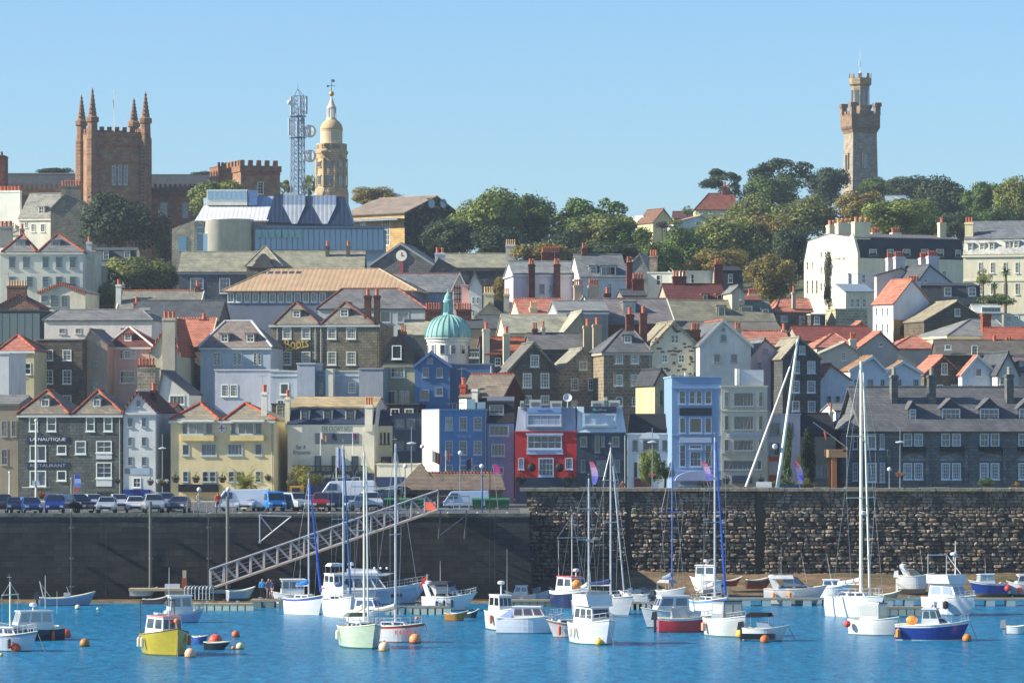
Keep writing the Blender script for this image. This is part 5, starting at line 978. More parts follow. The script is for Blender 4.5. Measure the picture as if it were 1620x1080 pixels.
h.sign(206,740,237,750,'paint:#8fa3c3','HARBOUR',None) if 0 else h.sign(206,740,237,750,'paint:#8fa3c3',None); h.sign(198,741,206,749,'paint:#4a5368',None); a=h.sign(197,774,238,785,'cloth:#223a7a','',name='awning',v=-.6); lettering('SHOP',.01,.01,M('paint','#c9d0e0'),a,(0,0,0)) if 0 else None
HS('pinkish block for the side wall of the narrow white gabled house, shade in its colour',246,269,409,652,0,8,'gs',640,wall='stucco:#9a8684',rmat=BR,chim=[(280,288,635,650,1,'brick:#6a3f36')] if 0 else ())  # stands for the white house's side wall, its shade put into the colour
h=HS('cream three-storey hotel with twin orange-trimmed gables and long top balconies',270,434,399,663,0,10,'hips',638,segs=[(272,317,348),(354,388,434)],wall='stucco:#c2b594',rmat='slate:#8a8378',cap='tile:#c0562c',cornice='paint:#b9c0cc',fr='#a9b4c3',name='hotel',cat='hotel',
  wins=[(288,668,297,687,1,1),(298,668,324,687,2,1),(325,668,337,687,1,1),(365,668,374,687,1,1),(376,668,402,687,2,1),(403,668,415,687,1,1),(288,702,300,720,1,1),(318,701,343,721,3,1),(360,701,384,720,4,1),(403,701,415,720,1,1),(289,745,298,762,1,2),(320,745,330,762,1,2),(331,745,342,762,1,2),(361,745,371,762,1,2),(373,745,383,762,1,2),(404,745,413,762,1,2)],chim=[(414,423,620,665,1,'stucco:#d3d3d3',1)])
h.box(286,664,338,667,'paint:#dfe3ea','balcony_fascia',-.9); h.box(364,664,417,667,'paint:#dfe3ea','balcony_fascia',-.9)
h.box(286,688,338,697,'stucco:#c3b284','balcony',-.5); h.box(364,688,417,697,'stucco:#c3b284','balcony',-.5)
h.box(282,766,343,778,'cloth:#23262c','awning',-1.0); h.box(300,780,320,792,'paint:#c9b98a','doorway',-.03)
q=MB(); q.m(M('paint','#c9cedb')); u,z=h.fp(351,677); q.tr=Matrix.Translation((u,-.03,z))@Matrix.Rotation(R(90),4,'X'); q.lathe([(.02,-.0),(.42,0),(.42,.06),(.02,.06)],n=16); q.tr=None; q.m(M('paint','#9a4450')); q.box((u-.04,-.14,z-.3),(u+.04,-.1,z+.3)); q.box((u-.3,-.14,z-.04),(u+.3,-.1,z+.04)); q.ob('crest',h.o)
h=HS('cream inn with navy mansard roof, ground floor and painted lettering',455,592,400,670,0,10,'mansard',628,ym=644,wall='stucco:#c4c1ba',rmat='slate:#2c3c58',cap='slate:#a8967a',fr='#2a3c5a',name='inn',cat='inn',
  wins=[(498,721,508,745,1,1),(525,721,535,745,1,1),(556,721,567,745,1,1),(534,755,545,770,1,1,{'fr':'#c3ccdc'}),(558,755,569,769,1,1,{'fr':'#c3ccdc'})],dorm=[(477,649,488,665,'f',None,1,2,'paint:#b5b3ae'),(513,649,524,665,'f',None,1,2,'paint:#b5b3ae'),(548,649,560,665,'f',None,1,2,'paint:#b5b3ae')],chim=[(578,590,640,672,3,'stucco:#c4c1ba',.2),(452,459,628,670,1,'stucco:#e6e0c8',.4)])
h.sign(509,674,557,682,None,"THE CROW'S NEST",'#6f7c88',tw=1,th=1); h.sign(499,685,568,702,'glass:#243650',None,name='window_band')
h.sign(464,703,489,711,None,'Bar &','#6f7c88',tw=.6,th=.8); h.sign(464,711,491,719,None,'Brasserie','#6f7c88',tw=1,th=.85)
h.box(456,748,592,792,'paint:#22345e','ground_floor_front',-.09); h.sign(512,750,553,756,None,'SHIP & CROWN','#dfe3ea',tw=1,th=.9,v=0).location.y if 0 else None
u0,z1=h.fp(513,750); u1,z0=h.fp(553,755.5); lettering('SHIP & CROWN',z1-z0,u1-u0,M('paint','#dfe3ea'),h.o,((u0+u1)/2,-.11,(z0+z1)/2))
for a_,c_ in ((534,545),(558,569)):
    u0,zt=h.fp(a_-1,754); u1,zb_=h.fp(c_+1,771); add_window(h.o,fm((0,-.09,0),(1,0,0),(0,1,0)),(u0+u1)/2,(zt+zb_)/2,u1-u0,zt-zb_,2,1,'#c3ccdc')
h.box(462,736,577,737.2,'paint:#23262c','balcony_rail',-.8)
for i in range(24): h.box(494+i*3.5,737,494.6+i*3.5,747,'paint:#23262c','baluster',-.8,-.72) if i%2==0 else None
h.box(492,745,580,747.5,'paint:#2a3040','balcony_slab',-.85)
h=HS('cream angled end of the inn with three slit windows and curved navy roof',592,621,402,672,24,7,'mansard',646,ym=650,wall='stucco:#b5b09c',rmat='slate:#2c3c58',name='inn_wing',cat='inn',fr='#3a3f48',wins=[(601,684,604,702,1,1),(607,684,610,702,1,1),(613,684,616,702,1,1),(603,722,619,734,1,1)])
h=HS('low cream wing with navy base right of the inn',596,662,396,735,0,6,wall='stucco:#c4c1ba',cap='paint:#c9c4b2'); h.box(596,754,640,770,'paint:#22345e','ground_floor_front',-.05)
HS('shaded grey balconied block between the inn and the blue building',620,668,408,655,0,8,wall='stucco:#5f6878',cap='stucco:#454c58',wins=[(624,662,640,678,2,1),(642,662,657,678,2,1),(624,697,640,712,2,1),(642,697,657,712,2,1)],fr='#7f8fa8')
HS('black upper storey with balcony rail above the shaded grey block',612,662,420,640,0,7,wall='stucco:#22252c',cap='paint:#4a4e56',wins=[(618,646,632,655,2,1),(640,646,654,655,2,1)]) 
h=HS('slate-blue guest house with six sash windows and a bright white side wall',696,771,390,649,14,9,left_to=669,wall='stucco:#4a7ab0',cap='paint:#7c8fba',fr='#a4b2cb',name='guest_house',cat='guest house',wins=row([(704,716),(726,739),(749,762)],659,680,2,4)+row([(704,716),(726,739),(749,762)],697,719,2,4)+row([(704,716),(726,739),(749,762)],735,752,2,2))
lw=MB(); lw.m(mat_of('stucco:#dfe0e2')); lw.box((-.1,.0,0),(-.003,h.d,h.ze)); lw.ob('side_wall',h.o)
h.sign(722,688,745,692,None,'GUEST HOUSE','#b9c6e0',tw=1,th=.9) if 0 else h.sign(722,688,745,692,None,'THE YACHT INN','#b9c6e0',tw=1,th=.9); h.sign(728,726,745,730,None,'YACHT INN','#b9c6e0',tw=1,th=.9)
q=h.box(738,631,752,648,'paint:#dcdcd6','rooftop_hut',3,6); q=h.box(755,636,768,648,'paint:#d0d4dc','rooftop_unit',3,5)
for x_ in (716,722,728,734): h.box(x_,637,x_+.8,648,'metal:#8a909c','roof_rail',1,1.06)
h.box(712,637,736,638.2,'metal:#8a909c','roof_rail',1,1.05)
h=HS('narrow blue-grey house with black top storey and wide glazed balconies',771,813,391,668,0,9,'mansard',628,ym=634,wall='stucco:#55779f',rmat='slate:#22252c',cap='paint:#5a5f6c',fr='#9aa9bf',wins=[(774,672,805,689,4,1),(777,702,799,721,4,1),(777,738,797,750,3,1)],dorm=[(774,640,797,655,'f',None,3,1)])
HS('dark red pitched roof and brick gable behind the blue-grey house',728,795,412,628,-16,8,'gs',594,wall='brick:#4d2228:#40202a',rmat='slate:#7a7068',cap='tile:#9c4a38',chim=[(729,738,608,640,1,'brick:#9c4a38',.6),(748,757,615,632,0,'stucco:#b9b9b9',0)] )
h=HS('red-fronted house with lilac upper storey and rows of white windows',815,912,389.5,684,.01,9,wall='stucco:#b4282a',cap='stucco:#b4282a',fr='#b9c9ea',name='bar',cat='bar',wins=[(834,688,891-2,710,5,2),(820,724,829,742,2,3),(852,724,876,753,4,3),(894,724,906,742,3,3)])
def upper(h,x0,x1,xa,xb,y0,y1,mat,wins,sign,text,tc,par='upper_storey',dy=.9):
    # sloping-sided upper storey, slightly set back
    a,z0=h.fp(x0,y1); c,_=h.fp(x1,y1); a2,z1=h.pv(xa,y0,dy); c2,_=h.pv(xb,y0,dy)
    b=MB(); b.m(mat_of(mat)); b.hexa([(a,-.02,z0),(c,-.02,z0),(c,6,z0),(a,6,z0)],[(a2,dy,z1),(c2,dy,z1),(c2,5.5,z1),(a2,5.5,z1)]); o=b.ob(par,h.o)
    k=(dy+.02)/(z1-z0)
    for (wx0,wy0,wx1,wy1,nx,ny) in wins:
        u0,zt=h.pv(wx0,wy0,.1); u1,zb=h.pv(wx1,wy1,.1); q=MB(); q.m(mat_of(mat)); q.box((u0-.15,-.06,zb-.25),(u1+.15,2,zt+.1)); w_=q.ob('bay',o)
        add_window(w_,fm((0,-.07,0),(1,0,0),(0,1,0)),(u0+u1)/2,(zt+zb)/2,u1-u0,zt-zb,nx,ny,'#b9c4d8')
    sx0,sy0,sx1,sy1,sm=sign; u0,zt=h.pv(sx0,sy0,.1); u1,zb=h.pv(sx1,sy1,.1); q=MB(); q.m(mat_of(sm)); q.box((u0,-.09,zb),(u1,1.6,zt)); s_=q.ob('sign',h.o); lettering(text,(zt-zb)*.36,(u1-u0)*.42,M('paint',tc),s_,((u0+u1)/2,-.1,(zt+zb)/2))
    return o
upper(h,815,911,820,910,643,684,'stucco:#8d95b2',[(834,655,888,673,5,2)],(834,645,888,653,'paint:#7f9edc'),'harbour lights','#5a76b4')
h.sign(833,711,891,718.5,'paint:#aebbe0','Boathouse','#8a98c4',tw=.5,th=.6); h.box(832,685,891,688,'paint:#b9bfe0','lintel',-.15); h.box(815.3,755,911.6,812,'paint:#23304c','ground_floor_front',-.1)
for px in (841,885): 
    u,z=h.fp(px,739); q=MB(); q.m(M('foliage','#2a2c30')); q.sphere((u,-.5,z),.42,9,7); q.ob('flower_basket',h.o)
h=HS('dark navy-fronted house with pale sloping upper storey and dark sign',912,992,389.5,686,.01,9,wall='stucco:#333f52',cap='stucco:#3a465a',fr='#5f7186',name='office_house',cat='office building',wins=[(918,690,929,706,1,1),(968,690,980,706,1,1),(941,688,949,715,1,1),(951,689,957,706,1,2),(919,727,926,746,1,2),(944,728,950,752,1,2),(951,728,959,752,1,2),(972,727,981,746,1,2)])
upper(h,912,991,914,984,643,686,'stucco:#a3b4d0',[(924,655,974,672,5,1)],(924,643,975,653,'paint:#2c3448'),'collins','#8fa0ba')
u0,zt=h.pv(938,645,.1); u1,zb=h.pv(942,651,.1); q=MB(); q.m(M('paint','#4aa39a')); q.tr=Matrix.Translation(((u0+u1)/2,-.1,(zt+zb)/2))@Matrix.Rotation(R(90),4,'X'); q.lathe([(.02,-.02),(.16,-.02),(.16,.02),(.02,.02)],n=14); q.tr=None; q.ob('sign_logo',h.o)
h.sign(941,721,958,724,None,'MORA','#5f6c84',tw=1,th=1)
h=HS('white building with round-arched parapet below a black curved roof',992,1062,389.5,687,.01,9,wall='stucco:#aeb2c0',cap='paint:#c3c7d4',fr='#5a5f6a',name='shop',cat='shop building',wins=[(1001,696,1009,712,1,1),(1017,696,1042,711,3,1),(1048,696,1056,712,1,1),(1003,731,1008,755,1,2),(1046,731,1052,748,1,2)])
a,zz=h.fp(1012,690); c_,_=h.fp(1044,690); q=MB(); q.m(mat_of('stucco:#b9bdcb')); um=(a+c_)/2; rw=(c_-a)/2; pts=[(um+rw*math.cos(t_*math.pi/14),zz+rw*.62*math.sin(t_*math.pi/14)) for t_ in range(15)]; q.hexa([(p[0],-.12,p[1]-.2) for p in pts],[(p[0],.25,p[1]-.2) for p in pts]); q.ob('arched_parapet',h.o)
q=MB(); q.m(mat_of('slate:#20222a')); f=[h.pv(994,688,1.0),h.pv(1056,688,1.0),h.pv(1052,654,2.6),h.pv(998,654,2.6)]; q.hexa([(f[0][0],.6,f[0][1]-.5),(f[1][0],.6,f[1][1]-.5),(f[1][0],8,f[1][1]-.5),(f[0][0],8,f[0][1]-.5)],[(f[3][0],2.6,f[3][1]),(f[2][0],2.6,f[2][1]),(f[2][0],7,f[2][1]),(f[3][0],7,f[3][1])]); q.ob('roof',h.o)
h.box(1003,757,1030,770,'paint:#4a2028','shop_front',-.08); h.box(1014,717,1044,722,'paint:#5a4a42','name_board',-.07)
h=HS('beige old house with small black roof wedged behind the tall blue building',1036,1063,396,605,10,9,'gf',585,apex=1046,wall='stucco:#b5a585',rmat='slate:#3a3c42',fr='#8a8474',wins=[(1044,617,1048,640,1,3),(1044,660,1048,680,1,3)])
h=HS('tall blue panelled building with black band and white arched canopy',1063,1141,384,597,2,10,wall='paint:#7a98c4',cap='paint:#88a6cf',fr='#9fb2d6',name='office_building',cat='office building',
  wins=[(1074,617,1085,639,1,2),(1090,617,1100,639,1,2),(1101,617,1111,639,1,2),(1115,617,1126,639,1,2),(1075,660,1085,685,1,1),(1090,660,1111,685,1,1),(1115,660,1126,685,1,1),(1075,703,1085,738,1,3),(1090,703,1111,710,1,1),(1091,713,1110,738,3,2),(1115,703,1126,738,1,3)],bands=[(613,.12,'paint:#869ccf'),(688,.1,'paint:#869ccf'),(742,.2,'paint:#869ccf')])
h.box(1075,645,1126,657,'paint:#1e2434','fascia_panel',-.08); h.box(1075,691,1126,700,'paint:#b5bedb','fascia_panel',-.08)
a,zz=h.fp(1067,760); c_,_=h.fp(1135,760); q=MB(); q.m(mat_of('paint:#a3aed8')); um=(a+c_)/2; rw=(c_-a)/2; pts=[(um+rw*math.cos(t_*math.pi/14),zz+.9*math.sin(t_*math.pi/14)) for t_ in range(15)]; q.hexa([(p[0],-1.0,p[1]) for p in pts],[(p[0],-.05,p[1]) for p in pts]); q.ob('canopy',h.o)
h.win((1075,761,1103,768,4,1)); h.win((1108,761,1126,768,2,1)); h.box(1084,589,1088,598,'paint:#c9c9c4','roof_vent',1,2)
h=HS('cream modernist building with wide glazed storeys and white roof hut',1141,1214,384,612,2,10,wall='stucco:#bab3a8',cap='paint:#c6c1b6',fr='#8f98a6',name='office_building',cat='office building',
  wins=[w_ for y0,y1 in ((620,643),(657,680),(695,713)) for w_ in ((1146,y0,1153,y1,1,1),(1160,y0,1193,y1,6,1),(1200,y0,1207,y1,1,1))]+[(1144,727,1206,743,8,1)],bands=[(649,.1,'paint:#b9b6b2'),(716,.1,'paint:#b9b6b2')])
h.sign(1152,684,1204,691,'paint:#a9b4c9','CARE INDEPENDENT','#93a0ba',tw=.92,th=.5)
h.box(1165,583,1170.5,611,'paint:#f0f0f0','roof_hut_pier',1.4,3); h.box(1171,585,1208,611,'paint:#c6ccdc','roof_hut',1.6,5); h.box(1158,752,1190,764,'cloth:#4a5468','awning',-.8)
h=HS('pale pink low building with dark windows behind the leaning poles',1214,1266,386,656,0,9,wall='stucco:#b8adba',cap='paint:#c3bcc4',fr='#8f94a0',name='shop',cat='shop building',wins=[(1218,668,1234,688,3,1),(1243,668,1256,688,3,1),(1218,700,1234,720,3,1)])
h.box(1216,722,1241,729,'paint:#c4502e','fascia_board',-.06); h.box(1216,751,1241,768,'paint:#a03c28','shop_front',-.06); h.box(1212,722,1216,765,'paint:#c4a822','yellow_pier',-.08); h.box(1262,722,1267,765,'paint:#c4a822','yellow_pier',-.08)
HS('dark-roofed low building with beige wall behind the two cypresses',1266,1322,390,688,0,8,'gs',656,wall='stucco:#8f887e',rmat='slate:#24252e',fr='#a3a3a8',wins=[(1290,735,1310,755,3,1)],chim=[(1312,1317,650,668,1,'stucco:#d0d0d0')])
# pergola / porch
def porch():
    Y=376; x0=XP(1311,Y); x1=XP(1341,Y); zb=7.75; t=thing('entrance_canopy','brown concrete entrance canopy on square posts beside the grey hotel','canopy',(x0,Y,zb)); zt=ZP(711,Y)-zb
    b=MB(); b.m(M('stucco','#8f7358')); b.box((0,0,zt-.7),(x1-x0,5,zt)); b.ob('canopy_slab',t)
    for xx,yy in ((.3,.1),(.3,4.4)): q=MB(); q.m(M('stucco','#94603f')); q.box((xx,yy,0),(xx+.45,yy+.45,zt-.702)); q.ob('post',t)
porch()
def kiosk():
    Y=372; t=thing('quay_building','low quay building with brown hipped roofs and orange ridge','quay building',(XP(640,Y),Y,7.0)); zb=7.0; X=lambda px:XP(px,Y)-XP(640,Y); Z=lambda py,v=0:ZP(py,Y+v)-zb
    b=MB(); b.m(M('stucco','#6a6660')); b.box((X(655),0,0),(X(795),6,Z(775))); b.box((X(628),1,0),(X(655),6,Z(778))); b.ob('wall',t)
    r=MB(); r.m(mat_of('tile:#806f5e')); A=[(X(648),-.8,Z(774)),(X(800),-.8,Z(774)),(X(792),3,Z(748,3)),(X(658),3,Z(748,3))]; r.slab(A,.15); r.slab([(X(658),3,Z(748,3)),(X(792),3,Z(748,3)),(X(800),7,Z(774)),(X(648),7,Z(774))],.15); r.slab([(X(800),-.8,Z(774)),(X(792),3,Z(748,3)),(X(800),7,Z(774))],.15); r.m(mat_of('tile:#b5653c')); ridgecap(r,(X(658),3,Z(747.5,3)),(X(792),3,Z(747.5,3)),.12); r.ob('roof',t)
    r=MB(); r.m(mat_of('tile:#857560')); ap=(X(663),4.2,Z(733,4.2)); f=[(X(622),-.6,Z(778)),(X(704),-.6,Z(778)),(X(704),9,Z(778)),(X(622),9,Z(778))]
    r.slab([f[0],f[1],ap],.15); r.slab([f[1],f[2],ap],.15); r.slab([f[2],f[3],ap],.15); r.slab([f[3],f[0],ap],.15); r.ob('hipped_roof',t)
    for a_,c_ in ((662,680),(700,720),(735,760)): q=MB(); q.m(M('glass','#2a3a52')); q.box((X(a_),-.06,Z(793)),(X(c_),-.004,Z(778))); q.ob('window',t)
    h_=thing('glass_shelter','small glazed shelter with pale monopitch roof left of the quay building','shelter',(XP(594,370),370,7.0)); 
    q=MB(); q.m(M('glass','#5a6670')); q.box((0,0,0),(1.9,2,1.6)); q.ob('glazing',h_); q=MB(); q.m(M('paint','#8fa3c0')); q.slab([(-.2,-.3,1.6),(2.3,-.3,2.1),(2.3,2.3,2.1),(-.2,2.3,1.6)],.14); q.ob('roof',h_)
kiosk()
# ---------------- trees ----------------
def crown_mesh(seed,kind):
    rr=random.Random(seed); b=MB(); b.m(M('foliage','#55632b')); lobes=[]
    n={'dense':34,'lacy':34,'col':26,'bush':14}[kind]
    while len(lobes)<n:
        d=Vector((rr.gauss(0,1),rr.gauss(0,1),rr.gauss(0,1))).normalized(); r=rr.uniform(.45,.78) if len(lobes)>3 else rr.uniform(0,.3)
        if kind=='lacy': r=rr.uniform(.5,.88)
        p=d*r
        if kind in('dense','lacy') and p.z<-.72: continue
        if kind=='bush' and p.z<-.3: continue
        lr=rr.uniform(.2,.4) if kind!='lacy' else rr.uniform(.14,.26)
        if kind=='col': p=Vector((p.x*.6,p.y*.6,p.z*1.0)); lr=rr.uniform(.18,.32)
        lobes.append((p,lr))
    tot={'dense':13000,'lacy':7500,'col':6000,'bush':4000}[kind]; ws=[l[1]**2 for l in lobes]; W=sum(ws)
    for (c,lr),w_ in zip(lobes,ws):
        for _ in range(int(tot*w_/W)):
            d=Vector((rr.gauss(0,1),rr.gauss(0,1),rr.gauss(0,1))).normalized()
            if d.z<-.3 and rr.random()<.6: continue
            p=c+d*lr*rr.uniform(.72,1.08)*Vector((1,1,.8)).length/1.62
            if rr.random()<.04: p=c+d*lr*rr.uniform(1.05,1.3)
            nn=(d*1.1+Vector((rr.gauss(0,.5),rr.gauss(0,.5),rr.gauss(0,.5)))).normalized(); a=nn.orthogonal().normalized(); q=Matrix.Rotation(rr.uniform(0,6.28),3,nn); a=q@a; e=nn.cross(a); s_=rr.uniform(.02,.045)
            b.face([p-a*s_-e*s_*.5,p+a*s_*.2-e*s_,p+a*s_+e*s_*.4,p-a*s_*.3+e*s_*.9])
    return b.mesh('crown_'+kind)
CM={k:[crown_mesh(i*7+len(k),k) for i in range(nv)] for k,nv in (('dense',4),('lacy',2),('col',2),('bush',2))}
GR,OL,AU,DK,YG=('#5a6f36','#34462a'),('#7a8044','#4c5630'),('#87783f','#575731'),('#46553a','#2b382a'),('#7f8a42','#52622e')
_cm={}
def tree(label,px,py,wp,hp,Y,col,kind='dense',seed=0,name='tree',cat='tree',wide=1.0,group=None,gx=None):
    rr=random.Random(seed*31+int(px)); x=XP(px,Y); cz=ZP(py,Y); rx=wp*Y/F/2; rz=hp*Y/F/2; zb=gz(x,Y)-.3 if gx is None else gx
    zb=min(zb,cz-rz-.2) if gx is None else zb
    t=thing(name,label,cat,(x,Y,zb),rr.uniform(0,6.28) if kind!='col' else 0,group); h0=cz-zb
    key=(kind,seed%len(CM[kind]),col)
    if key not in _cm:
        me=CM[kind][key[1]].copy(); me.materials.clear(); me.materials.append(M('foliage',*col)); _cm[key]=me
    o=obj('crown',_cm[key],t,(0,0,h0),(0,0,0)); k_=1.22 if kind!='col' else 1.3; o.scale=(rx*k_,rx*wide*k_,rz*k_)
    b=MB(); b.m(M('stucco','#4a3f34')); tr=max(.12,rx*.07); b.tube((0,0,0),(rx*.06,0,h0-rz*.35),tr*1.3,tr*.8,7)
    for k in range(6):
        an=k*1.05+rr.random(); q=Vector((rx*.06,0,h0-rz*.35)); e=Vector((math.cos(an)*rx*.6,math.sin(an)*rx*.6,h0+rr.uniform(-.2,.55)*rz)); m_=q.lerp(e,.5)+Vector((0,0,-.05*rz)); b.tube(q,m_,tr*.6,tr*.4,5); b.tube(m_,e,tr*.4,tr*.15,5)
    b.ob('trunk',t); return t
T=tree
T('big dark rounded tree between the grey stone gable and the arts building',193,353,112,92,618,DK,seed=0)
T('dark narrow tree pressed against the left end of the arts building',257,382,38,84,616,DK,'col',1)
T('olive tree rising behind the clerestory of the arts building',345,318,90,60,655,OL,seed=1)
T('small dark tree top showing over the flat-roofed college range',88,274,54,18,735,DK,seed=2)
T('sliver of a dark tree above the slate roof right of the college tower',322,279,40,14,735,DK,seed=3)
T('olive-green spreading tree above the low long slate roof',218,437,104,66,582,OL,seed=2)
T('lower olive tree beside the white gable chimney',178,472,56,46,572,OL,seed=3)
T('dark bushy tree at the foot of the arts building',262,440,44,40,584,DK,seed=1)
T('clipped brown-green tree mass between the round church tower and the hall',590,313,84,32,695,AU,seed=1,wide=.8)
T('thin pale tree between the telecom mast and the round church tower',491,296,24,34,705,YG,'lacy',0)
T('thin pale tree left of the telecom mast',448,300,26,28,705,YG,'lacy',1)
T('large sunlit green tree right of the dark church gable',765,349,112,98,640,YG,seed=0)
T('dark evergreen tree low beside the dark church gable',715,378,84,58,622,DK,seed=1)
T('tall green tree at the right of the central clump',832,350,92,92,648,GR,seed=2)
T('dark evergreen under the large sunlit green tree',785,390,90,52,615,DK,seed=3)
T('green tree with airy upper branches in the centre of the skyline',938,362,116,86,640,GR,'lacy',0)
T('full green tree filling the centre of the skyline',958,372,104,74,632,OL,seed=2)
T('dark green tree sloping down at the right end of the central clump',1003,388,64,54,628,GR,seed=1)
T('dark shaded tree beneath the far slate-roofed house',888,392,72,56,612,DK,seed=0)
T('dark shaded tree behind the tall slate roof',960,405,110,46,590,DK,seed=2)
T('dark shaded tree right of the tall slate roof',1045,412,76,50,588,GR,seed=3)
T('rust-brown low autumn tree behind the lilac house',858,408,104,50,562,AU,seed=2)
T('yellowing tree left of the lilac house',797,456,44,42,540,AU,seed=0)
T('lacy dark tree standing left of the yellow bungalow roof',1146,291,62,44,765,DK,'lacy',1)
T('wide dark lacy tree right of the yellow bungalow roof',1236,284,96,58,772,DK,'lacy',0)
T('dense dark tree beneath the wide lacy tree',1220,310,84,60,762,GR,seed=1)
T('dark tree directly left of the hilltop tower foot',1313,294,66,62,815,DK,seed=2)
T('grey-green round tree on the hill below the lacy trees',1196,345,84,64,715,OL,seed=3)
T('pale grey-green broad tree in the middle of the hill',1268,345,108,70,700,OL,seed=0)
T('orange-brown tree below the hilltop tower',1362,333,84,56,695,AU,seed=1)
T('light olive bushy tree above the cream terrace roof',1430,345,118,66,660,YG,seed=2)
T('dark tree row end right of the hilltop tower',1392,300,66,34,800,GR,seed=3)
T('dark low tree right of the hilltop tower',1440,302,78,44,795,DK,seed=1)
T('very dark brown-green tree on the right skyline',1503,322,92,84,745,DK,seed=0)
T('mid-green pointed tree on the right skyline',1557,322,60,74,735,GR,'dense',2)
T('green tree at the right edge of the skyline',1608,325,74,84,700,OL,seed=1)
T('dark green tree filling the gap left of the grand mansard hotel',1515,362,70,50,672,DK,seed=1)
T('olive tree directly behind the cream terrace ridge',1395,365,90,50,668,OL,seed=0)
T('green tree between the cream terrace chimneys and the hill',1460,362,80,48,676,GR,seed=2)
T('dark tree behind the terrace chimneys',1475,350,60,50,690,DK,seed=3)
T('dark tree behind the grand mansard hotel',1560,362,84,60,685,GR,seed=0)
T('green tree at the left of the long hillside tree belt',1085,398,86,76,612,GR,seed=0)
T('big olive tree in the middle of the hillside tree belt',1150,390,110,84,640,OL,seed=1)
T('big olive-brown tree at the right of the hillside tree belt',1210,382,96,90,645,AU,seed=2)
T('rust-brown tree at the foot of the hillside tree belt',1218,442,78,70,560,AU,seed=3)
T('dark green tree behind the rust-brown one, left of the cream terrace',1252,405,66,84,615,DK,seed=1)
T('olive-brown tree in front of the hillside tree belt',1140,420,90,50,590,AU,seed=1)
T('small round green tree beside the brown gabled cottage',1068,352,20,18,688,YG,'bush',0)
T('purple-leaved shrub below the brown gabled cottage',1048,358,26,16,690,('#5c3f40','#38282c'),'bush',1)
T('pale clipped tree in front of the dark low cottage roof',1088,335,18,20,705,OL,'bush',0)
T('row of low green shrubs below the white bungalow',1100,372,70,24,670,GR,'bush',1)
T('tall grey-green columnar tree against the sunlit side of the cream terrace',1311,452,20,88,562,('#5d6658','#3c4640'),'col',0)
T('small leafy garden tree in front of the grand mansard hotel',1556,442,24,34,545,YG,'bush',0)
T('low dark hedge below the garden palms',1575,478,64,26,530,GR,'bush',1,name='hedge',cat='hedge')
def palm(label,px,pt,pb,Y,hc,rp,seed,n=34,col='#6d7a34'):
    rr=random.Random(seed); x=XP(px,Y); zb=hc; t=thing('palm_tree',label,'palm tree',(x,Y,zb)); ht=ZP(pt,Y)-zb-rp*Y/F*.5; r=rp*Y/F
    b=MB(); b.m(M('stucco','#6a5a48')); b.tube((0,0,0),(.1,0,ht),.24,.16,8); b.ob('trunk',t)
    q=MB(); q.m(M('foliage',col,'#4a5626'))
    for i in range(n):
        an=rr.uniform(0,6.28); el=rr.uniform(-.3,1.35); L=r*rr.uniform(.8,1.15); p=Vector((.1,0,ht)); d=Vector((math.cos(an)*math.cos(el),math.sin(an)*math.cos(el),math.sin(el))); side=d.cross(Vector((0,0,1)))
        side=side.normalized() if side.length>.1 else Vector((1,0,0)); prev=p
        for k in range(6):
            d=(d+Vector((0,0,-.24))).normalized(); nx=prev+d*L/6; w0=L*.12*(1-k/6)+.02
            for sg in (-1,1):
                for m_ in range(3):
                    c=prev.lerp(nx,(m_+.5)/3); e=c+side*sg*w0*2+d*w0*1.2+Vector((0,0,-w0*.7)); q.face([c-d*.04,c+d*.05,e])
            prev=nx
    q.ob('crown',t); return t
palm('bushy palm tree in front of the cream hotel behind the white van',387,750,800,372,7.0,40,1,80,'#9c9a50')
palm('tall garden palm in front of the grand mansard hotel',1590,425,480,540,XP(0,1)*0+26,11,2,26,'#5f7a3a')
palm('shorter garden palm right of the leafy garden tree',1572,448,480,536,24.5,9,3,22,'#5f7a3a')
T('yellow-olive shrub growing by the inn behind the parked cars',486,760,58,44,376,('#8a8440','#5c5f2c'),'bush',0,name='shrub',cat='shrub',gx=7.0)
T('tall part of the yellow-olive shrub by the inn',474,752,34,34,379,('#8a8440','#5c5f2c'),'bush',1,name='shrub',cat='shrub',gx=7.0)
T('bright green small tree in front of the white arched building',1030,740,34,56,379,YG,'dense',1,gx=7.75)
T('dark green bush beside the small tree at the white arched building',1052,748,30,40,380,GR,'bush',0,name='shrub',cat='shrub',gx=7.75)
T('left cypress in front of the pale pink building',1246,722,24,86,379,GR,'col',0,name='cypress',cat='cypress',gx=7.75)
T('right and broader cypress in front of the dark-roofed low building',1279,728,32,86,380,('#2f4326','#1b2a1a'),'col',1,name='cypress',cat='cypress',gx=7.75)
T('low green bush at the foot of the left cypress',1240,765,30,16,377,GR,'bush',1,name='shrub',cat='shrub',gx=7.75)
T('low grey-green bush behind the right feather flag',1275,765,34,18,377,OL,'bush',0,name='shrub',cat='shrub',gx=7.75)
T('low dark shrub under the second hotel window pair',1560,765,34,18,382,GR,'bush',1,name='shrub',cat='shrub',gx=7.75)
T('orange-flowered planter bush at the tall blue building',1113,766,24,10,380,('#a8683a','#6a5a2c'),'bush',1,name='planter_bush',cat='shrub',gx=7.75)
T('yellow-flowered bush near the right edge of the promenade',1608,766,14,10,379,('#b08a2c','#6a6a2c'),'bush',0,name='planter_bush',cat='shrub',gx=7.75)
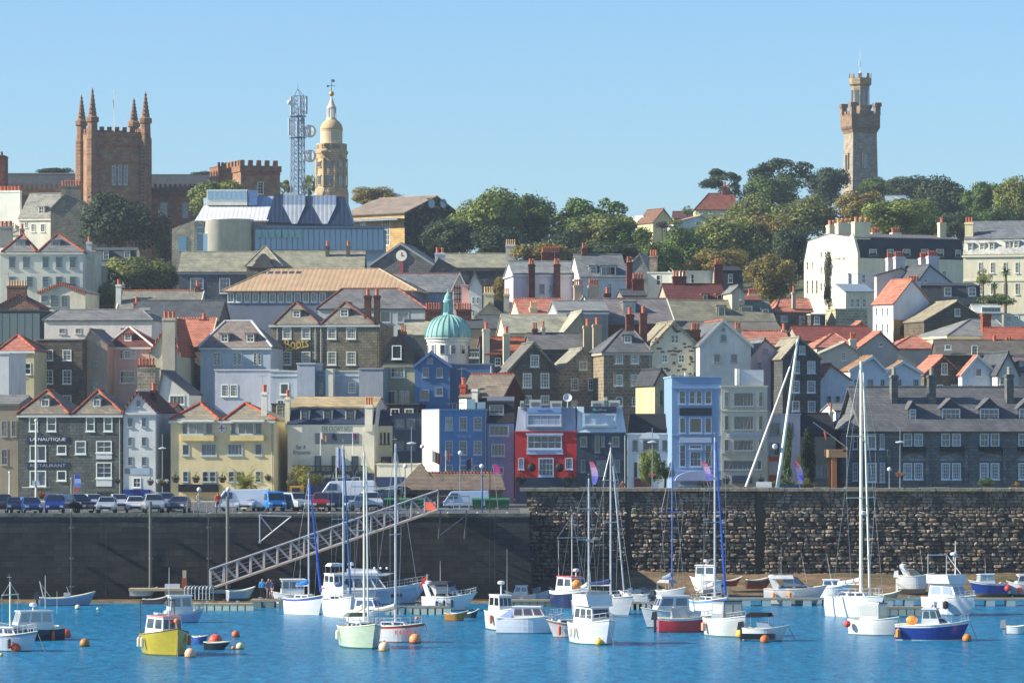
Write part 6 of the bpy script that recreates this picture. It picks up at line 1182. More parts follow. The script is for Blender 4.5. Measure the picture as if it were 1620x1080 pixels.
def topiary(px,py,rp,Y,lab,zb,col=('#2b3424','#1a2218')):
    x=XP(px,Y); t=thing('hanging_basket',lab,'hanging basket',(x,Y,ZP(py,Y))); o=obj('plant',None,None); bpy.data.objects.remove(o)
    key=('bush',0,col)
    if key not in _cm: me=CM['bush'][0].copy(); me.materials.clear(); me.materials.append(M('foliage',*col)); _cm[key]=me
    r=rp*Y/F; o=obj('plant',_cm[key],t); o.scale=(r,r*.9,r*1.1); q=MB(); q.m(M('metal','#2a2c2e')); q.lathe([(r*.4,-r*.9),(r*.7,-r*.4),(r*.72,-r*.35)],n=8); q.tube((0,0,r*.5),(0,.4,r*1.6),.03); q.ob('basket',t)
for px,py,r_,lab in ((278,757,7,'dark hanging basket at the left end of the cream hotel'),(310,757,7,'dark hanging basket left of the cream hotel doorway'),(352,757,7,'dark hanging basket near the middle of the cream hotel'),(424,755,6,'dark hanging basket at the right end of the cream hotel'),(238,762,6,'dark hanging basket beside the shop awning'),(186,761,5,'dark hanging basket at the right end of the stone restaurant')): topiary(px,py,r_,398,lab,7)
topiary(824,758,10,384.5,'dark round shrub at the left foot of the red-fronted house',7); topiary(901,758,10,384.5,'dark round shrub at the right foot of the red-fronted house',7)
topiary(1149,759,7,382.5,'round potted bush left of the grey awning',7); topiary(1204,759,6,382.5,'round potted bush right of the grey awning',7)
topiary(257,762,7,388,'yellow flower basket hanging from the left lamp post',7,('#a08a3c','#6a5a2c')); topiary(1424,751,8,375,'orange flower basket hanging from the lamp post at the grey hotel',7,('#b0703c','#6a5a2c')); topiary(1032,752,7,375,'orange flower basket hanging from the lamp post by the white building',7,('#b0703c','#6a5a2c'))
topiary(66,782,7,392,'round orange-leaved shrub behind the flagstaff',7,('#a8562c','#6a3c20'))
topiary(1336,711,4,375,'orange flower basket on top of the concrete canopy',7,('#b0703c','#6a5a2c')); topiary(1336,762,4,375,'orange flower basket at the foot of the concrete canopy',7,('#b0703c','#6a5a2c'))
# ---------------- boats ----------------
def boat(name,label,px,py,L,yaw,B,Fb,cat='boat',hull='#d9d9d4',stripe=None,foul='#3a4a52',sheer=.35,deckc='#cfcabc',rake=.5,z=0.0,Y=None,group=None,trans=.78,bulw=.0,pitch=0,roll=0,gunwale=None):
    """hull centre at photo column px, waterline at row py; bow along local +x; yaw 0 = bow to the right, 90 = away"""
    Y=Y or waterY(py,z); t=thing(name,label,cat,(XP(px,Y),Y,z),R(yaw),group); t.rotation_euler=(R(roll),0,R(yaw))
    ns=14; cols=[]; zs=[]
    def hb(s): return B/2*(trans+(1-trans)*math.sin(min(1,s/.45)*math.pi/2)) if s<.45 else B/2*max(0,1-((s-.45)/.55)**1.75)
    b=MB(); mh=M('gel',hull); ms=M('gel',stripe) if stripe else mh; mf=M('paint',foul); rows=[]
    lv=[-.35,0.0,.06,.45,.84,1.0]
    for i in range(ns+1):
        s=i/ns; x=-L/2+L*s; w=hb(s); zt=Fb+sheer*max(0,(s-.25)/.75)**2+ (.04 if s<.1 else 0); r=[]
        for k,q in enumerate(lv):
            zz=q*Fb if q<=0 else q*zt; fac={-.35:.35,0.0:.82,.06:.85,.45:.93,.84:.985,1.0:1.0}[q]
            if s>.6: fac*=1-(1-fac)*0.0-(s-.6)/.4*(1-q if q>=0 else 1.2)*.45
            xx=x-(rake*(1-max(q,0))*max(0,(s-.55)/.45)**2)-(0 if q>=0 else .4*max(0,s-.6))
            r.append((xx,w*max(0.0,fac),zz))
        rows.append(r); zs.append(zt)
    for sg in (1,-1):
        for i in range(ns):
            for k in range(len(lv)-1):
                a,b_,c,d=rows[i][k],rows[i+1][k],rows[i+1][k+1],rows[i][k+1]; f=[(p[0],sg*p[1],p[2]) for p in (a,b_,c,d)]
                b.m(mf if k<=1 and k!=1 or k==1 else (ms if k==4 else mh)); 
                b.face(f if sg<0 else f[::-1])
    tr=[(p[0],-p[1],p[2]) for p in rows[0]]+[(p[0],p[1],p[2]) for p in rows[0][::-1]]; b.m(mh).face(tr)
    b.ob('hull',t)
    d=MB(); d.m(M('paint',deckc)); dz=-.05 if not bulw else -bulw
    for i in range(ns):
        a,c=rows[i][-1],rows[i+1][-1]; k=.985
        d.face([(a[0],-a[1]*k,a[2]+dz),(c[0],-c[1]*k,c[2]+dz),(c[0],c[1]*k,c[2]+dz),(a[0],a[1]*k,a[2]+dz)])
    d.ob('deck',t)
    g=MB(); g.m(M('paint',gunwale or '#dcdcd6'))
    for sg in (1,-1):
        pts=[(r[-1][0],sg*r[-1][1],r[-1][2]) for r in rows]; g.poly(pts,.035,5)
    g.tube((rows[0][-1][0],-rows[0][-1][1],rows[0][-1][2]),(rows[0][-1][0],rows[0][-1][1],rows[0][-1][2]),.035,n=5); g.ob('gunwale',t)
    return BoatT(t,L,B,Fb,sheer,hb,rows)
class BoatT:
    def __init__(s,t,L,B,Fb,sheer,hb,rows): s.t=t;s.L=L;s.B=B;s.F=Fb;s.hb=hb;s.rows=rows;s.sh=sheer
    def zd(s,x): q=(x+s.L/2)/s.L; return s.F+s.sh*max(0,(q-.25)/.75)**2
    def half(s,x): return s.hb(min(1,max(0,(x+s.L/2)/s.L)))
    def cabin(s,x0,x1,h,w=.7,w2=None,rf=.35,rr_=.1,col='#e2e2de',z0=None,nf=3,nsd=3,band=(.45,.88),roof=True,win='#26303a',name='cabin',taper=.86,rooflip=.12,frm=None,nb=0,roofc=None):
        z0=s.zd((x0+x1)/2)-.12 if z0 is None else z0; wa=s.half(x0)*w if w2 is None else w*1.0; wb=min(s.half(x1)*w,wa) if w2 is None else w2
        bt=[(x0,-wa,z0),(x1,-wb,z0),(x1,wb,z0),(x0,wa,z0)]; tp=[(x0+rr_,-wa*taper,z0+h),(x1-rf,-wb*taper,z0+h),(x1-rf,wb*taper,z0+h),(x0+rr_,wa*taper,z0+h)]
        b=MB(); b.m(M('gel',col)); b.hexa(bt,tp)
        if roof:
            if roofc: b.m(M('gel',roofc))
            l=rooflip; b.hexa([(tp[0][0]-l,-wa*taper-l*.5,z0+h),(tp[1][0]+l,-wb*taper-l*.5,z0+h),(tp[1][0]+l,wb*taper+l*.5,z0+h),(tp[0][0]-l,wa*taper+l*.5,z0+h)],[(tp[0][0]-l*.5,-wa*taper,z0+h+.07),(tp[1][0]+l*.5,-wb*taper,z0+h+.07),(tp[1][0]+l*.5,wb*taper,z0+h+.07),(tp[0][0]-l*.5,wa*taper,z0+h+.07)])
        o=b.ob(name,s.t); V=Vector
        def wins(p00,p10,p11,p01,n,bd):
            p00,p10,p11,p01=map(V,(p00,p10,p11,p01)); nn=(p10-p00).cross(p01-p00)
            if nn.length<1e-6: return
            nn.normalize()
            f=lambda u,v:(p00.lerp(p10,u)).lerp(p01.lerp(p11,u),v)
            for i in range(n):
                g=.1/n if n>1 else .06; u0=i/n+g+.02*(i==0); u1=(i+1)/n-g-.02*(i==n-1); q=MB(); q.m(M('glass',win)); c=[f(u0,bd[0]),f(u1,bd[0]),f(u1,bd[1]),f(u0,bd[1])]
                q.hexa([p-nn*.02 for p in c],[p+nn*.015 for p in c]); q.ob('window',o)
        if nf: wins(bt[1],bt[2],tp[2],tp[1],nf,band)
        if nb: wins(bt[3],bt[0],tp[0],tp[3],nb,band)
        if nsd:
            wins(bt[0],bt[1],tp[1],tp[0],nsd,band); wins(bt[2],bt[3],tp[3],tp[2],nsd,band)
        s.ct=z0+h+.07; return o
    def mb(s,name,mat,fn):
        q=MB(); q.m(mat_of(mat)); fn(q); return q.ob(name,s.t)
    def rail(s,x0,x1,h=.55,n=5,mat='metal:#b9bcc0',r=.018):
        def fn(q):
            for sg in (1,-1):
                pts=[]
                for i in range(n+1):
                    x=lerp(x0,x1,i/n); y=sg*max(.05,s.half(x)*.93); z=s.zd(x); q.tube((x,y,z),(x,y,z+h),r,n=4); pts.append((x,y,z+h))
                q.poly(pts,r,4); q.poly([(p[0],p[1],p[2]-h*.5) for p in pts],r*.7,4)
            a=max(.05,s.half(x1)*.93); z=s.zd(x1)+h
            q.poly([(x1,a,z),(x1+.15,0,z+.03),(x1,-a,z)],r,4)
        return s.mb('rail',mat,fn)
    def aerial(s,x,y,z,h,mat='paint:#c9cbcd',r=.018,lean=0): return s.mb('aerial',mat,lambda q:q.tube((x,y,z),(x+lean,y,z+h),r,r*.5,4))
    def mast(s,x,h,spr=(.5,),r=.07,col='metal:#c9cacb',boom=None,cover=None,genoa=None,sprw=.9,z=None,stay=True):
        z=s.zd(x)-.05 if z is None else z; top=z+h
        m_=s.mb('mast',col,lambda q:q.tube((x,0,z),(x,0,top),r,r*.75,8))
        for k in spr:
            e=MB(); e.m(mat_of(col)); e.box((x-.03,-sprw,z+h*k+.02),(x+.03,sprw,z+h*k+.08)); e.ob('spreader',m_)
        q=MB(); q.m(M('metal','#8f9294')); 
        for sg in (-1,1):
            pts=[(x-.1,sg*s.half(x)*.9,s.zd(x))]+[(x,sg*sprw,z+h*k+.05) for k in spr]+[(x,0,top-.1)]; q.poly(pts,.013,4)
        q.tube((s.L/2-.15,0,s.zd(s.L/2)),(x,0,top),.014,n=4); q.tube((-s.L/2+.1,0,s.F+.1),(x,0,top),.012,n=4); q.ob('rigging',m_)
        q=MB(); q.m(M('metal','#8f9294')); q.tube((x,0,top),(x-.1,0,top+.5),.012,n=4); q.tube((x-.25,0,top+.3),(x+.1,0,top+.3),.02,n=4); q.ob('wind_vane',m_)
        if genoa:
            a,b_=Vector((s.L/2-.25,0,s.zd(s.L/2)+.25)),Vector((x+.12,0,top-.35)); s.mb('furled_sail','cloth:'+genoa,lambda q:q.tube(a,b_,.1,.05,6))
        if boom:
            zz=s.zd(x)+(.95 if boom>0 else .95); bl=abs(boom); s.mb('boom',col,lambda q:q.tube((x-.05,0,zz),(x-bl,0,zz-.05),.05,n=6))
            if cover:
                s.mb('sail_cover','cloth:'+cover,lambda q:(q.tube((x-.02,0,zz+.35),(x-bl*.5,0,zz+.14),.19,.16,7),q.tube((x-bl*.5,0,zz+.14),(x-bl+.1,0,zz+.06),.16,.1,7)))
    def outboard(s,col='#c9cccf'): 
        x=-s.L/2
        def f(q): q.hexa([(x-.5,-.16,s.F-.1),(x-.05,-.16,s.F-.1),(x-.05,.16,s.F-.1),(x-.5,.16,s.F-.1)],[(x-.42,-.13,s.F+.42),(x-.1,-.13,s.F+.48),(x-.1,.13,s.F+.48),(x-.42,.13,s.F+.42)]); q.box((x-.3,-.07,-.3),(x-.12,.07,s.F-.1))
        return s.mb('outboard_motor','gel:'+col,f)
    def fender(s,x,sg,col='#e0d8cc',r=.11):
        y=sg*(s.half(x)+r); z=s.zd(x)
        return s.mb('fender','paint:'+col,lambda q:(q.lathe([(.03,z-.85),(r,z-.78),(r,z-.3),(.03,z-.2)],(x,y,0),8),q.tube((x,y,z-.2),(x,y-sg*r,z+.05),.012,n=4)))
    def canopy(s,x0,x1,h,col='#26303a',w=.8,z0=None,n=2,frame=True):
        z0=s.zd((x0+x1)/2) if z0 is None else z0; wa=s.half((x0+x1)/2)*w
        def f(q): q.hexa([(x0,-wa,z0+h-.25),(x1,-wa*.9,z0+h-.25),(x1,wa*.9,z0+h-.25),(x0,wa,z0+h-.25)],[(x0+.2,-wa*.7,z0+h),(x1-.1,-wa*.7,z0+h),(x1-.1,wa*.7,z0+h),(x0+.2,wa*.7,z0+h)])
        o=s.mb('canopy','cloth:'+col,f)
        q=MB(); q.m(M('metal','#a9acb0'))
        for x_ in (x0,x1): 
            for sg in (-1,1): q.tube((x_,sg*wa*.9,z0-.05),(x_,sg*wa*.9,z0+h-.25),.02,n=4)
        q.ob('canopy_frame',o); return o
    def windscreen(s,x,h=.5,w=.75,col='#3a4650',rake=.5,back=1.0,z0=None):
        z0=s.zd(x) if z0 is None else z0; wa=s.half(x)*w
        def f(q):
            q.slab([(x,-wa*.8,z0),(x,wa*.8,z0),(x-rake,wa*.7,z0+h),(x-rake,-wa*.7,z0+h)],.03)
            for sg in (-1,1): q.hexa([(x,sg*wa*.8,z0),(x-back,sg*wa,z0),(x-back,sg*(wa-.03),z0),(x,sg*(wa*.8-.03),z0)],[(x-rake,sg*wa*.7,z0+h),(x-back-.1,sg*wa*.85,z0+h*.9),(x-back-.1,sg*(wa*.85-.03),z0+h*.9),(x-rake,sg*(wa*.7-.03),z0+h)])
        return s.mb('windscreen','glass:'+col,f)
    def arch(s,x,h=.9,col='#dcdcda'):
        w=s.half(x)*.95; z=s.zd(x); return s.mb('radar_arch','gel:'+col,lambda q:(q.hexa([(x-.2,-w,z),(x+.25,-w,z),(x+.25,-w+.14,z),(x-.2,-w+.14,z)],[(x-.6,-w*.8,z+h),(x-.25,-w*.8,z+h),(x-.25,-w*.8+.14,z+h),(x-.6,-w*.8+.14,z+h)]),q.hexa([(x-.2,w-.14,z),(x+.25,w-.14,z),(x+.25,w,z),(x-.2,w,z)],[(x-.6,w*.8-.14,z+h),(x-.25,w*.8-.14,z+h),(x-.25,w*.8,z+h),(x-.6,w*.8,z+h)]),q.box((x-.6,-w*.8,z+h-.1),(x-.25,w*.8,z+h+.05)),q.lathe([(.28,z+h+.05),(.3,z+h+.2),(.15,z+h+.27)],(x-.4,0,0),10)))
    def radar(s,x,z,h=.5): return s.mb('radar','gel:#e2e2e0',lambda q:(q.tube((x,0,z),(x,0,z+h),.05,n=5),q.lathe([(.2,z+h),(.26,z+h+.05),(.24,z+h+.2),(.1,z+h+.25)],(x,0,0),10)))
    def lines(s): 
        x=s.L/2-.05; return s.mb('mooring_line','cloth:#8a8478',lambda q:q.poly([(x,0,s.zd(x)),(x+.35,.1,s.F*.4),(x+.5,.15,.02)],.025,4))
SB=('sailing_boat',)
# --- left group
b=boat('sailing_boat','small pale motor-sailer with a cross-armed mast at the left edge',14,1029,4.4,-28,1.7,.95,'sailing boat',hull='#c9cdd2',stripe='#9aa6b4'); b.cabin(-.9,.9,.6,.75,nsd=2,nf=2); b.mast(.1,3.4,(.75,),.06,'paint:#e4e4e0',sprw=.9); b.rail(.4,2.0); b.fender(-.8,-1,'#3a4048'); b.fender(.6,-1,'#3a4048'); b.lines()
b=boat('cabin_boat','navy-hulled cabin boat with big tinted windows behind the motor-sailer',48,1012,4.4,-150,1.9,.85,hull='#1d2a40',foul='#2a3038',gunwale='#e6e6e2',stripe='#e6e6e2'); b.cabin(-1.4,1.2,1.15,.85,nsd=3,nf=3,nb=2,win='#8a8a80',band=(.4,.92)); b.radar(-.2,b.ct,.25); b.aerial(-.9,.4,b.ct,2.3,r=.03); b.aerial(-1.7,.5,b.F,2.4); b.fender(-1.2,1,'#b5553a')
b=boat('open_workboat','grey-blue open boat with folded outboard lying by the dark quay',107,957,4.4,8,1.5,.6,hull='#8f9db3',stripe='#b5bfcc',foul='#2a4a5a',sheer=.5,bulw=.25); b.outboard('#3a4048'); b.mb('console','gel:#d8d8d4',lambda q:(q.box((-.3,-.3,.4),(.2,.3,1.0)),q.tube((.1,-.2,1.0),(-.1,-.2,1.5),.02),q.tube((-1.9,-.4,.6),(-2.2,-.3,1.9),.03),q.tube((-1.9,.4,.6),(-2.2,.3,1.9),.03),q.tube((-2.2,-.3,1.9),(-2.2,.3,1.9),.03),q.tube((-1.3,-.3,.6),(-2.2,-.3,1.8),.02)))
b=boat('fishing_boat','yellow-hulled fishing boat with a white wheelhouse, bow towards the viewer',264,1035,4.8,-69,2.85,1.28,hull='#b0a02a',foul='#5c5a2c',sheer=.45,deckc='#b9b4a4',gunwale='#4a4a30',rake=.35); b.cabin(-1.3,1.35,1.15,.8,nf=3,nsd=2,rf=.2,col='#e4e4e2',band=(.38,.88),roofc='#c9857c'); b.radar(.2,b.ct,.1); b.aerial(.5,0,b.ct,3.0,r=.035); b.mb('goalpost_frame','metal:#5a4a44',lambda q:(q.tube((-2.1,-1.1,1.5),(-2.1,-1.1,3.3),.04),q.tube((-2.1,1.1,1.5),(-2.1,1.1,3.3),.04),q.tube((-2.1,-1.1,3.3),(-2.1,1.1,3.3),.04))); b.mb('mooring_rope','cloth:#a88a6c',lambda q:q.poly([(2.1,0,2.0),(2.3,.05,1.3),(2.15,.05,.3),(2.2,.05,-.1)],.05,6)); b.fender(-.2,-1,'#cfc8bb'); b.fender(-1.3,-1,'#cfc8bb'); b.fender(1.0,1,'#c0603c')
b.mb('orange_float','paint:#d9773c',lambda q:q.sphere((1.75,.1,2.15),.17))
b=boat('cabin_boat','white-cabined pale blue boat moored behind the yellow fishing boat',285,984,3.6,18,1.7,.65,hull='#9fb6d6',stripe='#d0d8e4'); b.cabin(-.9,.9,1.35,.8,nf=2,nsd=2,nb=1,rf=.15,band=(.45,.9)); b.rail(1.0,1.7,.4,3)
b=boat('dinghy','small blue rowing dinghy tied beside the yellow fishing boat',319,1017,1.1,-40,.8,.42,'dinghy',hull='#2c4f9a',sheer=.12,bulw=.2,foul='#22304c'); b.mb('thwart','paint:#c9c9c4',lambda q:q.box((-.1,-.33,.25),(.08,.33,.29)))
b=boat('dinghy','small black rowing dinghy in front of the big round orange buoy',345,1027,1.7,-12,.95,.45,'dinghy',hull='#2e2f33',sheer=.08,bulw=.25,foul='#1c1c20',deckc='#6a6a68'); b.mb('thwart','paint:#9a9a94',lambda q:q.box((-.1,-.4,.25),(.1,.4,.29)))
# --- pontoon group left centre
b=boat('cabin_boat','small white wheelhouse boat left of the blue-sailed yacht',462,955,3.4,190,1.7,.7,hull='#e0e0dc'); b.cabin(-.9,.9,1.35,.8,nf=2,nsd=3,nb=1,rf=.05,rr_=-.05,col='#e8e8e2',band=(.48,.88)); b.aerial(-.6,0,b.ct,2.0,lean=-.15)
b=boat('sailing_boat','white yacht with bright blue furled sail and blue boom cover by the pontoon',484,971,4.2,-50,1.5,1.15,'sailing boat',hull='#e6e4de',stripe='#4a5a9a',foul='#d8d4cc'); b.cabin(-1.0,.9,.4,.6,nsd=2,nf=0,roof=False); b.mast(.35,9.1,(.5,),.075,boom=1.6,cover='#2f74c8',genoa='#2456b0')
b=boat('cabin_boat','white motor boat with flybridge arch squeezed behind the bow-on yacht',532,958,3.8,-70,1.8,1.5,hull='#e6e6e2'); b.cabin(-1.3,1.0,1.1,.85,nf=2,nsd=2); b.canopy(-1.0,.3,.8,'#dcdcd8',.7,b.ct)
b=boat('sailing_boat','white bow-on yacht with tall mast and blue-striped furled sail',541,975,4.6,-70,2.2,1.2,'sailing boat',hull='#e8e6e0',foul='#d0ccc4'); b.cabin(-1.2,1.0,.45,.6,nsd=2,nf=0,roof=False); b.mast(.35,11.6,(.52,.78),.085,boom=1.9,cover='#2c3c66',genoa='#2a5a8a'); b.rail(-2.1,2.0,.55,7); b.mb('horseshoe_buoy','paint:#c8603c',lambda q:q.lathe([(.1,2.0),(.22,2.05),(.1,2.1)],(-1.9,-.9,0),8))
b=boat('motor_yacht','large white flybridge motor yacht lying behind the pontoon',598,955,8.4,-6,2.8,1.15,'motor yacht',Y=334,hull='#b9c2d0',stripe='#d8dce2',sheer=.7,rake=1.4); b.cabin(-2.7,1.0,1.15,.86,nf=3,nsd=4,rf=.9,band=(.25,.85),col='#d5d9e0',win='#1c2228'); b.mb('flybridge','gel:#dfe2e6',lambda q:(q.hexa([(-3.6,-1.2,b.ct),(.8,-1.0,b.ct),(.8,1.0,b.ct),(-3.6,1.2,b.ct)],[(-3.3,-1.2,b.ct+.2),(1.2,-1.0,b.ct+.16),(1.2,1.0,b.ct+.16),(-3.3,1.2,b.ct+.2)]),q.hexa([(-2.4,-.9,b.ct+.2),(.2,-.8,b.ct+.2),(.2,.8,b.ct+.2),(-2.4,.9,b.ct+.2)],[(-2.4,-.9,b.ct+.55),(-.1,-.7,b.ct+.48),(-.1,.7,b.ct+.48),(-2.4,.9,b.ct+.55)]))); b.rail(.5,4.0,.5,8); b.mb('hull_window','glass:#15181c',lambda q:q.hexa([(1.2,-1.4,.6),(2.1,-1.22,.62),(2.1,-.8,.62),(1.2,-.8,.6)],[(1.25,-1.42,.85),(2.05,-1.26,.87),(2.05,-.8,.87),(1.25,-.8,.85)])); b.radar(-2.2,b.ct+.55,.25)
for i in range(3): b.mb('deck_light','gel:#eeeeea',lambda q:q.sphere((-.2+i*.5,-.6,b.ct+.6),.1))
b=boat('motor_cruiser','big white sports cruiser with swept radar arch and red ensign on the pontoon',714,965,4.3,-22,2.2,1.0,'motor cruiser',hull='#e8e8e6',foul='#5a7a8a',sheer=.45,rake=1.0); b.cabin(-1.2,1.4,.4,.75,nf=0,nsd=2,rf=.8,name='coachroof',roof=False); b.windscreen(.5,.6,.85,'#4a565e',.6,1.4,b.zd(0)+.25); b.canopy(-1.5,.0,1.25,'#3a3f44',.75); b.arch(-1.5,1.0); b.aerial(-1.1,.4,2.2,1.6); b.rail(.5,2.0,.4,5)
for x_ in (-.7,-.1,.5): b.fender(x_,-1,'#2c3a4c',.13)
q=MB(); q.m(M('cloth','#c0392e')); q.hexa([(-2.1,-.02,1.9),(-2.6,-.06,1.65),(-2.6,-.02,1.65),(-2.1,.02,1.9)],[(-2.05,-.02,2.7),(-2.45,-.06,2.35),(-2.45,-.02,2.35),(-2.05,.02,2.7)]); e=q.ob('ensign',b.t); b.mb('ensign_staff','paint:#d9d0c0',lambda q:q.tube((-2.15,0,1.0),(-2.03,0,2.8),.02))
b=boat('sailing_boat','pale green bow-on yacht with twin-looking mast in the foreground',574,1024,4.8,-69,2.4,1.3,'sailing boat',hull='#b9c9ae',foul='#2c5a4a',sheer=.3,deckc='#dcdccc',gunwale='#d8d8c4',rake=.6); b.cabin(-1.1,1.1,.5,.62,nsd=3,nf=1,roof=False,band=(.3,.75)); b.mast(.25,11.2,(.55,.8),.085,'paint:#cfd0cf',boom=1.9,cover='#d8d4c4'); b.mb('furled_sail','paint:#c9cbcc',lambda q:q.tube((.75,.1,1.4),(.55,.05,11.8),.07,.05,6)); b.rail(-2.0,1.9,.55,7); b.canopy(-1.7,-.8,.9,'#6a7064',.7); b.fender(-1.6,-1); b.lines()
b=boat('cabin_boat','small white cabin boat just behind the pale green yacht',585,984,3.4,-38,1.8,.85,hull='#d9dbdc'); b.cabin(-.9,1.0,.95,.85,nf=2,nsd=2,rf=.45,win='#2a3a5c')
b=boat('sailing_boat','white yacht with red sheer stripe and sail number on its bow',628,1015,4.0,-22,1.5,1.05,'sailing boat',hull='#e4e2da',stripe='#b8443c',foul='#a85040',sheer=.25,rake=.5); b.cabin(-1.1,.9,.4,.6,nsd=2,nf=0,roof=False); b.mast(-.1,12.0,(.5,.75),.085,boom=1.7,cover='#c9c4b8'); b.rail(-1.8,1.7,.5,6)
o=lettering('K4138',.34,1.05,M('paint','#b8443c'),b.t,(.75,-.74,.68),rot=(R(82),0,R(12))); 
b.mb('backstay_pole','metal:#b0b2b4',lambda q:q.tube((-.1,.25,11.9),(-.9,1.6,1.0),.03,n=5))
b.mb('bow_float','paint:#d98a4c',lambda q:q.sphere((1.5,-.2,1.6),.13)); b.lines()
b=boat('wheelhouse_boat','dark blue and black wheelhouse boat beside the sports cruiser',779,949,3.2,175,1.6,.8,hull='#2a3040',foul='#22262c'); b.cabin(-1.2,1.2,1.1,.85,nf=2,nsd=3,col='#30384c',band=(.35,.85),win='#5a6470')
b=boat('wheelhouse_boat','white wheelhouse boat with dark green lower hull and folded mast gear',795,996,4.0,-72,1.8,1.25,hull='#dcded8',foul='#2c4a3c',sheer=.3); b.cabin(-1.3,.9,1.25,.8,nf=3,nsd=2,win='#1d2a26'); b.radar(-.3,b.ct,.7); b.aerial(.1,.3,b.ct,3.2); b.fender(.3,-1,'#c0603c')
b=boat('motor_boat','white cabin launch with blue canvas over its stern',840,1001,4.6,-12,2.0,1.05,hull='#dfe2e6',stripe='#e8e8e6',foul='#5a8a9a',sheer=.3,rake=.6); b.cabin(-1.2,1.2,.85,.82,nf=2,nsd=3,rf=.5,win='#5a3f38',band=(.35,.85)); b.mb('stern_cover','cloth:#8fa0cc',lambda q:q.hexa([(-2.25,-.85,1.0),(-1.2,-.9,1.0),(-1.2,.9,1.0),(-2.25,.85,1.0)],[(-2.1,-.4,1.15),(-1.15,-.5,1.75),(-1.15,.5,1.75),(-2.1,.4,1.15)])); b.rail(.9,2.1,.4,4); b.fender(1.6,-1)
for k,(px,py,L_,lab,hc,cab) in enumerate([(822,951,2.6,'little white cabin boat left of a white open boat on the far pontoon','#dcdcda',1),(851,949,2.4,'little white open boat with windshield on the far pontoon','#d8d8d6',0),(872,948,2.0,'tiny white boat at the quay corner on the far pontoon','#c9cdd0',0),(1003,951,2.6,'small white boat with raised outboard on the middle pontoon','#dcdcd8',0),(1022,948,2.3,'small grey-blue runabout on the middle pontoon','#a9b4c4',0)]):
    b=boat('small_boat',lab,px,py,L_,[175,10,-30,160,20][k],1.2,.55,hull=hc); 
    if cab: b.cabin(-.7,.6,.8,.8,nf=2,nsd=2)
    else: b.windscreen(.3,.4); b.outboard('#d0d2d4' if k!=3 else '#3a4048')
b=boat('wheelhouse_boat','navy-hulled pilot-style boat carrying a large orange float',907,962,4.2,-60,2.4,1.3,hull='#202c52',foul='#3a4a5a',gunwale='#e4e2d8',stripe='#e4e2d8',sheer=.35); b.cabin(-1.2,1.0,1.25,.85,nf=3,nsd=2,win='#30363c',roofc='#c9605a'); b.mb('orange_float','paint:#e08a44',lambda q:q.sphere((1.15,-.35,1.95),.42,12,8,.8)); b.radar(.4,b.ct,.35); b.mast(-.2,4.9,(.62,),.05,'paint:#b5b8ba',sprw=1.3,z=b.ct-.1); b.aerial(-.9,-.8,b.ct,2.8)
b=boat('sailing_boat','white broad yacht with leaning boom pole behind the flybridge boat',962,971,4.9,-40,1.8,1.2,'sailing boat',hull='#e8e6e0',foul='#c9c9c0',sheer=.25); b.cabin(-1.5,1.1,.4,.6,nsd=3,nf=0,roof=False); b.mast(.25,11.4,(.5,.78),.08,boom=2.3,cover='#33406a'); b.mb('leaning_pole','metal:#c9cacb',lambda q:q.tube((.4,.1,11.2),(1.4,.2,1.6),.06,n=6)); b.aerial(-1.9,.3,1.3,3.4,lean=-.2); b.rail(-2.2,2.1,.5,7)
b=boat('motor_boat','small white boat with faded red stripe tucked beside the flybridge boat',898,1007,3.0,-160,1.6,.85,hull='#e0dcd2',stripe='#c98a80',foul='#b55a4c'); b.cabin(-.6,.9,.4,.7,nsd=2,nf=0,roof=False); b.rail(-1.3,1.2,.45,5); b.fender(.8,1,'#c0503c')
b=boat('flybridge_boat','white flybridge motor boat with dark windscreen, bow towards the viewer',942,1018,4.8,-69,2.6,1.3,hull='#dfe0e0',stripe='#ecebe6',foul='#3f6a5a',sheer=.35,rake=.6); b.cabin(-1.6,1.2,1.2,.82,nf=1,nsd=3,rf=.35,win='#2a211f',band=(.42,.9)); zt=b.ct; b.mb('flybridge','gel:#e6e4de',lambda q:(q.hexa([(-1.6,-.95,zt),(.9,-.85,zt),(.9,.85,zt),(-1.6,.95,zt)],[(-1.6,-1.0,zt+.75),(.55,-.9,zt+.75),(.55,.9,zt+.75),(-1.6,1.0,zt+.75)]))); b.mb('flybridge_screen','glass:#b9ad9c',lambda q:q.box((.3,-.75,zt+.75),(.36,.75,zt+.95))); b.rail(.2,2.2,.5,5); b.fender(-.9,-1); b.fender(-.2,-1); b.lines(); b.mast(-.4,8.6,(.5,),.07,'metal:#c9cacb',sprw=.8,z=zt+.7) if 0 else None
b=boat('sailing_boat','slim yacht whose mast rises behind the flybridge motor boat',930,975,4.2,-70,1.3,1.1,'sailing boat',hull='#d8d8d4'); b.cabin(-1.0,.8,.4,.6,nsd=2,nf=0,roof=False); b.mast(.2,9.2,(.5,.75),.085,boom=1.6,cover='#c9c4b8')
b=boat('cabin_boat','white high-sided cabin boat behind the red-hulled launch',1058,992,4.3,-158,2.0,1.1,hull='#e6e4de'); b.cabin(-1.3,1.2,1.2,.85,nf=2,nsd=2,rf=.5,win='#323a44',band=(.45,.88)); b.rail(.9,2.0,.4,4)
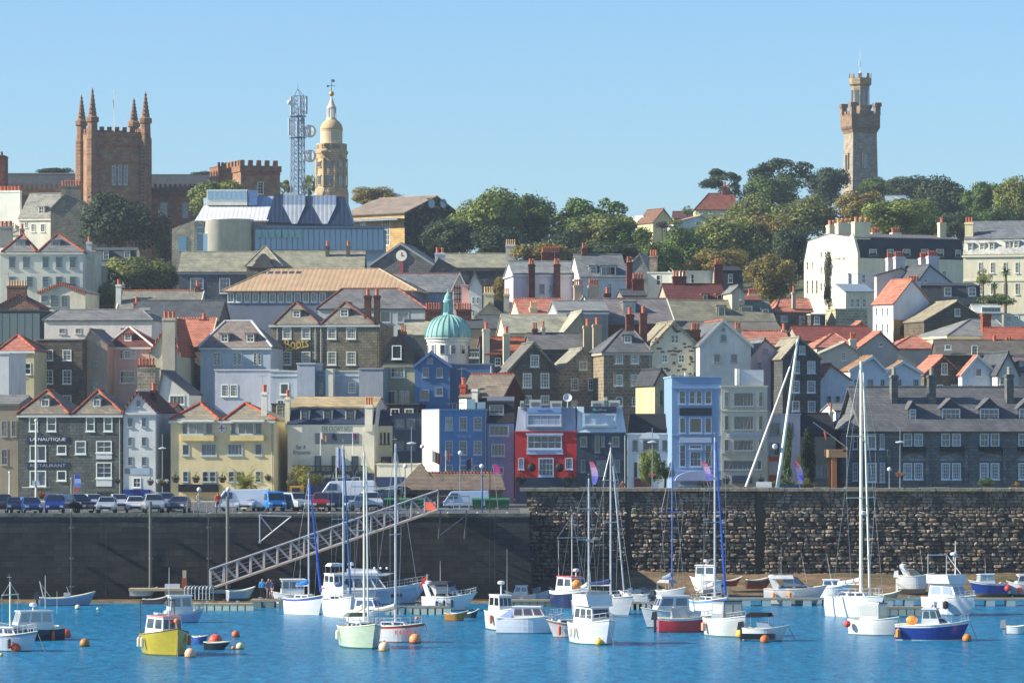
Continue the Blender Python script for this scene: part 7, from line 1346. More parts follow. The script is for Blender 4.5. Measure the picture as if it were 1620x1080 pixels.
b=boat('launch','red-hulled launch with white deck and clear spray hood',1088,999,4.1,3,1.8,.95,hull='#e03c38',stripe='#e8e4dc',foul='#7a2028',sheer=.25,gunwale='#ece8e0'); b.cabin(-.5,1.1,.3,.7,nf=0,nsd=0,roof=False,name='foredeck'); b.windscreen(.2,.75,.8,'#a9a79c',.3,1.3); b.mb('spray_hood','glass:#b5b2a6',lambda q:q.hexa([(-1.2,-.7,.8),(.1,-.6,.8),(.1,.6,.8),(-1.2,.7,.8)],[(-1.0,-.5,1.75),(-.3,-.5,1.7),(-.3,.5,1.7),(-1.0,.5,1.75)])); b.rail(.5,1.7,.35,4); b.outboard('#3a3f44')
b=boat('sailing_boat','small grey yacht with blue-wrapped mast on the middle pontoon',1062,952,3.4,-50,1.3,.9,'sailing boat',hull='#a9afb2'); b.mast(.1,10.6,(.6,),.06,'paint:#4a6ac0',boom=1.2,cover='#8f9aa8',sprw=1.2); b.canopy(-1.2,.2,.9,'#a9a9a4',.8)
b=boat('sailing_boat','pale blue yacht with bright blue furled sail beside the tall mast',1128,975,4.6,-66,2.2,1.15,'sailing boat',hull='#dfe0dc',stripe='#6a9ad0',foul='#c9c9c0'); b.cabin(-1.2,1.0,.45,.65,nsd=2,nf=0,roof=False); b.mast(.3,12.2,(.48,.75),.09,boom=1.8,cover='#c9c4b8',genoa='#2456b0'); b.canopy(-1.4,-.4,.85,'#9a9a94',.7); b.rail(-1.9,1.9,.5,6)
b=boat('tug_boat','chunky white tug-like boat grounded high on the beach',1117,936,2.8,165,1.7,.9,hull='#dcdedc',foul='#6a4a3a',z=.45,Y=348); b.cabin(-.9,.9,1.35,.85,nf=2,nsd=2,nb=2,rf=.1,band=(.5,.88)); b.radar(0,b.ct,.2); b.mb('tyre_fender','paint:#2a2a2a',lambda q:q.lathe([(.25,.4),(.4,.5),(.25,.6)],(-1.45,0,0),10))
b=boat('red_tender','red inflatable tender stored upside down on the beach',1159,928,1.7,10,.9,.35,'dinghy',hull='#b5302c',z=.9,Y=351)
b=boat('wheelhouse_boat','grey-white open-backed boat with upright windscreen shelter and yellow buoy',1154,1006,4.2,-62,2.2,1.15,hull='#c9cdc4',stripe='#dcdedb',foul='#4a6a60',sheer=.3); b.cabin(-.9,.5,1.3,.85,nf=2,nsd=1,rf=.05,rr_=0,col='#8a9094',band=(.38,.86),win='#b9b0a6',rooflip=.08,roofc='#3a3f44'); b.fender(-1.5,-1,'#d9988a',.17); b.lines(); b.rail(.9,1.9,.35,4)
b=boat('speedboat','black and white sport boat with black folded canopy',1213,1013,3.0,-18,1.8,.8,'speedboat',hull='#e0e2de',foul='#1d2024',sheer=.25); b.canopy(-1.3,.3,1.05,'#1e2126',.85); b.windscreen(.5,.4,.8,'#8fa0b0'); b.mb('black_band','gel:#16181c',lambda q:[q.hexa([(-1.48,-.8,.12),(.75,-.86,.14),(.75,-.6,.14),(-1.48,-.5,.12)],[(-1.48,-.84,.5),(.75,-.92,.52),(.75,-.6,.52),(-1.48,-.5,.5)])]); b.outboard('#16181c'); b.lines()
# --- right group
b=boat('motor_cruiser','white sports cruiser with grey canopy lying behind the right pontoon',1259,948,5.0,-8,2.2,1.2,'motor cruiser',Y=333,hull='#e6e6e2',stripe='#f0f0ee',foul='#4a6a7a',sheer=.35,rake=.9); b.cabin(-1.4,1.6,.45,.75,nf=0,nsd=2,rf=.8,roof=False,name='coachroof'); b.windscreen(.8,.75,.85,'#6a747a',.8,1.7,b.zd(0)+.2); b.canopy(-1.9,-.1,1.1,'#c3c6c8',.8); b.arch(-1.5,.9); b.aerial(-1.2,.3,2.3,2.4); b.aerial(.9,.3,1.5,2.6,lean=-.5); b.fender(-.4,-1,'#d98a3c',.14); b.fender(-1.7,-1,'#d98a3c',.1)
b=boat('motor_cruiser','small white cruiser moored just beyond the sports cruiser bow',1322,940,2.9,-25,1.6,.9,'motor cruiser',z=.0,Y=345,hull='#e4e4e0'); b.cabin(-1.0,.9,.7,.8,nf=2,nsd=2,rf=.5,win='#243c5c'); b.aerial(-.4,0,1.5,2.2,lean=-.4)
b=boat('sailing_boat','large white ketch-like yacht with very tall paired masts',1357,975,5.6,-50,2.0,1.45,'sailing boat',hull='#e8e8e4',foul='#e0ddd6',sheer=.2,rake=.8); b.cabin(-1.6,1.3,.5,.65,nsd=3,nf=0,roof=False); b.mast(.35,17.6,(.42,.68),.13,'paint:#dcd9d6',boom=2.5,cover='#d8d4cc',sprw=1.5); b.mb('furled_sail','paint:#e0e0dc',lambda q:q.tube((1.15,.1,2.2),(.55,.05,18.2),.1,.06,7)); b.rail(-2.4,2.4,.6,8); b.aerial(2.1,-.9,1.6,2.0); b.mb('radar_dome','gel:#e6e6e6',lambda q:q.lathe([(.15,7.6),(.24,7.65),(.24,7.85),(.12,7.9)],(.6,-.1,0),8))
b=boat('inflatable_boat','grey upturned inflatable on the right pontoon',1404,942,2.2,-5,1.0,.42,'inflatable boat',Y=331,z=.45,hull='#9aa39f',trans=.9)
b=boat('speedboat','white speedboat propped up on the beach under the sea wall',1451,930,3.0,-14,1.7,1.1,'speedboat',z=.55,Y=350,hull='#e6e4dc',foul='#8a8a84',sheer=.3,rake=.8); b.windscreen(.5,.4,.8,'#4a5a54'); b.arch(-.8,.75); b.aerial(.4,.4,1.5,1.9,lean=-.2); b.outboard('#e0e0dc')
b=boat('small_boat','white and orange tender beside the propped speedboat',1478,932,1.4,0,.9,.5,'dinghy',z=.3,Y=346,hull='#c9c9c4') if 0 else b
b=boat('flybridge_boat','white flybridge cruiser with upper steering position by the right pontoon',1507,972,4.8,-50,2.4,1.25,hull='#d5dadd',stripe='#ecebe6',foul='#6a8a8a',sheer=.3,rake=.7); b.cabin(-1.7,1.1,1.15,.85,nf=2,nsd=2,rf=.6,win='#8fa0ac',band=(.35,.85)); zt=b.ct; b.mb('flybridge','gel:#e4e2dc',lambda q:(q.hexa([(-1.7,-1.05,zt),(.6,-.95,zt),(.6,.95,zt),(-1.7,1.05,zt)],[(-1.7,-1.1,zt+.65),(.4,-1.0,zt+.65),(.4,1.0,zt+.65),(-1.7,1.1,zt+.65)]))); b.mb('bimini_frame','metal:#c9cbcc',lambda q:(q.tube((-1.6,-1.0,zt),(-1.6,-1.0,zt+2.1),.035),q.tube((-1.6,1.0,zt),(-1.6,1.0,zt+2.1),.035),q.tube((-1.6,-1.0,zt+2.1),(-1.6,1.0,zt+2.1),.035),q.tube((-1.6,1.0,zt+2.1),(0,.9,zt+.7),.03))); b.aerial(.1,.2,zt+.6,2.6,r=.05); b.radar(.1,zt+1.7,.4); b.rail(.3,2.1,.4,5); b.fender(-.8,-1,'#33383c'); b.fender(.5,-1,'#2a2e33',.2)
b=boat('wheelhouse_boat','pale open launch with a windowed canvas shelter and red buoy alongside',1386,1004,3.9,-42,1.6,1.0,hull='#dcdad0',stripe='#e8e6de',foul='#5a6a6a',sheer=.3); b.cabin(-.9,.6,1.25,.85,nf=1,nsd=1,rf=.05,rr_=0,col='#b9bbb8',band=(.35,.9),win='#a9a9a0',rooflip=.06,roofc='#4a4f50'); b.rail(-1.6,-1.0,.9,2); b.lines(); b.mb('red_float','paint:#cf4a44',lambda q:q.sphere((-1.65,-1.05,.75),.24))
b=boat('fishing_boat','royal blue hulled fishing boat with white cabin and long orange float',1477,1012,4.9,-16,2.1,1.0,hull='#1f3a8a',stripe='#ebe9e2',foul='#dcdad2',sheer=.35,rake=.6,gunwale='#ebe9e2'); b.cabin(-.5,1.5,.55,.75,nf=0,nsd=2,rf=.8,roof=False,name='cuddy',col='#e8e6e0'); b.cabin(-.7,.6,1.15,.8,nf=2,nsd=2,rf=.4,win='#3c5048',band=(.5,.9)); b.radar(0,b.ct,.2); b.aerial(-.4,.3,b.ct,1.8); b.mb('orange_float','paint:#dc8a3c',lambda q:(q.sphere((-1.5,.2,1.3),.4,12,8,.75))); b.rail(1.3,2.3,.4,4); b.fender(-2.2,-1,'#dc8a3c',.16); b.lines()
b=boat('small_boat','dark blue and white small cabin boat grounded near the right edge',1562,938,3.2,-165,1.6,.85,z=.35,Y=344,hull='#24418a',stripe='#e6e4dc',foul='#7a5a44',roll=4); b.cabin(-.5,.9,.85,.8,nf=2,nsd=2,rf=.2,win='#8fa39a'); b.aerial(.2,.2,b.ct,1.3)
b=boat('small_boat','white dinghy-like boat with black outboard behind the grounded blue one',1590,940,1.8,-120,1.2,.7,z=.3,Y=346,hull='#c9cdcc'); b.outboard('#1c1e22')
b=boat('small_boat','white boat with orange gear cut by the right edge on the beach',1616,940,2.6,-170,1.5,.8,z=.3,Y=345,hull='#d8dce0'); b.cabin(-.6,.6,.9,.8,nf=2,nsd=1); b.fender(-.3,1,'#d9663c',.2); b.fender(.4,1,'#d9663c',.2)
b=boat('dinghy','white dinghy at the right edge of the open water',1612,1002,1.6,-15,1.0,.5,'dinghy',hull='#dfe0dc',sheer=.2,bulw=.15); b.outboard('#8a8f94')
b=boat('rowing_boat','long red and white rowing boat lying on the beach left of the cruiser',1202,925,2.3,8,1.0,.55,'rowing boat',z=.75,Y=351,hull='#7a3a30',stripe='#b5a08a',foul='#9a4a30',bulw=.2)
b=boat('inflatable_boat','pink-white inflatable tender tied to the floating stage',247,951,2.2,4,1.0,.35,'inflatable boat',Y=334,hull='#c4766c',trans=.95,bulw=.15)
b=boat('inflatable_boat','grey-white inflatable tender stacked on the floating stage',228,948,2.2,-6,1.1,.4,'inflatable boat',Y=337,z=.5,hull='#c9ccce',trans=.95,bulw=.15)
b=boat('inflatable_boat','grey inflatable boat with tubes upturned on the pontoon beside the two people',382,950,2.3,20,1.1,.6,'inflatable boat',Y=333.5,z=.45,hull='#a3a9ae',trans=.9)
b=boat('inflatable_boat','orange and black inflatable tender at the pontoon end by the sports cruiser',724,981,1.7,-20,1.15,.5,'inflatable boat',hull='#c98a34',foul='#4a3a24',trans=.95,sheer=.25,bulw=.15)
b=boat('inflatable_boat','small black inflatable beside the orange tender',748,977,1.1,-30,.8,.35,'inflatable boat',hull='#2c3436',trans=.95)
b=boat('kayak','orange-yellow kayak standing on the pontoon behind the royal blue boat',1447,975,1.2,5,.4,.3,'kayak',z=.6,Y=318,hull='#e0922e') if 0 else b
# --- buoys
def buoy(px,py,rp,col,lab,col2=None):
    Y=waterY(py); r=rp*Y/F; t=thing('mooring_buoy',lab,'buoy',(XP(px,Y),Y,0),0,'round mooring buoys'); q=MB(); q.m(M('paint',col)); q.smooth=True
    q.sphere((0,0,r*.62),r,16,10); q.ob('float',t)
    q=MB(); q.m(M('paint',col2 or '#6a5a3c')); q.lathe([(r*.9,r*.05),(r*1.0,r*.12),(r*1.005,r*.3)],n=16); q.ob('weed_band',t)
    q=MB(); q.m(M('metal','#6a6a6a')); q.tube((0,0,r*1.58),(0,0,r*1.75),r*.1); q.lathe([(r*.08,r*1.72),(r*.16,r*1.8),(r*.08,r*1.88)],n=8); q.ob('mooring_eye',t)
for a in [(104,1008,8.5,'#e8583c','bright orange-red buoy right of the navy cabin boat'),(25,1030,9,'#f05a44','bright red buoy in front of the small motor-sailer'),(134,1022,8,'#a8763c','weathered brown and yellow buoy left of the yellow boat','#4a3a28'),(301,1039,9,'#e8b8a4','pinkish white buoy under the bow of the yellow boat','#c98a4c'),(341,1020,11,'#ee5a44','large orange buoy behind the black dinghy'),(373,1007,6.5,'#c0603c','rust-orange buoy right of the large orange one','#5a4a38'),(380,1026,6.5,'#cfc8a4','cream buoy with green stripe right of the black dinghy','#6a7a4c'),(369,1026,3,'#c97a5c','tiny pink buoy next to the cream buoy'),(123,963,4.5,'#d8d4c4','small white buoy in front of the grey open boat'),(155,964,2.4,'#d8d8c4','tiny white buoy in the shallow water by the quay'),(608,1029,9,'#e8c8b4','pinkish cream buoy under the bow of the pale green yacht','#c9924c'),(657,1017,9.5,'#f09a64','salmon-orange buoy at the bow of the numbered yacht','#8a3a30'),(948,1020,6.5,'#d0a82c','yellow buoy under the bow of the flybridge motor boat'),(1172,1008,8,'#d8a82c','yellow buoy at the bow of the grey-white shelter boat'),(1210,1016,7.5,'#d0642c','orange-brown buoy in front of the black and white sport boat'),(1420,1008,5,'#e89a34','orange buoy at the stern of the royal blue boat'),(1530,1014,7.5,'#c8762c','orange-brown buoy at the bow of the royal blue boat'),(1125,1005,5,'#e8a898','pink buoy at the left side of the grey-white shelter boat') ,(2,1037,3,'#c9b83c','small yellow buoy at the bottom of the left edge')]: buoy(*a)
b=thing('mooring_buoy','red fender buoy hanging by the grounded dark blue boat','buoy',(XP(1592,344),343,.6)); q=MB(); q.m(M('paint','#d83a30')); q.sphere((0,0,.3),.26); q.tube((0,0,.5),(0,0,.9),.03); q.ob('float',b)
# ---------------- pontoons, gangway ----------------
def pontoon(lab,xa,xb,Y,w=1.6,z=.42,n=None,floats='#cfd0c8',deck='#a08c70',edge=None):
    t=thing('pontoon',lab,'pontoon',(XP(xa,Y),Y,0)); L=XP(xb,Y)-XP(xa,Y); b=MB(); b.m(M('stone',deck,'#8f7a60')); b.box((0,0,z),(L,w,z+.1)); b.ob('decking',t)
    b=MB(); b.m(M('paint','#a89c8c')); b.box((0,-.05,z-.03),(L,-.003,z+.12)); b.ob('edge_beam',t)
    n=n or int(L/1.3)
    for i in range(n):
        x=(i+.5)*L/n; q=MB(); q.m(M('paint',floats)); q.box((x-.34,-.04,-.2),(x+.34,w-.03,z-.034)); q.ob('float',t)
    for i in range(max(2,n//3)): 
        q=MB(); q.m(M('metal','#b9bbbd')); x=(i+.5)*L/max(2,n//3); q.tube((x,.15,z+.1),(x,.15,z+.28),.05); q.tube((x-.15,.15,z+.28),(x+.15,.15,z+.28),.035); q.ob('cleat',t)
    return t
pontoon('short pontoon with white floats at the foot of the gangway',303,400,322,1.5,.42,8,'#dcdccf','#b59a80')
pontoon('dark-edged pontoon where the two people stand',396,458,327,3.0,.5,3,'#8a8f88','#9a8468')
pontoon('pontoon with white floats behind the numbered yacht',606,712,315,1.5,.5,9,'#dcdccf','#b5997a')
pontoon('pontoon carrying the small boats below the quay corner',800,900,328,1.6,.45,8,'#7a8078','#8f7a60')
pontoon('short pontoon finger between the white yacht and the launch',960,1040,323,1.4,.5,9,'#c9c9bd','#a08c70')
pontoon('long grey right-hand pontoon with pale and dark floats',1100,1680,330,1.8,.5,18,'#b9c2c9','#8f8f88')
pontoon('pontoon finger between the pale launch and the flybridge cruiser',1395,1460,314,1.4,.5,5,'#a9aea8','#a08c70')
# floating stage with curved rails
t=thing('floating_stage','beige floating stage with an overhanging deck and orange life ring','floating stage',(XP(205,337),336,0)); L=XP(300,337)-XP(205,337)
b=MB(); b.m(M('stucco','#b09a84')); b.box((0,0,.95),(L,1.6,1.15)); b.box((L*.6,.1,.1),(L,1.5,.949)); b.ob('stage_deck',t)
q=MB(); q.m(M('paint','#a9522c')); q.box((L-.55,-.12,1.15),(L-.15,-.02,2.0)); q.m(M('stucco','#b5a48c')); q.box((L-.5,0,1.15),(L-.2,.25,2.6)); q.ob('life_ring_post',t)
q=MB(); q.m(M('gel','#d4dae0')); q.box((2.9,.3,1.15),(4.1,1.0,1.5)); q.ob('storage_box',t)
for k,px in enumerate((292,315)):
    Y=331; t=thing('boarding_rails',['left group of curved galvanised boarding hoops','right group of curved galvanised boarding hoops'][k],'boarding rails',(XP(px,Y),Y,.45)); b=MB(); b.m(M('metal','#c9cccc'))
    for i in range(4):
        x=i*.28; pts=[(x,0,0),(x,0,.85),(x+.08,.1,1.05),(x+.2,.5,1.1),(x+.2,.9,.95),(x+.2,1.0,0)]; b.poly(pts,.035,5)
    b.ob('hoop',t); q=MB(); q.m(M('metal','#b0b3b4')); q.tube((0,0,.5),(.84,0,.5),.025); q.tube((0,0,.85),(.84,0,.85),.025); q.ob('cross_rail',t)
t=thing('floating_platform','long low grey floating platform beneath the gangway foot','platform',(XP(335,338),336.5,.5)); b=MB(); b.m(M('stucco','#8a8f92')); b.box((0,0,.25),(3.3,1.4,.55)); b.ob('platform_deck',t)
for i in range(3): q=MB(); q.m(M('paint','#22262a')); q.box((.3+i*1.0,.1,-.6),(.9+i*1.0,1.3,.249)); q.ob('float',t)
def gangway():
    Y=336.5; p0=Vector((XP(332,Y),Y,ZP(931,Y))); p1=Vector((XP(693,Y),Y,ZP(806,Y))); t=thing('gangway','long sloping lattice gangway from quay top down to the pontoon','gangway',p0); d=p1-p0; L=d.length; u=d.normalized(); up=Vector((0,0,1.55)); N=17
    for y,nm in ((0,'near_truss'),(1.5,'far_truss')):
        b=MB(); b.m(M('metal','#a9a6a8')); o=Vector((0,y,0)); b.tube(o,o+d,.1,n=6); b.tube(o+up*1.0+u*.0,o+d+up,.085,n=6)
        for i in range(N+1):
            a=o+d*i/N; b.tube(a,a+up,.055,n=5)
            if i<N: b.tube(a+up,o+d*(i+1)/N,.045,n=5)
        for k in (.3,.5,.7): b.tube(o+up*k,o+d+up*k,.014,n=4)
        b.ob(nm,t)
    b=MB(); b.m(M('paint','#b08a68')); b.hexa([(0,.1,-.06),d+Vector((0,.1,-.06)),d+Vector((0,1.4,-.06)),(0,1.4,-.06)],[(0,.1,.02),d+Vector((0,.1,.02)),d+Vector((0,1.4,.02)),(0,1.4,.02)]); b.m(M('paint','#a98e78')); b.hexa([(0,-.12,-.12),d+Vector((0,-.12,-.12)),d+Vector((0,-.1,-.12)),(0,-.1,-.12)],[(0,-.12,.02),d+Vector((0,-.12,.02)),d+Vector((0,-.1,.02)),(0,-.1,.02)]); b.ob('walkway',t)
    t2=thing('landing_bracket','steel landing bracket holding the top of the gangway','bracket',(XP(693,Y),Y,ZP(806,Y))); b=MB(); b.m(M('metal','#9a9694'))
    w=XP(742,Y)-XP(693,Y); b.box((0,0,-.1),(w,3.3,.05)); 
    for x in (0,w*.5,w): b.tube((x,0,0),(x,0,1.1),.04)
    b.tube((0,0,1.1),(w,0,1.1),.04); b.tube((0,0,.6),(w,0,.6),.03); b.tube((.2,.2,-.1),(0,3,-2.4),.06); b.tube((w-.2,.2,-.1),(w-.4,3,-2.4),.06); b.tube((.2,.2,-2.0),(w-.4,3,-.6),.05); b.ob('bracket_frame',t2)
gangway()
Y=339.0
t=thing('davit_frame','pale triangular steel frame fixed high on the quay wall','wall frame',(XP(411,Y),Y,ZP(815,Y))); b=MB(); b.m(M('metal','#b0b4b8')); k=Y/F; A,B_,C_=(0,0,0),(50*k,0,-1.5*k),(0,0,-42*k); b.tube(A,B_,.06);b.tube(B_,C_,.06);b.tube(C_,A,.06);b.tube(A,(20*k,0,-25*k),.05)
for p in (A,C_): b.box((p[0]-.1,0,p[2]-.1),(p[0]+.1,.9,p[2]+.1))
b.ob('frame',t)
for i,(px,y0,y1,lab,col) in enumerate([(238,793,942,'tall grey pile standing against the quay below the silver car','#5f625f'),(360,785,900,'tall grey pile beside the white van end of the quay','#6a6d6e'),(113,810,945,'thin dark guide rail on the quay below the black estate car','#3a3f44'),(330,815,905,'thin dark guide rail left of the gangway foot','#34383a')]):
    Y=338.9; zb=-1.5; t=thing('mooring_pile',lab,'pile',(XP(px,Y),Y,zb)); b=MB(); b.m(M('paint',col)); zt=ZP(y0,Y)-zb; r_=.13 if i<2 else .06; b.tube((0,0,0),(0,0,zt),r_,n=10); b.ob('post',t); q=MB(); q.m(M('metal','#7a7d80')); 
    for zz in (2.6,4.9,7.4): q.box((-.2,.05,zz),(.2,.75,zz+.14))
    q.ob('wall_bracket',t)
# ladders on the quay
for px,lab in ((775,'dark ladder recess near the right end of the quay wall'),(160,'dark iron ladder on the left part of the quay wall')):
    Y=339.2; t=thing('quay_ladder',lab,'ladder',(XP(px,Y),Y-.1,-1)); b=MB(); b.m(M('metal','#2a2e30')); b.tube((0,0,0),(0,.25,7.9),.035); b.tube((.4,0,0),(.4,.25,7.9),.035); b.ob('stringer',t); q=MB(); q.m(M('metal','#2a2e30'))
    for i in range(26): q.tube((0,i*.3/7.9*.25+.0,.2+i*.3),(.4,i*.3/7.9*.25,.2+i*.3),.02,n=4)
    q.ob('rung',t)
# ---------------- people ----------------
def person(label,px,py,Y,z,h=1.72,yaw=0,top='#2a6a9a',bot='#2a2c34',hair='#4a3a2c',pose=0):
    P_={'pelvis':(0,0,.95),'waist':(0,0,1.1),'chest':(0,0,1.35),'neck':(0,0,1.5),'head':(0,-.02,1.62),'crown':(0,0,1.73),'sL':(-.19,0,1.42),'eL':(-.26,.02,1.15),'wL':(-.24,-.1,.92),'hL':(-.24,-.13,.84),'sR':(.19,0,1.42),'eR':(.26,.02,1.15),'wR':(.24,-.12,.92),'hR':(.24,-.15,.84),'hipL':(-.1,0,.9),'kL':(-.11,-.02,.5),'aL':(-.12,.02,.08),'fL':(-.13,-.15,.03),'hipR':(.1,0,.9),'kR':(.12,-.06,.5),'aR':(.14,-.02,.08),'fR':(.15,-.2,.03)}
    if pose: P_['wR']=(.12,-.3,1.2); P_['hR']=(.08,-.36,1.25); P_['kR']=(.12,-.12,.5); P_['aR']=(.13,.06,.08); P_['fR']=(.13,-.1,.03)
    rad={'pelvis':.15,'waist':.13,'chest':.16,'neck':.06,'head':.1,'crown':.075,'s':.075,'e':.05,'w':.035,'h':.04,'hip':.09,'k':.062,'a':.045,'f':.04}
    E=[('pelvis','waist'),('waist','chest'),('chest','neck'),('neck','head'),('head','crown'),('chest','sL'),('sL','eL'),('eL','wL'),('wL','hL'),('chest','sR'),('sR','eR'),('eR','wR'),('wR','hR'),('pelvis','hipL'),('hipL','kL'),('kL','aL'),('aL','fL'),('pelvis','hipR'),('hipR','kR'),('kR','aR'),('aR','fR')]
    ks=list(P_); me=bpy.data.meshes.new('person'); me.from_pydata([P_[k] for k in ks],[(ks.index(a),ks.index(b)) for a,b in E],[]); me.update()
    n=NT('skin_and_clothes'); tc=n.n('ShaderNodeTexCoord'); sp=n.n('ShaderNodeSeparateXYZ'); n.l(tc.outputs['Object'],sp.inputs[0]); mr=n.n('ShaderNodeMath',operation='DIVIDE'); mr.inputs[1].default_value=1.85; n.l(sp.outputs[2],mr.inputs[0])
    m=n.fin(n.ramp(mr.outputs[0],[(0,srgb('#2a2622')),(.06,srgb(bot)),(.53,srgb(top)),(.82,srgb('#c08a6c')),(.9,srgb(hair))],'CONSTANT'),.8)
    me.materials.append(m); x=XP(px,Y); o=obj('person',me,None,(x,Y,z),(0,0,R(yaw))); tag(o,label,'person'); o.scale=(h/1.8,)*3
    md=o.modifiers.new('skin','SKIN'); 
    for i,k in enumerate(ks):
        r=rad.get(k) or rad.get(k[:-1]); sv=me.skin_vertices[0].data[i]; sv.radius=(r,r*(.75 if k in('chest','waist','pelvis') else 1)); sv.use_root=(k=='pelvis')
    s2=o.modifiers.new('sub','SUBSURF'); s2.levels=1; s2.render_levels=1
    return o
bpy_ok=True
person('person in orange jacket and dark trousers standing on the quay beside the white van',345,808,345,7.0,1.8,10,'#d84a28','#30343c','#3a2c22')
person('person in a pale top walking on the quay left of the orange jacket',314,800,356,7.0,1.65,60,'#b99a94','#5a5f6a','#3a2c22',1)
person('person in a blue shirt and dark trousers on the pontoon',415,960,327.8,.6,1.7,0,'#4aa0c8','#2a2426','#c9b8a4')
person('person in a grey-mauve coat on the pontoon',425,960,328.2,.6,1.68,20,'#8a7a86','#9a8a88','#d8d0c4',1)
person('person in a purple top furthest right of the three on the pontoon',429,958,328.8,.6,1.6,-20,'#6a4a74','#c9a89a','#5a4030')
person('person in red-brown clothes behind the sea wall coping',985,775,369,7.75,1.75,0,'#8a5040','#5a4a4a','#4a3020')
# ---------------- vehicles ----------------
_car={}
def car_parts(kind):
    if kind in _car: return _car[kind]
    if kind=='van': prof=[(2.5,.35,.9),(2.52,.75,.93),(2.3,1.05,.93),(1.75,1.85,.84),(1.5,1.98,.84),(-2.4,2.05,.86),(-2.5,1.0,.95),(-2.5,.35,.95)]; L=5
    elif kind=='suv': prof=[(2.1,.4,.86),(2.15,.8,.9),(1.95,1.0,.9),(1.15,1.1,.88),(.45,1.68,.68),(-1.5,1.72,.68),(-2.0,1.15,.88),(-2.12,.9,.9),(-2.1,.4,.88)]; L=4.3
    elif kind=='sport': prof=[(2.1,.3,.85),(2.15,.6,.88),(1.9,.75,.88),(.8,.88,.86),(.1,1.25,.62),(-.9,1.25,.62),(-1.6,.95,.82),(-2.1,.85,.88),(-2.1,.35,.86)]; L=4.3
    else: prof=[(1.95,.32,.82),(2.0,.66,.86),(1.8,.82,.86),(1.0,.95,.84),(.3,1.45,.62),(-1.2,1.47,.62),(-1.8,1.0,.82),(-1.98,.8,.85),(-1.95,.35,.83)]; L=4
    out=[]
    def body(mat):
        b=MB(); b.m(mat); A=[b.vert((x,-w,z)) for x,z,w in prof]; B_=[b.vert((x,w,z)) for x,z,w in prof]; n=len(prof)
        b.idx(A); b.idx(B_[::-1])
        for i in range(n): j=(i+1)%n; b.idx([A[j],A[i],B_[i],B_[j]])
        return b
    _car[kind]=(prof,body); return _car[kind]
def car(label,px,py,yaw,col,kind='hatch',z=7.0,sc_=1.0,extra=None,name=None,dx=0,roofc=None):
    Y=(H-z)*F/(py-YH); t=thing(name or {'van':'parked_van'}.get(kind,'parked_car'),label,'van' if kind=='van' else 'car',(XP(px,Y),Y,z),R(yaw),'vehicles parked along the quay'); t.scale=(sc_*.93,)*3
    prof,body=car_parts(kind); b=body(M('carpaint',col)); o=b.ob('body',t); md=o.modifiers.new('bevel','BEVEL'); md.width=.07; md.segments=2; md.limit_method='ANGLE'
    gl=M('glass','#1a222a'); V=Vector
    def quad(p,q,k0,k1,nm):
        # glass between profile points p (lower) and q (upper)
        a=V((prof[p][0],0,prof[p][1])); c=V((prof[q][0],0,prof[q][1])); wa,wc=prof[p][2],prof[q][2]; nn=V((-(c.z-a.z),0,(c.x-a.x))); 
        nn=nn.normalized(); mid=V((-.3,0,1)); 
        if nn.dot(a-mid)<0: nn=-nn
        f=lambda t_,s_: a.lerp(c,t_)+V((0,s_*lerp(wa,wc,t_)*.88,0)); g=MB(); g.m(gl); c4=[f(k0,-1),f(k0,1),f(k1,1),f(k1,-1)]; g.hexa([p_-nn*.03 for p_ in c4],[p_+nn*.02 for p_ in c4]); g.ob(nm,t)
    if kind=='van': quad(2,3,.12,.92,'windscreen'); ia,ib=2,3
    else: quad(3,4,.1,.93,'windscreen'); quad(6,5,.15,.9,'rear_window')
    for sg in (-1,1):
        if kind=='van': pts=[(1.95,1.15),(.95,1.15),(.95,1.75),(1.6,1.75)]
        else:
            x4,z4=prof[4][0],prof[4][1]; x5=prof[5][0]; x3=prof[3][0]; x6=prof[6][0]; zb=prof[3][1]+.05; pts=[(x3-.2,zb),(x6+.25,zb),(x5-.0,z4-.1),(x4-.02,z4-.1)]
        wz=lambda z_: lerp(.93 if kind=='van' else prof[3][2],.83 if kind=='van' else prof[4][2],max(0,min(1,(z_-pts[0][1])/(pts[2][1]-pts[0][1]+.1))))
        g=MB(); g.m(gl); g.hexa([(x,sg*(wz(z_)-.08),z_) for x,z_ in pts],[(x,sg*(wz(z_)+.06),z_) for x,z_ in pts]); g.ob('side_window',t)
    xf=prof[1][0]; xr=prof[-2][0]; wx=1.25 if kind!='van' else 1.65
    for sx in (1,-1):
        for sg in (-1,1):
            w_=obj('wheel',wheel_me(),t,(sx*wx,sg*(.74 if kind!='van' else .8),.32)); 
    zl=.68 if kind!='van' else .8; wl=.62 if kind!='van' else .7
    for sg in (-1,1):
        q=MB(); q.m(M('gel','#e6e8ea')); q.box((xf-.14,sg*wl-.16,zl-.09),(xf+.02,sg*wl+.16,zl+.09)); q.ob('headlight',t)
        q=MB(); q.m(M('gel','#a8201c')); q.box((xr-.03,sg*(wl+.05)-.1,zl-.05),(xr+.12,sg*(wl+.05)+.1,zl+.22)); q.ob('tail_light',t)
    q=MB(); q.m(M('paint','#15171a')); q.box((xf-.05,-.5,zl-.3),(xf+.03,.5,zl-.12)); q.ob('grille',t)
    q=MB(); q.m(M('paint','#e0e0c8')); q.box((xf+.02,-.26,zl-.42),(xf+.05,.26,zl-.31)); q.ob('number_plate',t)
    return t
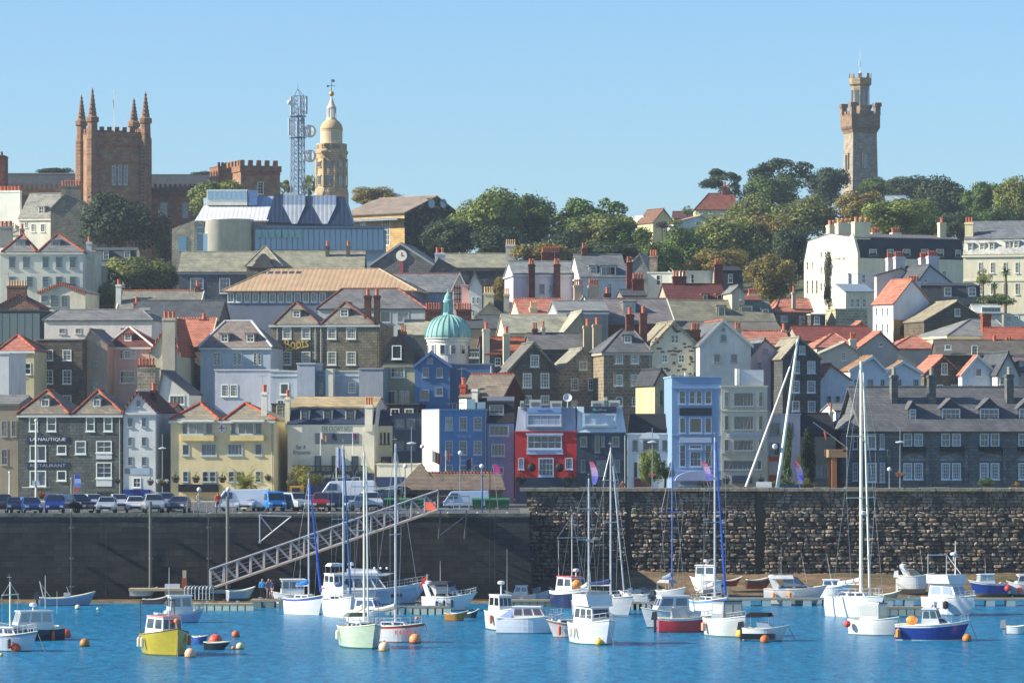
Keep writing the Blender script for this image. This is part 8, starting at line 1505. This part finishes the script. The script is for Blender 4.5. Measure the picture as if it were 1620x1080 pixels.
def wheel_me():
    if 'wheel' in _car: return _car['wheel']
    b=MB(); b.m(M('paint','#131416')); b.tr=Matrix.Rotation(R(90),4,'X'); b.lathe([(.2,-.1),(.31,-.1),(.33,-.06),(.33,.06),(.31,.1),(.2,.1)],n=18); b.m(M('metal','#8a8d90')); b.lathe([(.02,-.11),(.19,-.09),(.19,.09),(.02,.11)],n=12); b.tr=None; _car['wheel']=b.mesh('wheel'); return _car['wheel']
for a in [('dark grey car cut by the left edge',2,811,-75,'#3a4048','suv'),('dark blue hatchback second from the left edge',24,811.5,-80,'#1c2c48','hatch'),('blue saloon with bright headlight behind the flagstaff',47,812,-72,'#1f3c7a','hatch'),
 ('royal blue high pickup-style car with black roof',87,812,-85,'#1c3a86','suv'),('black estate car with greenish headlight glint',121,811,-50,'#1a2024','suv'),('small white car half hidden behind the black estate',147,806,-70,'#d0d4d8','hatch'),
 ('silver-white hatchback facing the harbour in the middle of the left row',169,811,-88,'#c0c6c8','hatch'),('white car tucked behind the silver-white hatchback',188,806,-80,'#d4d6d8','hatch'),('low white sports car behind the racing-style small car',200,803,-30,'#e0e2e2','sport'),
 ('small white car with dark grille and red roof strip',214,810,-85,'#e0e0dc','hatch'),('silver estate car parked before the slim lamp post',243,811,-82,'#a9b0b4','suv'),('silver-green car right behind the silver estate',260,808,-78,'#9aa4a6','suv'),('grey hatchback at the right end of the left row',283,810,-95,'#5c626a','hatch'),
 ('silver hatchback in front of the white van',394,808,-100,'#aab4be','hatch'),('bright red hatchback behind the pale four-by-four',455,805,-60,'#b02a28','hatch'),('pale grey four-by-four with roof box in the middle of the quay',468,808,-60,'#c0c8c8','suv'),
 ('cream hatchback between the four-by-four and the red estate',488,808,-75,'#d8d4b8','hatch'),('red estate car facing the harbour',509,808,-88,'#9a2426','suv'),('dark blue estate car right of the red estate',529,808,-75,'#1c2a3c','suv'),('low silver saloon partly behind the tall masts',557,808,-120,'#aab8c4','hatch'),
 ('white estate car next to the green bins',586,807,-80,'#d8dadc','suv'),('red hatchback behind the green bins',656,802,-60,'#b02c34','hatch')]: car(*a)
car('white panel van parked side-on by the palm tree',385,808,180,'#dfe2e6','van'); car('bright blue van facing the harbour next to the white panel van',428,808,-70,'#2a86c8','van',sc_=.92); car('long white van behind the row of cars below the inn',551,795,178,'#dde0e4','van',sc_=1.12); car('silver people carrier van parked side-on beside the right green bins',738,805,180,'#b5c4d8','van',sc_=.86)
# bins
for i,(px,lab) in enumerate([(594,'green wheeled bin, leftmost, partly behind a mast'),(617,'green wheeled bin, second from the left of the left four'),(640,'green wheeled bin, third of the left four'),(661,'green wheeled bin at the right of the left four, before the red hatchback'),(756,'green wheeled bin nearest the silver people carrier'),(776,'green wheeled bin in the middle of the right three'),(797,'green wheeled bin at the right end of the quay')]):
    Y=(H-7)*F/(806-YH); t=thing('wheeled_bin',lab,'bin',(XP(px,Y),Y,7.0),0,'green wheeled bins'); b=MB(); b.m(M('paint','#1f5a38')); b.hexa([(-.42,-.35,.12),(.42,-.35,.12),(.42,.35,.12),(-.42,.35,.12)],[(-.5,-.42,.85),(.5,-.42,.85),(.5,.42,.85),(-.5,.42,.85)]); b.ob('bin_body',t)
    b=MB(); b.m(M('paint','#256a44')); b.hexa([(-.54,-.47,.86),(.54,-.47,.86),(.54,.46,.86),(-.54,.46,.86)],[(-.5,-.4,.95),(.5,-.4,.95),(.5,.46,1.02),(-.5,.46,1.02)]); b.ob('lid',t)
    for sx in (-.3,.3):
        w_=MB(); w_.m(M('paint','#15171a')); w_.tr=Matrix.Translation((sx,-.3,.08))@Matrix.Rotation(R(90),4,'Y'); w_.lathe([(.08,-.03),(.08,.03)],n=10); w_.tr=None; w_.ob('wheel',t)
# lamp posts, masts, flags
def lamp(label,px,yt,yb,Y,z,kind='ball',arm=True):
    t=thing('lamp_post',label,'lamp post',(XP(px,Y),Y,z),0); h=ZP(yt,Y)-z; q=MB(); q.m(M('metal','#8f979c')); q.tube((0,0,0),(0,0,.8),.11,.09,8); q.tube((0,0,.8),(0,0,h),.06,.035,8); q.ob('post',t)
    if kind=='disc': q=MB(); q.m(M('gel','#dfe4e8')); q.lathe([(.08,h*.78),(.42,h*.78+.05),(.44,h*.78+.12),(.1,h*.78+.2)],n=14); q.ob('lamp_head',t)
    elif kind=='twin':
        for sg in (-1,1): q=MB(); q.m(M('gel','#d8dce0')); q.lathe([(.06,h*.3),(.2,h*.3+.28),(.22,h*.3+.3),(.05,h*.3+.34)],(sg*.42,0,0),10); q.m(M('metal','#8f979c')); q.tube((0,0,h*.3+.3),(sg*.42,0,h*.3+.33),.025); q.ob('lamp_head',t)
        q=MB(); q.m(M('gel','#dfe4e8')); q.lathe([(.08,h*.78),(.36,h*.78+.05),(.38,h*.78+.12),(.1,h*.78+.2)],n=14); q.ob('disc_head',t)
    else: q=MB(); q.m(M('gel','#e8ebec')); q.smooth=True; q.sphere((0,0,h),.2); q.ob('lamp_globe',t)
    return t
lamp('tall lamp post with twin lanterns and a disc between the white and cream houses',257,686,790,388,7.0,'twin'); lamp('tall lamp post with a disc in front of the shaded grey block',651,675,750,380,7.0,'disc'); lamp('globe lamp in front of the shaded blue building corner',668,706,750,381,7.0); lamp('thin post with a white globe beside the long quay roof',728,716,775,366,7.0); lamp('short globe lamp in front of the hipped quay roof',641,737,800,362,7.0); lamp('short globe lamp near the right end of the quay building roof',762,737,775,366,7.0)
lamp('tall lamp post with a disc before the white arched building',1032,676,765,374,7.75,'disc'); lamp('tall lamp post with a disc before the grey arcaded hotel',1424,676,765,374,7.75,'disc'); lamp('short globe lamp left of the grey hotel bay windows',1407,742,765,374,7.75); lamp('low globe lamp on the quay beside the white van',361,774,800,347,7.0); lamp('globe lamp on a short post left of the orange-jacketed person',315,774,800,352,7.0)
def pole(name,label,px,yt,Y,z,r=.07,col='#d8dadb',yard=None,cat='pole',ball=False):
    t=thing(name,label,cat,(XP(px,Y),Y,z),0); h=ZP(yt,Y)-z; q=MB(); q.m(M('paint',col)); q.tube((0,0,0),(0,0,h),r,r*.7,8); q.ob('post',t)
    if yard: q=MB(); q.m(M('paint',col)); zz=ZP(yard[0],Y)-z; w=yard[1]*Y/F; q.tube((-w,0,zz),(w,0,zz),.05); q.ob('yard',t); q=MB(); q.m(M('metal','#9a9c9e')); q.tube((-w,0,zz),(0,0,h),.012,n=4); q.tube((w,0,zz),(0,0,h),.012,n=4); q.ob('rigging',t)
    q=MB(); q.m(M('paint',col)); q.sphere((0,0,h),r*1.3,8,6); q.ob('truck',t)
    return t
t=pole('flagstaff','white flagstaff with a crossed yard standing among the parked cars',57,665,352,7.0,.11,'#c9cbc9',(771,22),'flagstaff'); q=MB(); q.m(M('gel','#e2e4e2')); q.box((-.3,-.15,ZP(768,352)-7),(-.05,.1,ZP(760,352)-7)); q.box((.05,-.15,ZP(768,352)-7),(.3,.1,ZP(761,352)-7)); q.ob('floodlight',t)
pole('slim_post','pale thin post near the left edge among the cars',15,747,350,7.0,.08); pole('slim_post','grey post left of the blue and white feather flag',113,757,354,7.0,.09,'#8a8c8c')
pole('slim_post','black post at the right end of the quay car park',775,695,349,7.0,.05,'#2a2c30'); pole('slim_post','blue post on the quay beside the silver people carrier',763,752,348,7.0,.07,'#24447a'); 
def feather(label,px,yt,yb,Y,z,lean,cols):
    t=thing('feather_flag',label,'feather flag',(XP(px,Y),Y,z),0); s_=Y/F; h=ZP(yt,Y)-z; zb=ZP(yb,Y)-z
    q=MB(); q.m(M('metal','#9a9ca0')); pts=[(lean*s_*(k/8)**0*(1-k/8)*1.0,0,h*k/8) for k in range(9)]; q.poly(pts,.025,5); q.ob('pole',t)
    n=8; q=MB()
    for k in range(n):
        q.m(M('cloth',cols[min(len(cols)-1,k*len(cols)//n)])); f=lambda k_: (lean*s_*(1-(lerp(zb,h,k_/n)/h)),lerp(zb,h,k_/n),(.55*math.sin(math.pi*min(1,(k_/n*.86+.06)))**.6+.03)); a=f(k); c=f(k+1)
        q.hexa([(a[0],-.015,a[1]),(a[0]+a[2],-.05,a[1]),(a[0]+a[2],-.03,a[1]),(a[0],.015,a[1])],[(c[0],-.015,c[1]),(c[0]+c[2],-.05,c[1]),(c[0]+c[2],-.03,c[1]),(c[0],.015,c[1])])
    q.ob('flag',t)
pk=['#7a86f0','#b094f4','#dcc4f8','#f8cce4','#ff88ac','#ff5f86']
feather('pink and violet feather flag before the dark navy building',933,730,766,374,7.75,8,pk); feather('pink and violet feather flag before the tall blue building',1110,730,760,374,7.75,16,pk); feather('pink and violet feather flag between the two cypresses',1256,730,764,374,7.75,14,pk); feather('small pink feather flag at the right end of the quay roof',780,734,750,367,7.0,8,['#c05aa0','#e04a90']); feather('blue and white feather flag with an orange foot before the stone restaurant',118,750,778,357,7.0,-2,['#c8583c','#6a8ad8','#a9c4f0','#3a5ac8'])
def flag(label,px,yt,yb,Y,z,cols,lean=0,drop=14,wd=9):
    t=thing('flagpole',label,'flagpole',(XP(px,Y),Y,z)); s_=Y/F; h=ZP(yt,Y)-z; q=MB(); q.m(M('paint','#c9cbcc')); q.tube((0,0,max(0,ZP(yb,Y)-z)),(lean*s_,0,h),.05,.035,6); q.ob('pole',t); n=len(cols)
    for k in range(n):
        q=MB(); q.m(M('cloth',cols[k])); x0=lean*s_+wd*s_*k/n; x1=lean*s_+wd*s_*(k+1)/n; q.hexa([(x0,-.02,h-(drop-2+k*2)*s_),(x1,-.07,h-(drop+k*2)*s_),(x1,-.04,h-(drop+k*2)*s_),(x0,.02,h-(drop-2+k*2)*s_)],[(x0,-.02,h-k*2*s_),(x1,-.07,h-(k*2+2)*s_),(x1,-.04,h-(k*2+2)*s_),(x0,.02,h-k*2*s_)]); q.ob('flag_cloth',t)
flag('white and blue flag drooping on the pole before the inn doors',532,706,760,392,7.0,['#b9c4dc','#6a7ac0'],0,34,7); flag('white, red and yellow flag at the left end of the inn window band',507,683,720,396,7.0,['#d0d0cc','#c46a5a','#c9b06a'],0,12,9); flag('purple flag at the right end of the inn window band',558,684,720,396,7.0,['#6a3a6a','#8a4a6a'],0,10,7)
flag('red-brown draped flag left of the slate-blue guest house door',684,712,770,384,7.0,['#a89a90','#5a6a5a','#8a4a44'],0,20,14) ; flag('red-brown draped flag right of the slate-blue guest house door',705,712,770,384,7.0,['#6a7a6a','#b0503c'],0,16,6); flag('red and blue draped flag before the narrow blue-grey house',748,724,770,384,7.0,['#8a3a3c','#3a4a7a'],-2,18,-8)
# leaning sheer-legs
t=thing('sheer_legs','pair of tall leaning white poles meeting at the top on the promenade','sheer legs',(XP(1180,372),372,7.75)); z=lambda py,Y:ZP(py,Y)-7.75
top=Vector((XP(1262,378)-XP(1180,372),6,z(537,378))); q=MB(); q.m(M('paint','#d8cfcf')); q.tube((0,0,z(770,372)),(XP(1250,376)-XP(1180,372),4,z(580,376)),.12,.09,8); q.ob('thin_pole',t)
q=MB(); q.m(M('paint','#c9d4d8')); q.tube((XP(1228,372)-XP(1180,372),.5,0),top,.17,.12,10); q.ob('thick_pole',t)
q=MB(); q.m(M('gel','#e2e4e6')); q.sphere((XP(1226,374)-XP(1180,372),2,z(706,374)),.25); q.ob('lamp',t)
q=MB(); q.m(M('metal','#8a8c90')); q.tube(top,(XP(1250,376)-XP(1180,372),4,z(580,376)),.03); q.tube(top,(XP(1240,384)-XP(1180,372),8,0),.02); q.ob('stay_wire',t)
t=thing('information_board','white box-shaped board on the sea wall near the leaning poles','board',(XP(1197,366),366.4,8.85)); q=MB(); q.m(M('gel','#eeeeec')); q.box((0,0,.0),(1.35,.2,.5)); q.box((0,0,-.3),(.12,.2,-.001)); q.ob('board_panel',t)
t=thing('hoarding','low navy hoarding at the foot of the left cypress','hoarding',(XP(1228,375),375,7.75)); q=MB(); q.m(M('paint','#22386a')); q.box((0,0,0),(2.4,.08,1.25)); q.ob('panel',t); q=MB(); q.m(M('metal','#8a8c90')); q.tube((0,.1,0),(0,.1,1.3),.03); q.tube((2.4,.1,0),(2.4,.1,1.3),.03); q.ob('post',t)
# flag line with orange wind sock by the hotel
t=thing('windsock_pole','slanting pole carrying a small orange windsock by the concrete canopy','windsock',(XP(1340,380),380,7.75)); q=MB(); q.m(M('paint','#c9c4c4')); zz=z(708,380); q.tube((0,0,0),(0,0,zz),.05); q.tube((0,0,zz),(XP(1286,380)-XP(1340,380),-1,z(668,380)),.05,.035); q.ob('pole',t); q=MB(); q.m(M('cloth','#c86a4a')); x_=XP(1304,380)-XP(1340,380); q.tube((x_,-.6,z(682,380)),(x_+.15,-.6,z(695,380)),.12,.06); q.ob('sock',t)
# orange barrier, kiosk furniture
t=thing('road_barrier','orange and white chevron barrier near the top of the gangway','barrier',(XP(680,345),345,7.0),R(-20)); q=MB(); q.m(M('paint','#d85a34')); q.box((-.5,0,.3),(.5,.08,.95)); q.ob('panel',t); q=MB(); q.m(M('paint','#d85a34')); q.box((-.45,-.2,0),(-.35,.3,.299)); q.box((.35,-.2,0),(.45,.3,.299)); q.ob('foot',t)
t=thing('work_vehicle','yellow-orange work vehicle partly hidden behind the yellow-olive shrub','work vehicle',(XP(458,372),372,7.0)); q=MB(); q.m(M('paint','#d89a1c')); q.box((0,0,.6),(1.2,1.5,1.9)); q.ob('body',t); q=MB(); q.m(M('paint','#22242a')); q.box((-.1,-.1,0),(1.9,.3,.59)); q.box((-.1,1.2,0),(1.9,1.6,.59)); q.ob('track',t); q=MB(); q.m(M('glass','#2a3036')); q.box((.2,-.06,1.1),(.9,-.003,1.75)); q.ob('window',t)
# quayside railing along the car park edge (right part) and festoon
t=thing('railing','thin metal railing along the quay edge right of the grey hatchback','railing',(XP(296,341),341,7.12)); q=MB(); q.m(M('metal','#9a9ea0')); L=XP(378,341)-XP(296,341)
for i in range(9): q.tube((i*L/8,0,0),(i*L/8,0,1.0),.025,n=5)
for zz in (.5,1.0): q.tube((0,0,zz),(L,0,zz),.022,n=5)
q.ob('rail',t)
# rooftop plant and dishes on the right front row
for i,(px,py,lab) in enumerate([(826,638,'small cream roof vent above the red-fronted house'),(847,636,'white air unit above the red-fronted house'),(880,638,'white roof clutter box above the red-fronted house, right end'),(945,638,'white roof box behind the dark navy sign'),(958,632,'cream upright vent behind the dark navy sign'),(972,637,'white roof box at the right end of the dark navy building')]):
    Y=389; t=thing('roof_unit',lab,'roof unit',(XP(px,Y),Y+.6,ZP(644,Y)-.1)); h_=(644-py)*Y/F+.35; w_=.55 if i in (1,2,3,5) else .18; q=MB(); q.m(M('paint','#c3c3bc')); q.box((-w_,0,0),(w_,.8,h_)); q.ob('casing',t); q=MB(); q.m(M('metal','#7a7d80')); q.box((-w_*.7,-.03,h_*.2),(w_*.7,-.003,h_*.7)); q.ob('grille',t)
t=thing('satellite_dish','white upright satellite dish on the roof of the red-fronted house','satellite dish',(XP(898,389),389,ZP(643,389))); q=MB(); q.m(M('gel','#d0d2d4')); q.tr=Matrix.Translation((0,0,.8))@Matrix.Rotation(R(70),4,'X')@Matrix.Scale(1,4); q.lathe([(.02,-.1),(.25,-.05),(.42,.1),(.4,.12),(.02,-.06)],n=16); q.tr=None; q.tube((0,.1,-.1),(0,.1,.8),.05); q.ob('dish',t)
# ---------------- air: one even volume round the whole scene ----------------
hb=MB(); hm=bpy.data.materials.new('haze'); hm.use_nodes=True; t_=hm.node_tree; t_.nodes.remove(t_.nodes['Principled BSDF'])
pvn=t_.nodes.new('ShaderNodeVolumePrincipled'); pvn.inputs['Density'].default_value=.00012; pvn.inputs['Color'].default_value=(.75,.87,1,1); pvn.inputs['Anisotropy'].default_value=.2
t_.links.new(pvn.outputs[0],[n for n in t_.nodes if n.type=='OUTPUT_MATERIAL'][0].inputs['Volume'])
hb.m(hm); hb.box((-1000,-950,-7),(1000,1650,105)); tag(hb.ob('haze'),kind='stuff')
S.cycles.volume_bounces=0; S.cycles.volume_max_steps=64
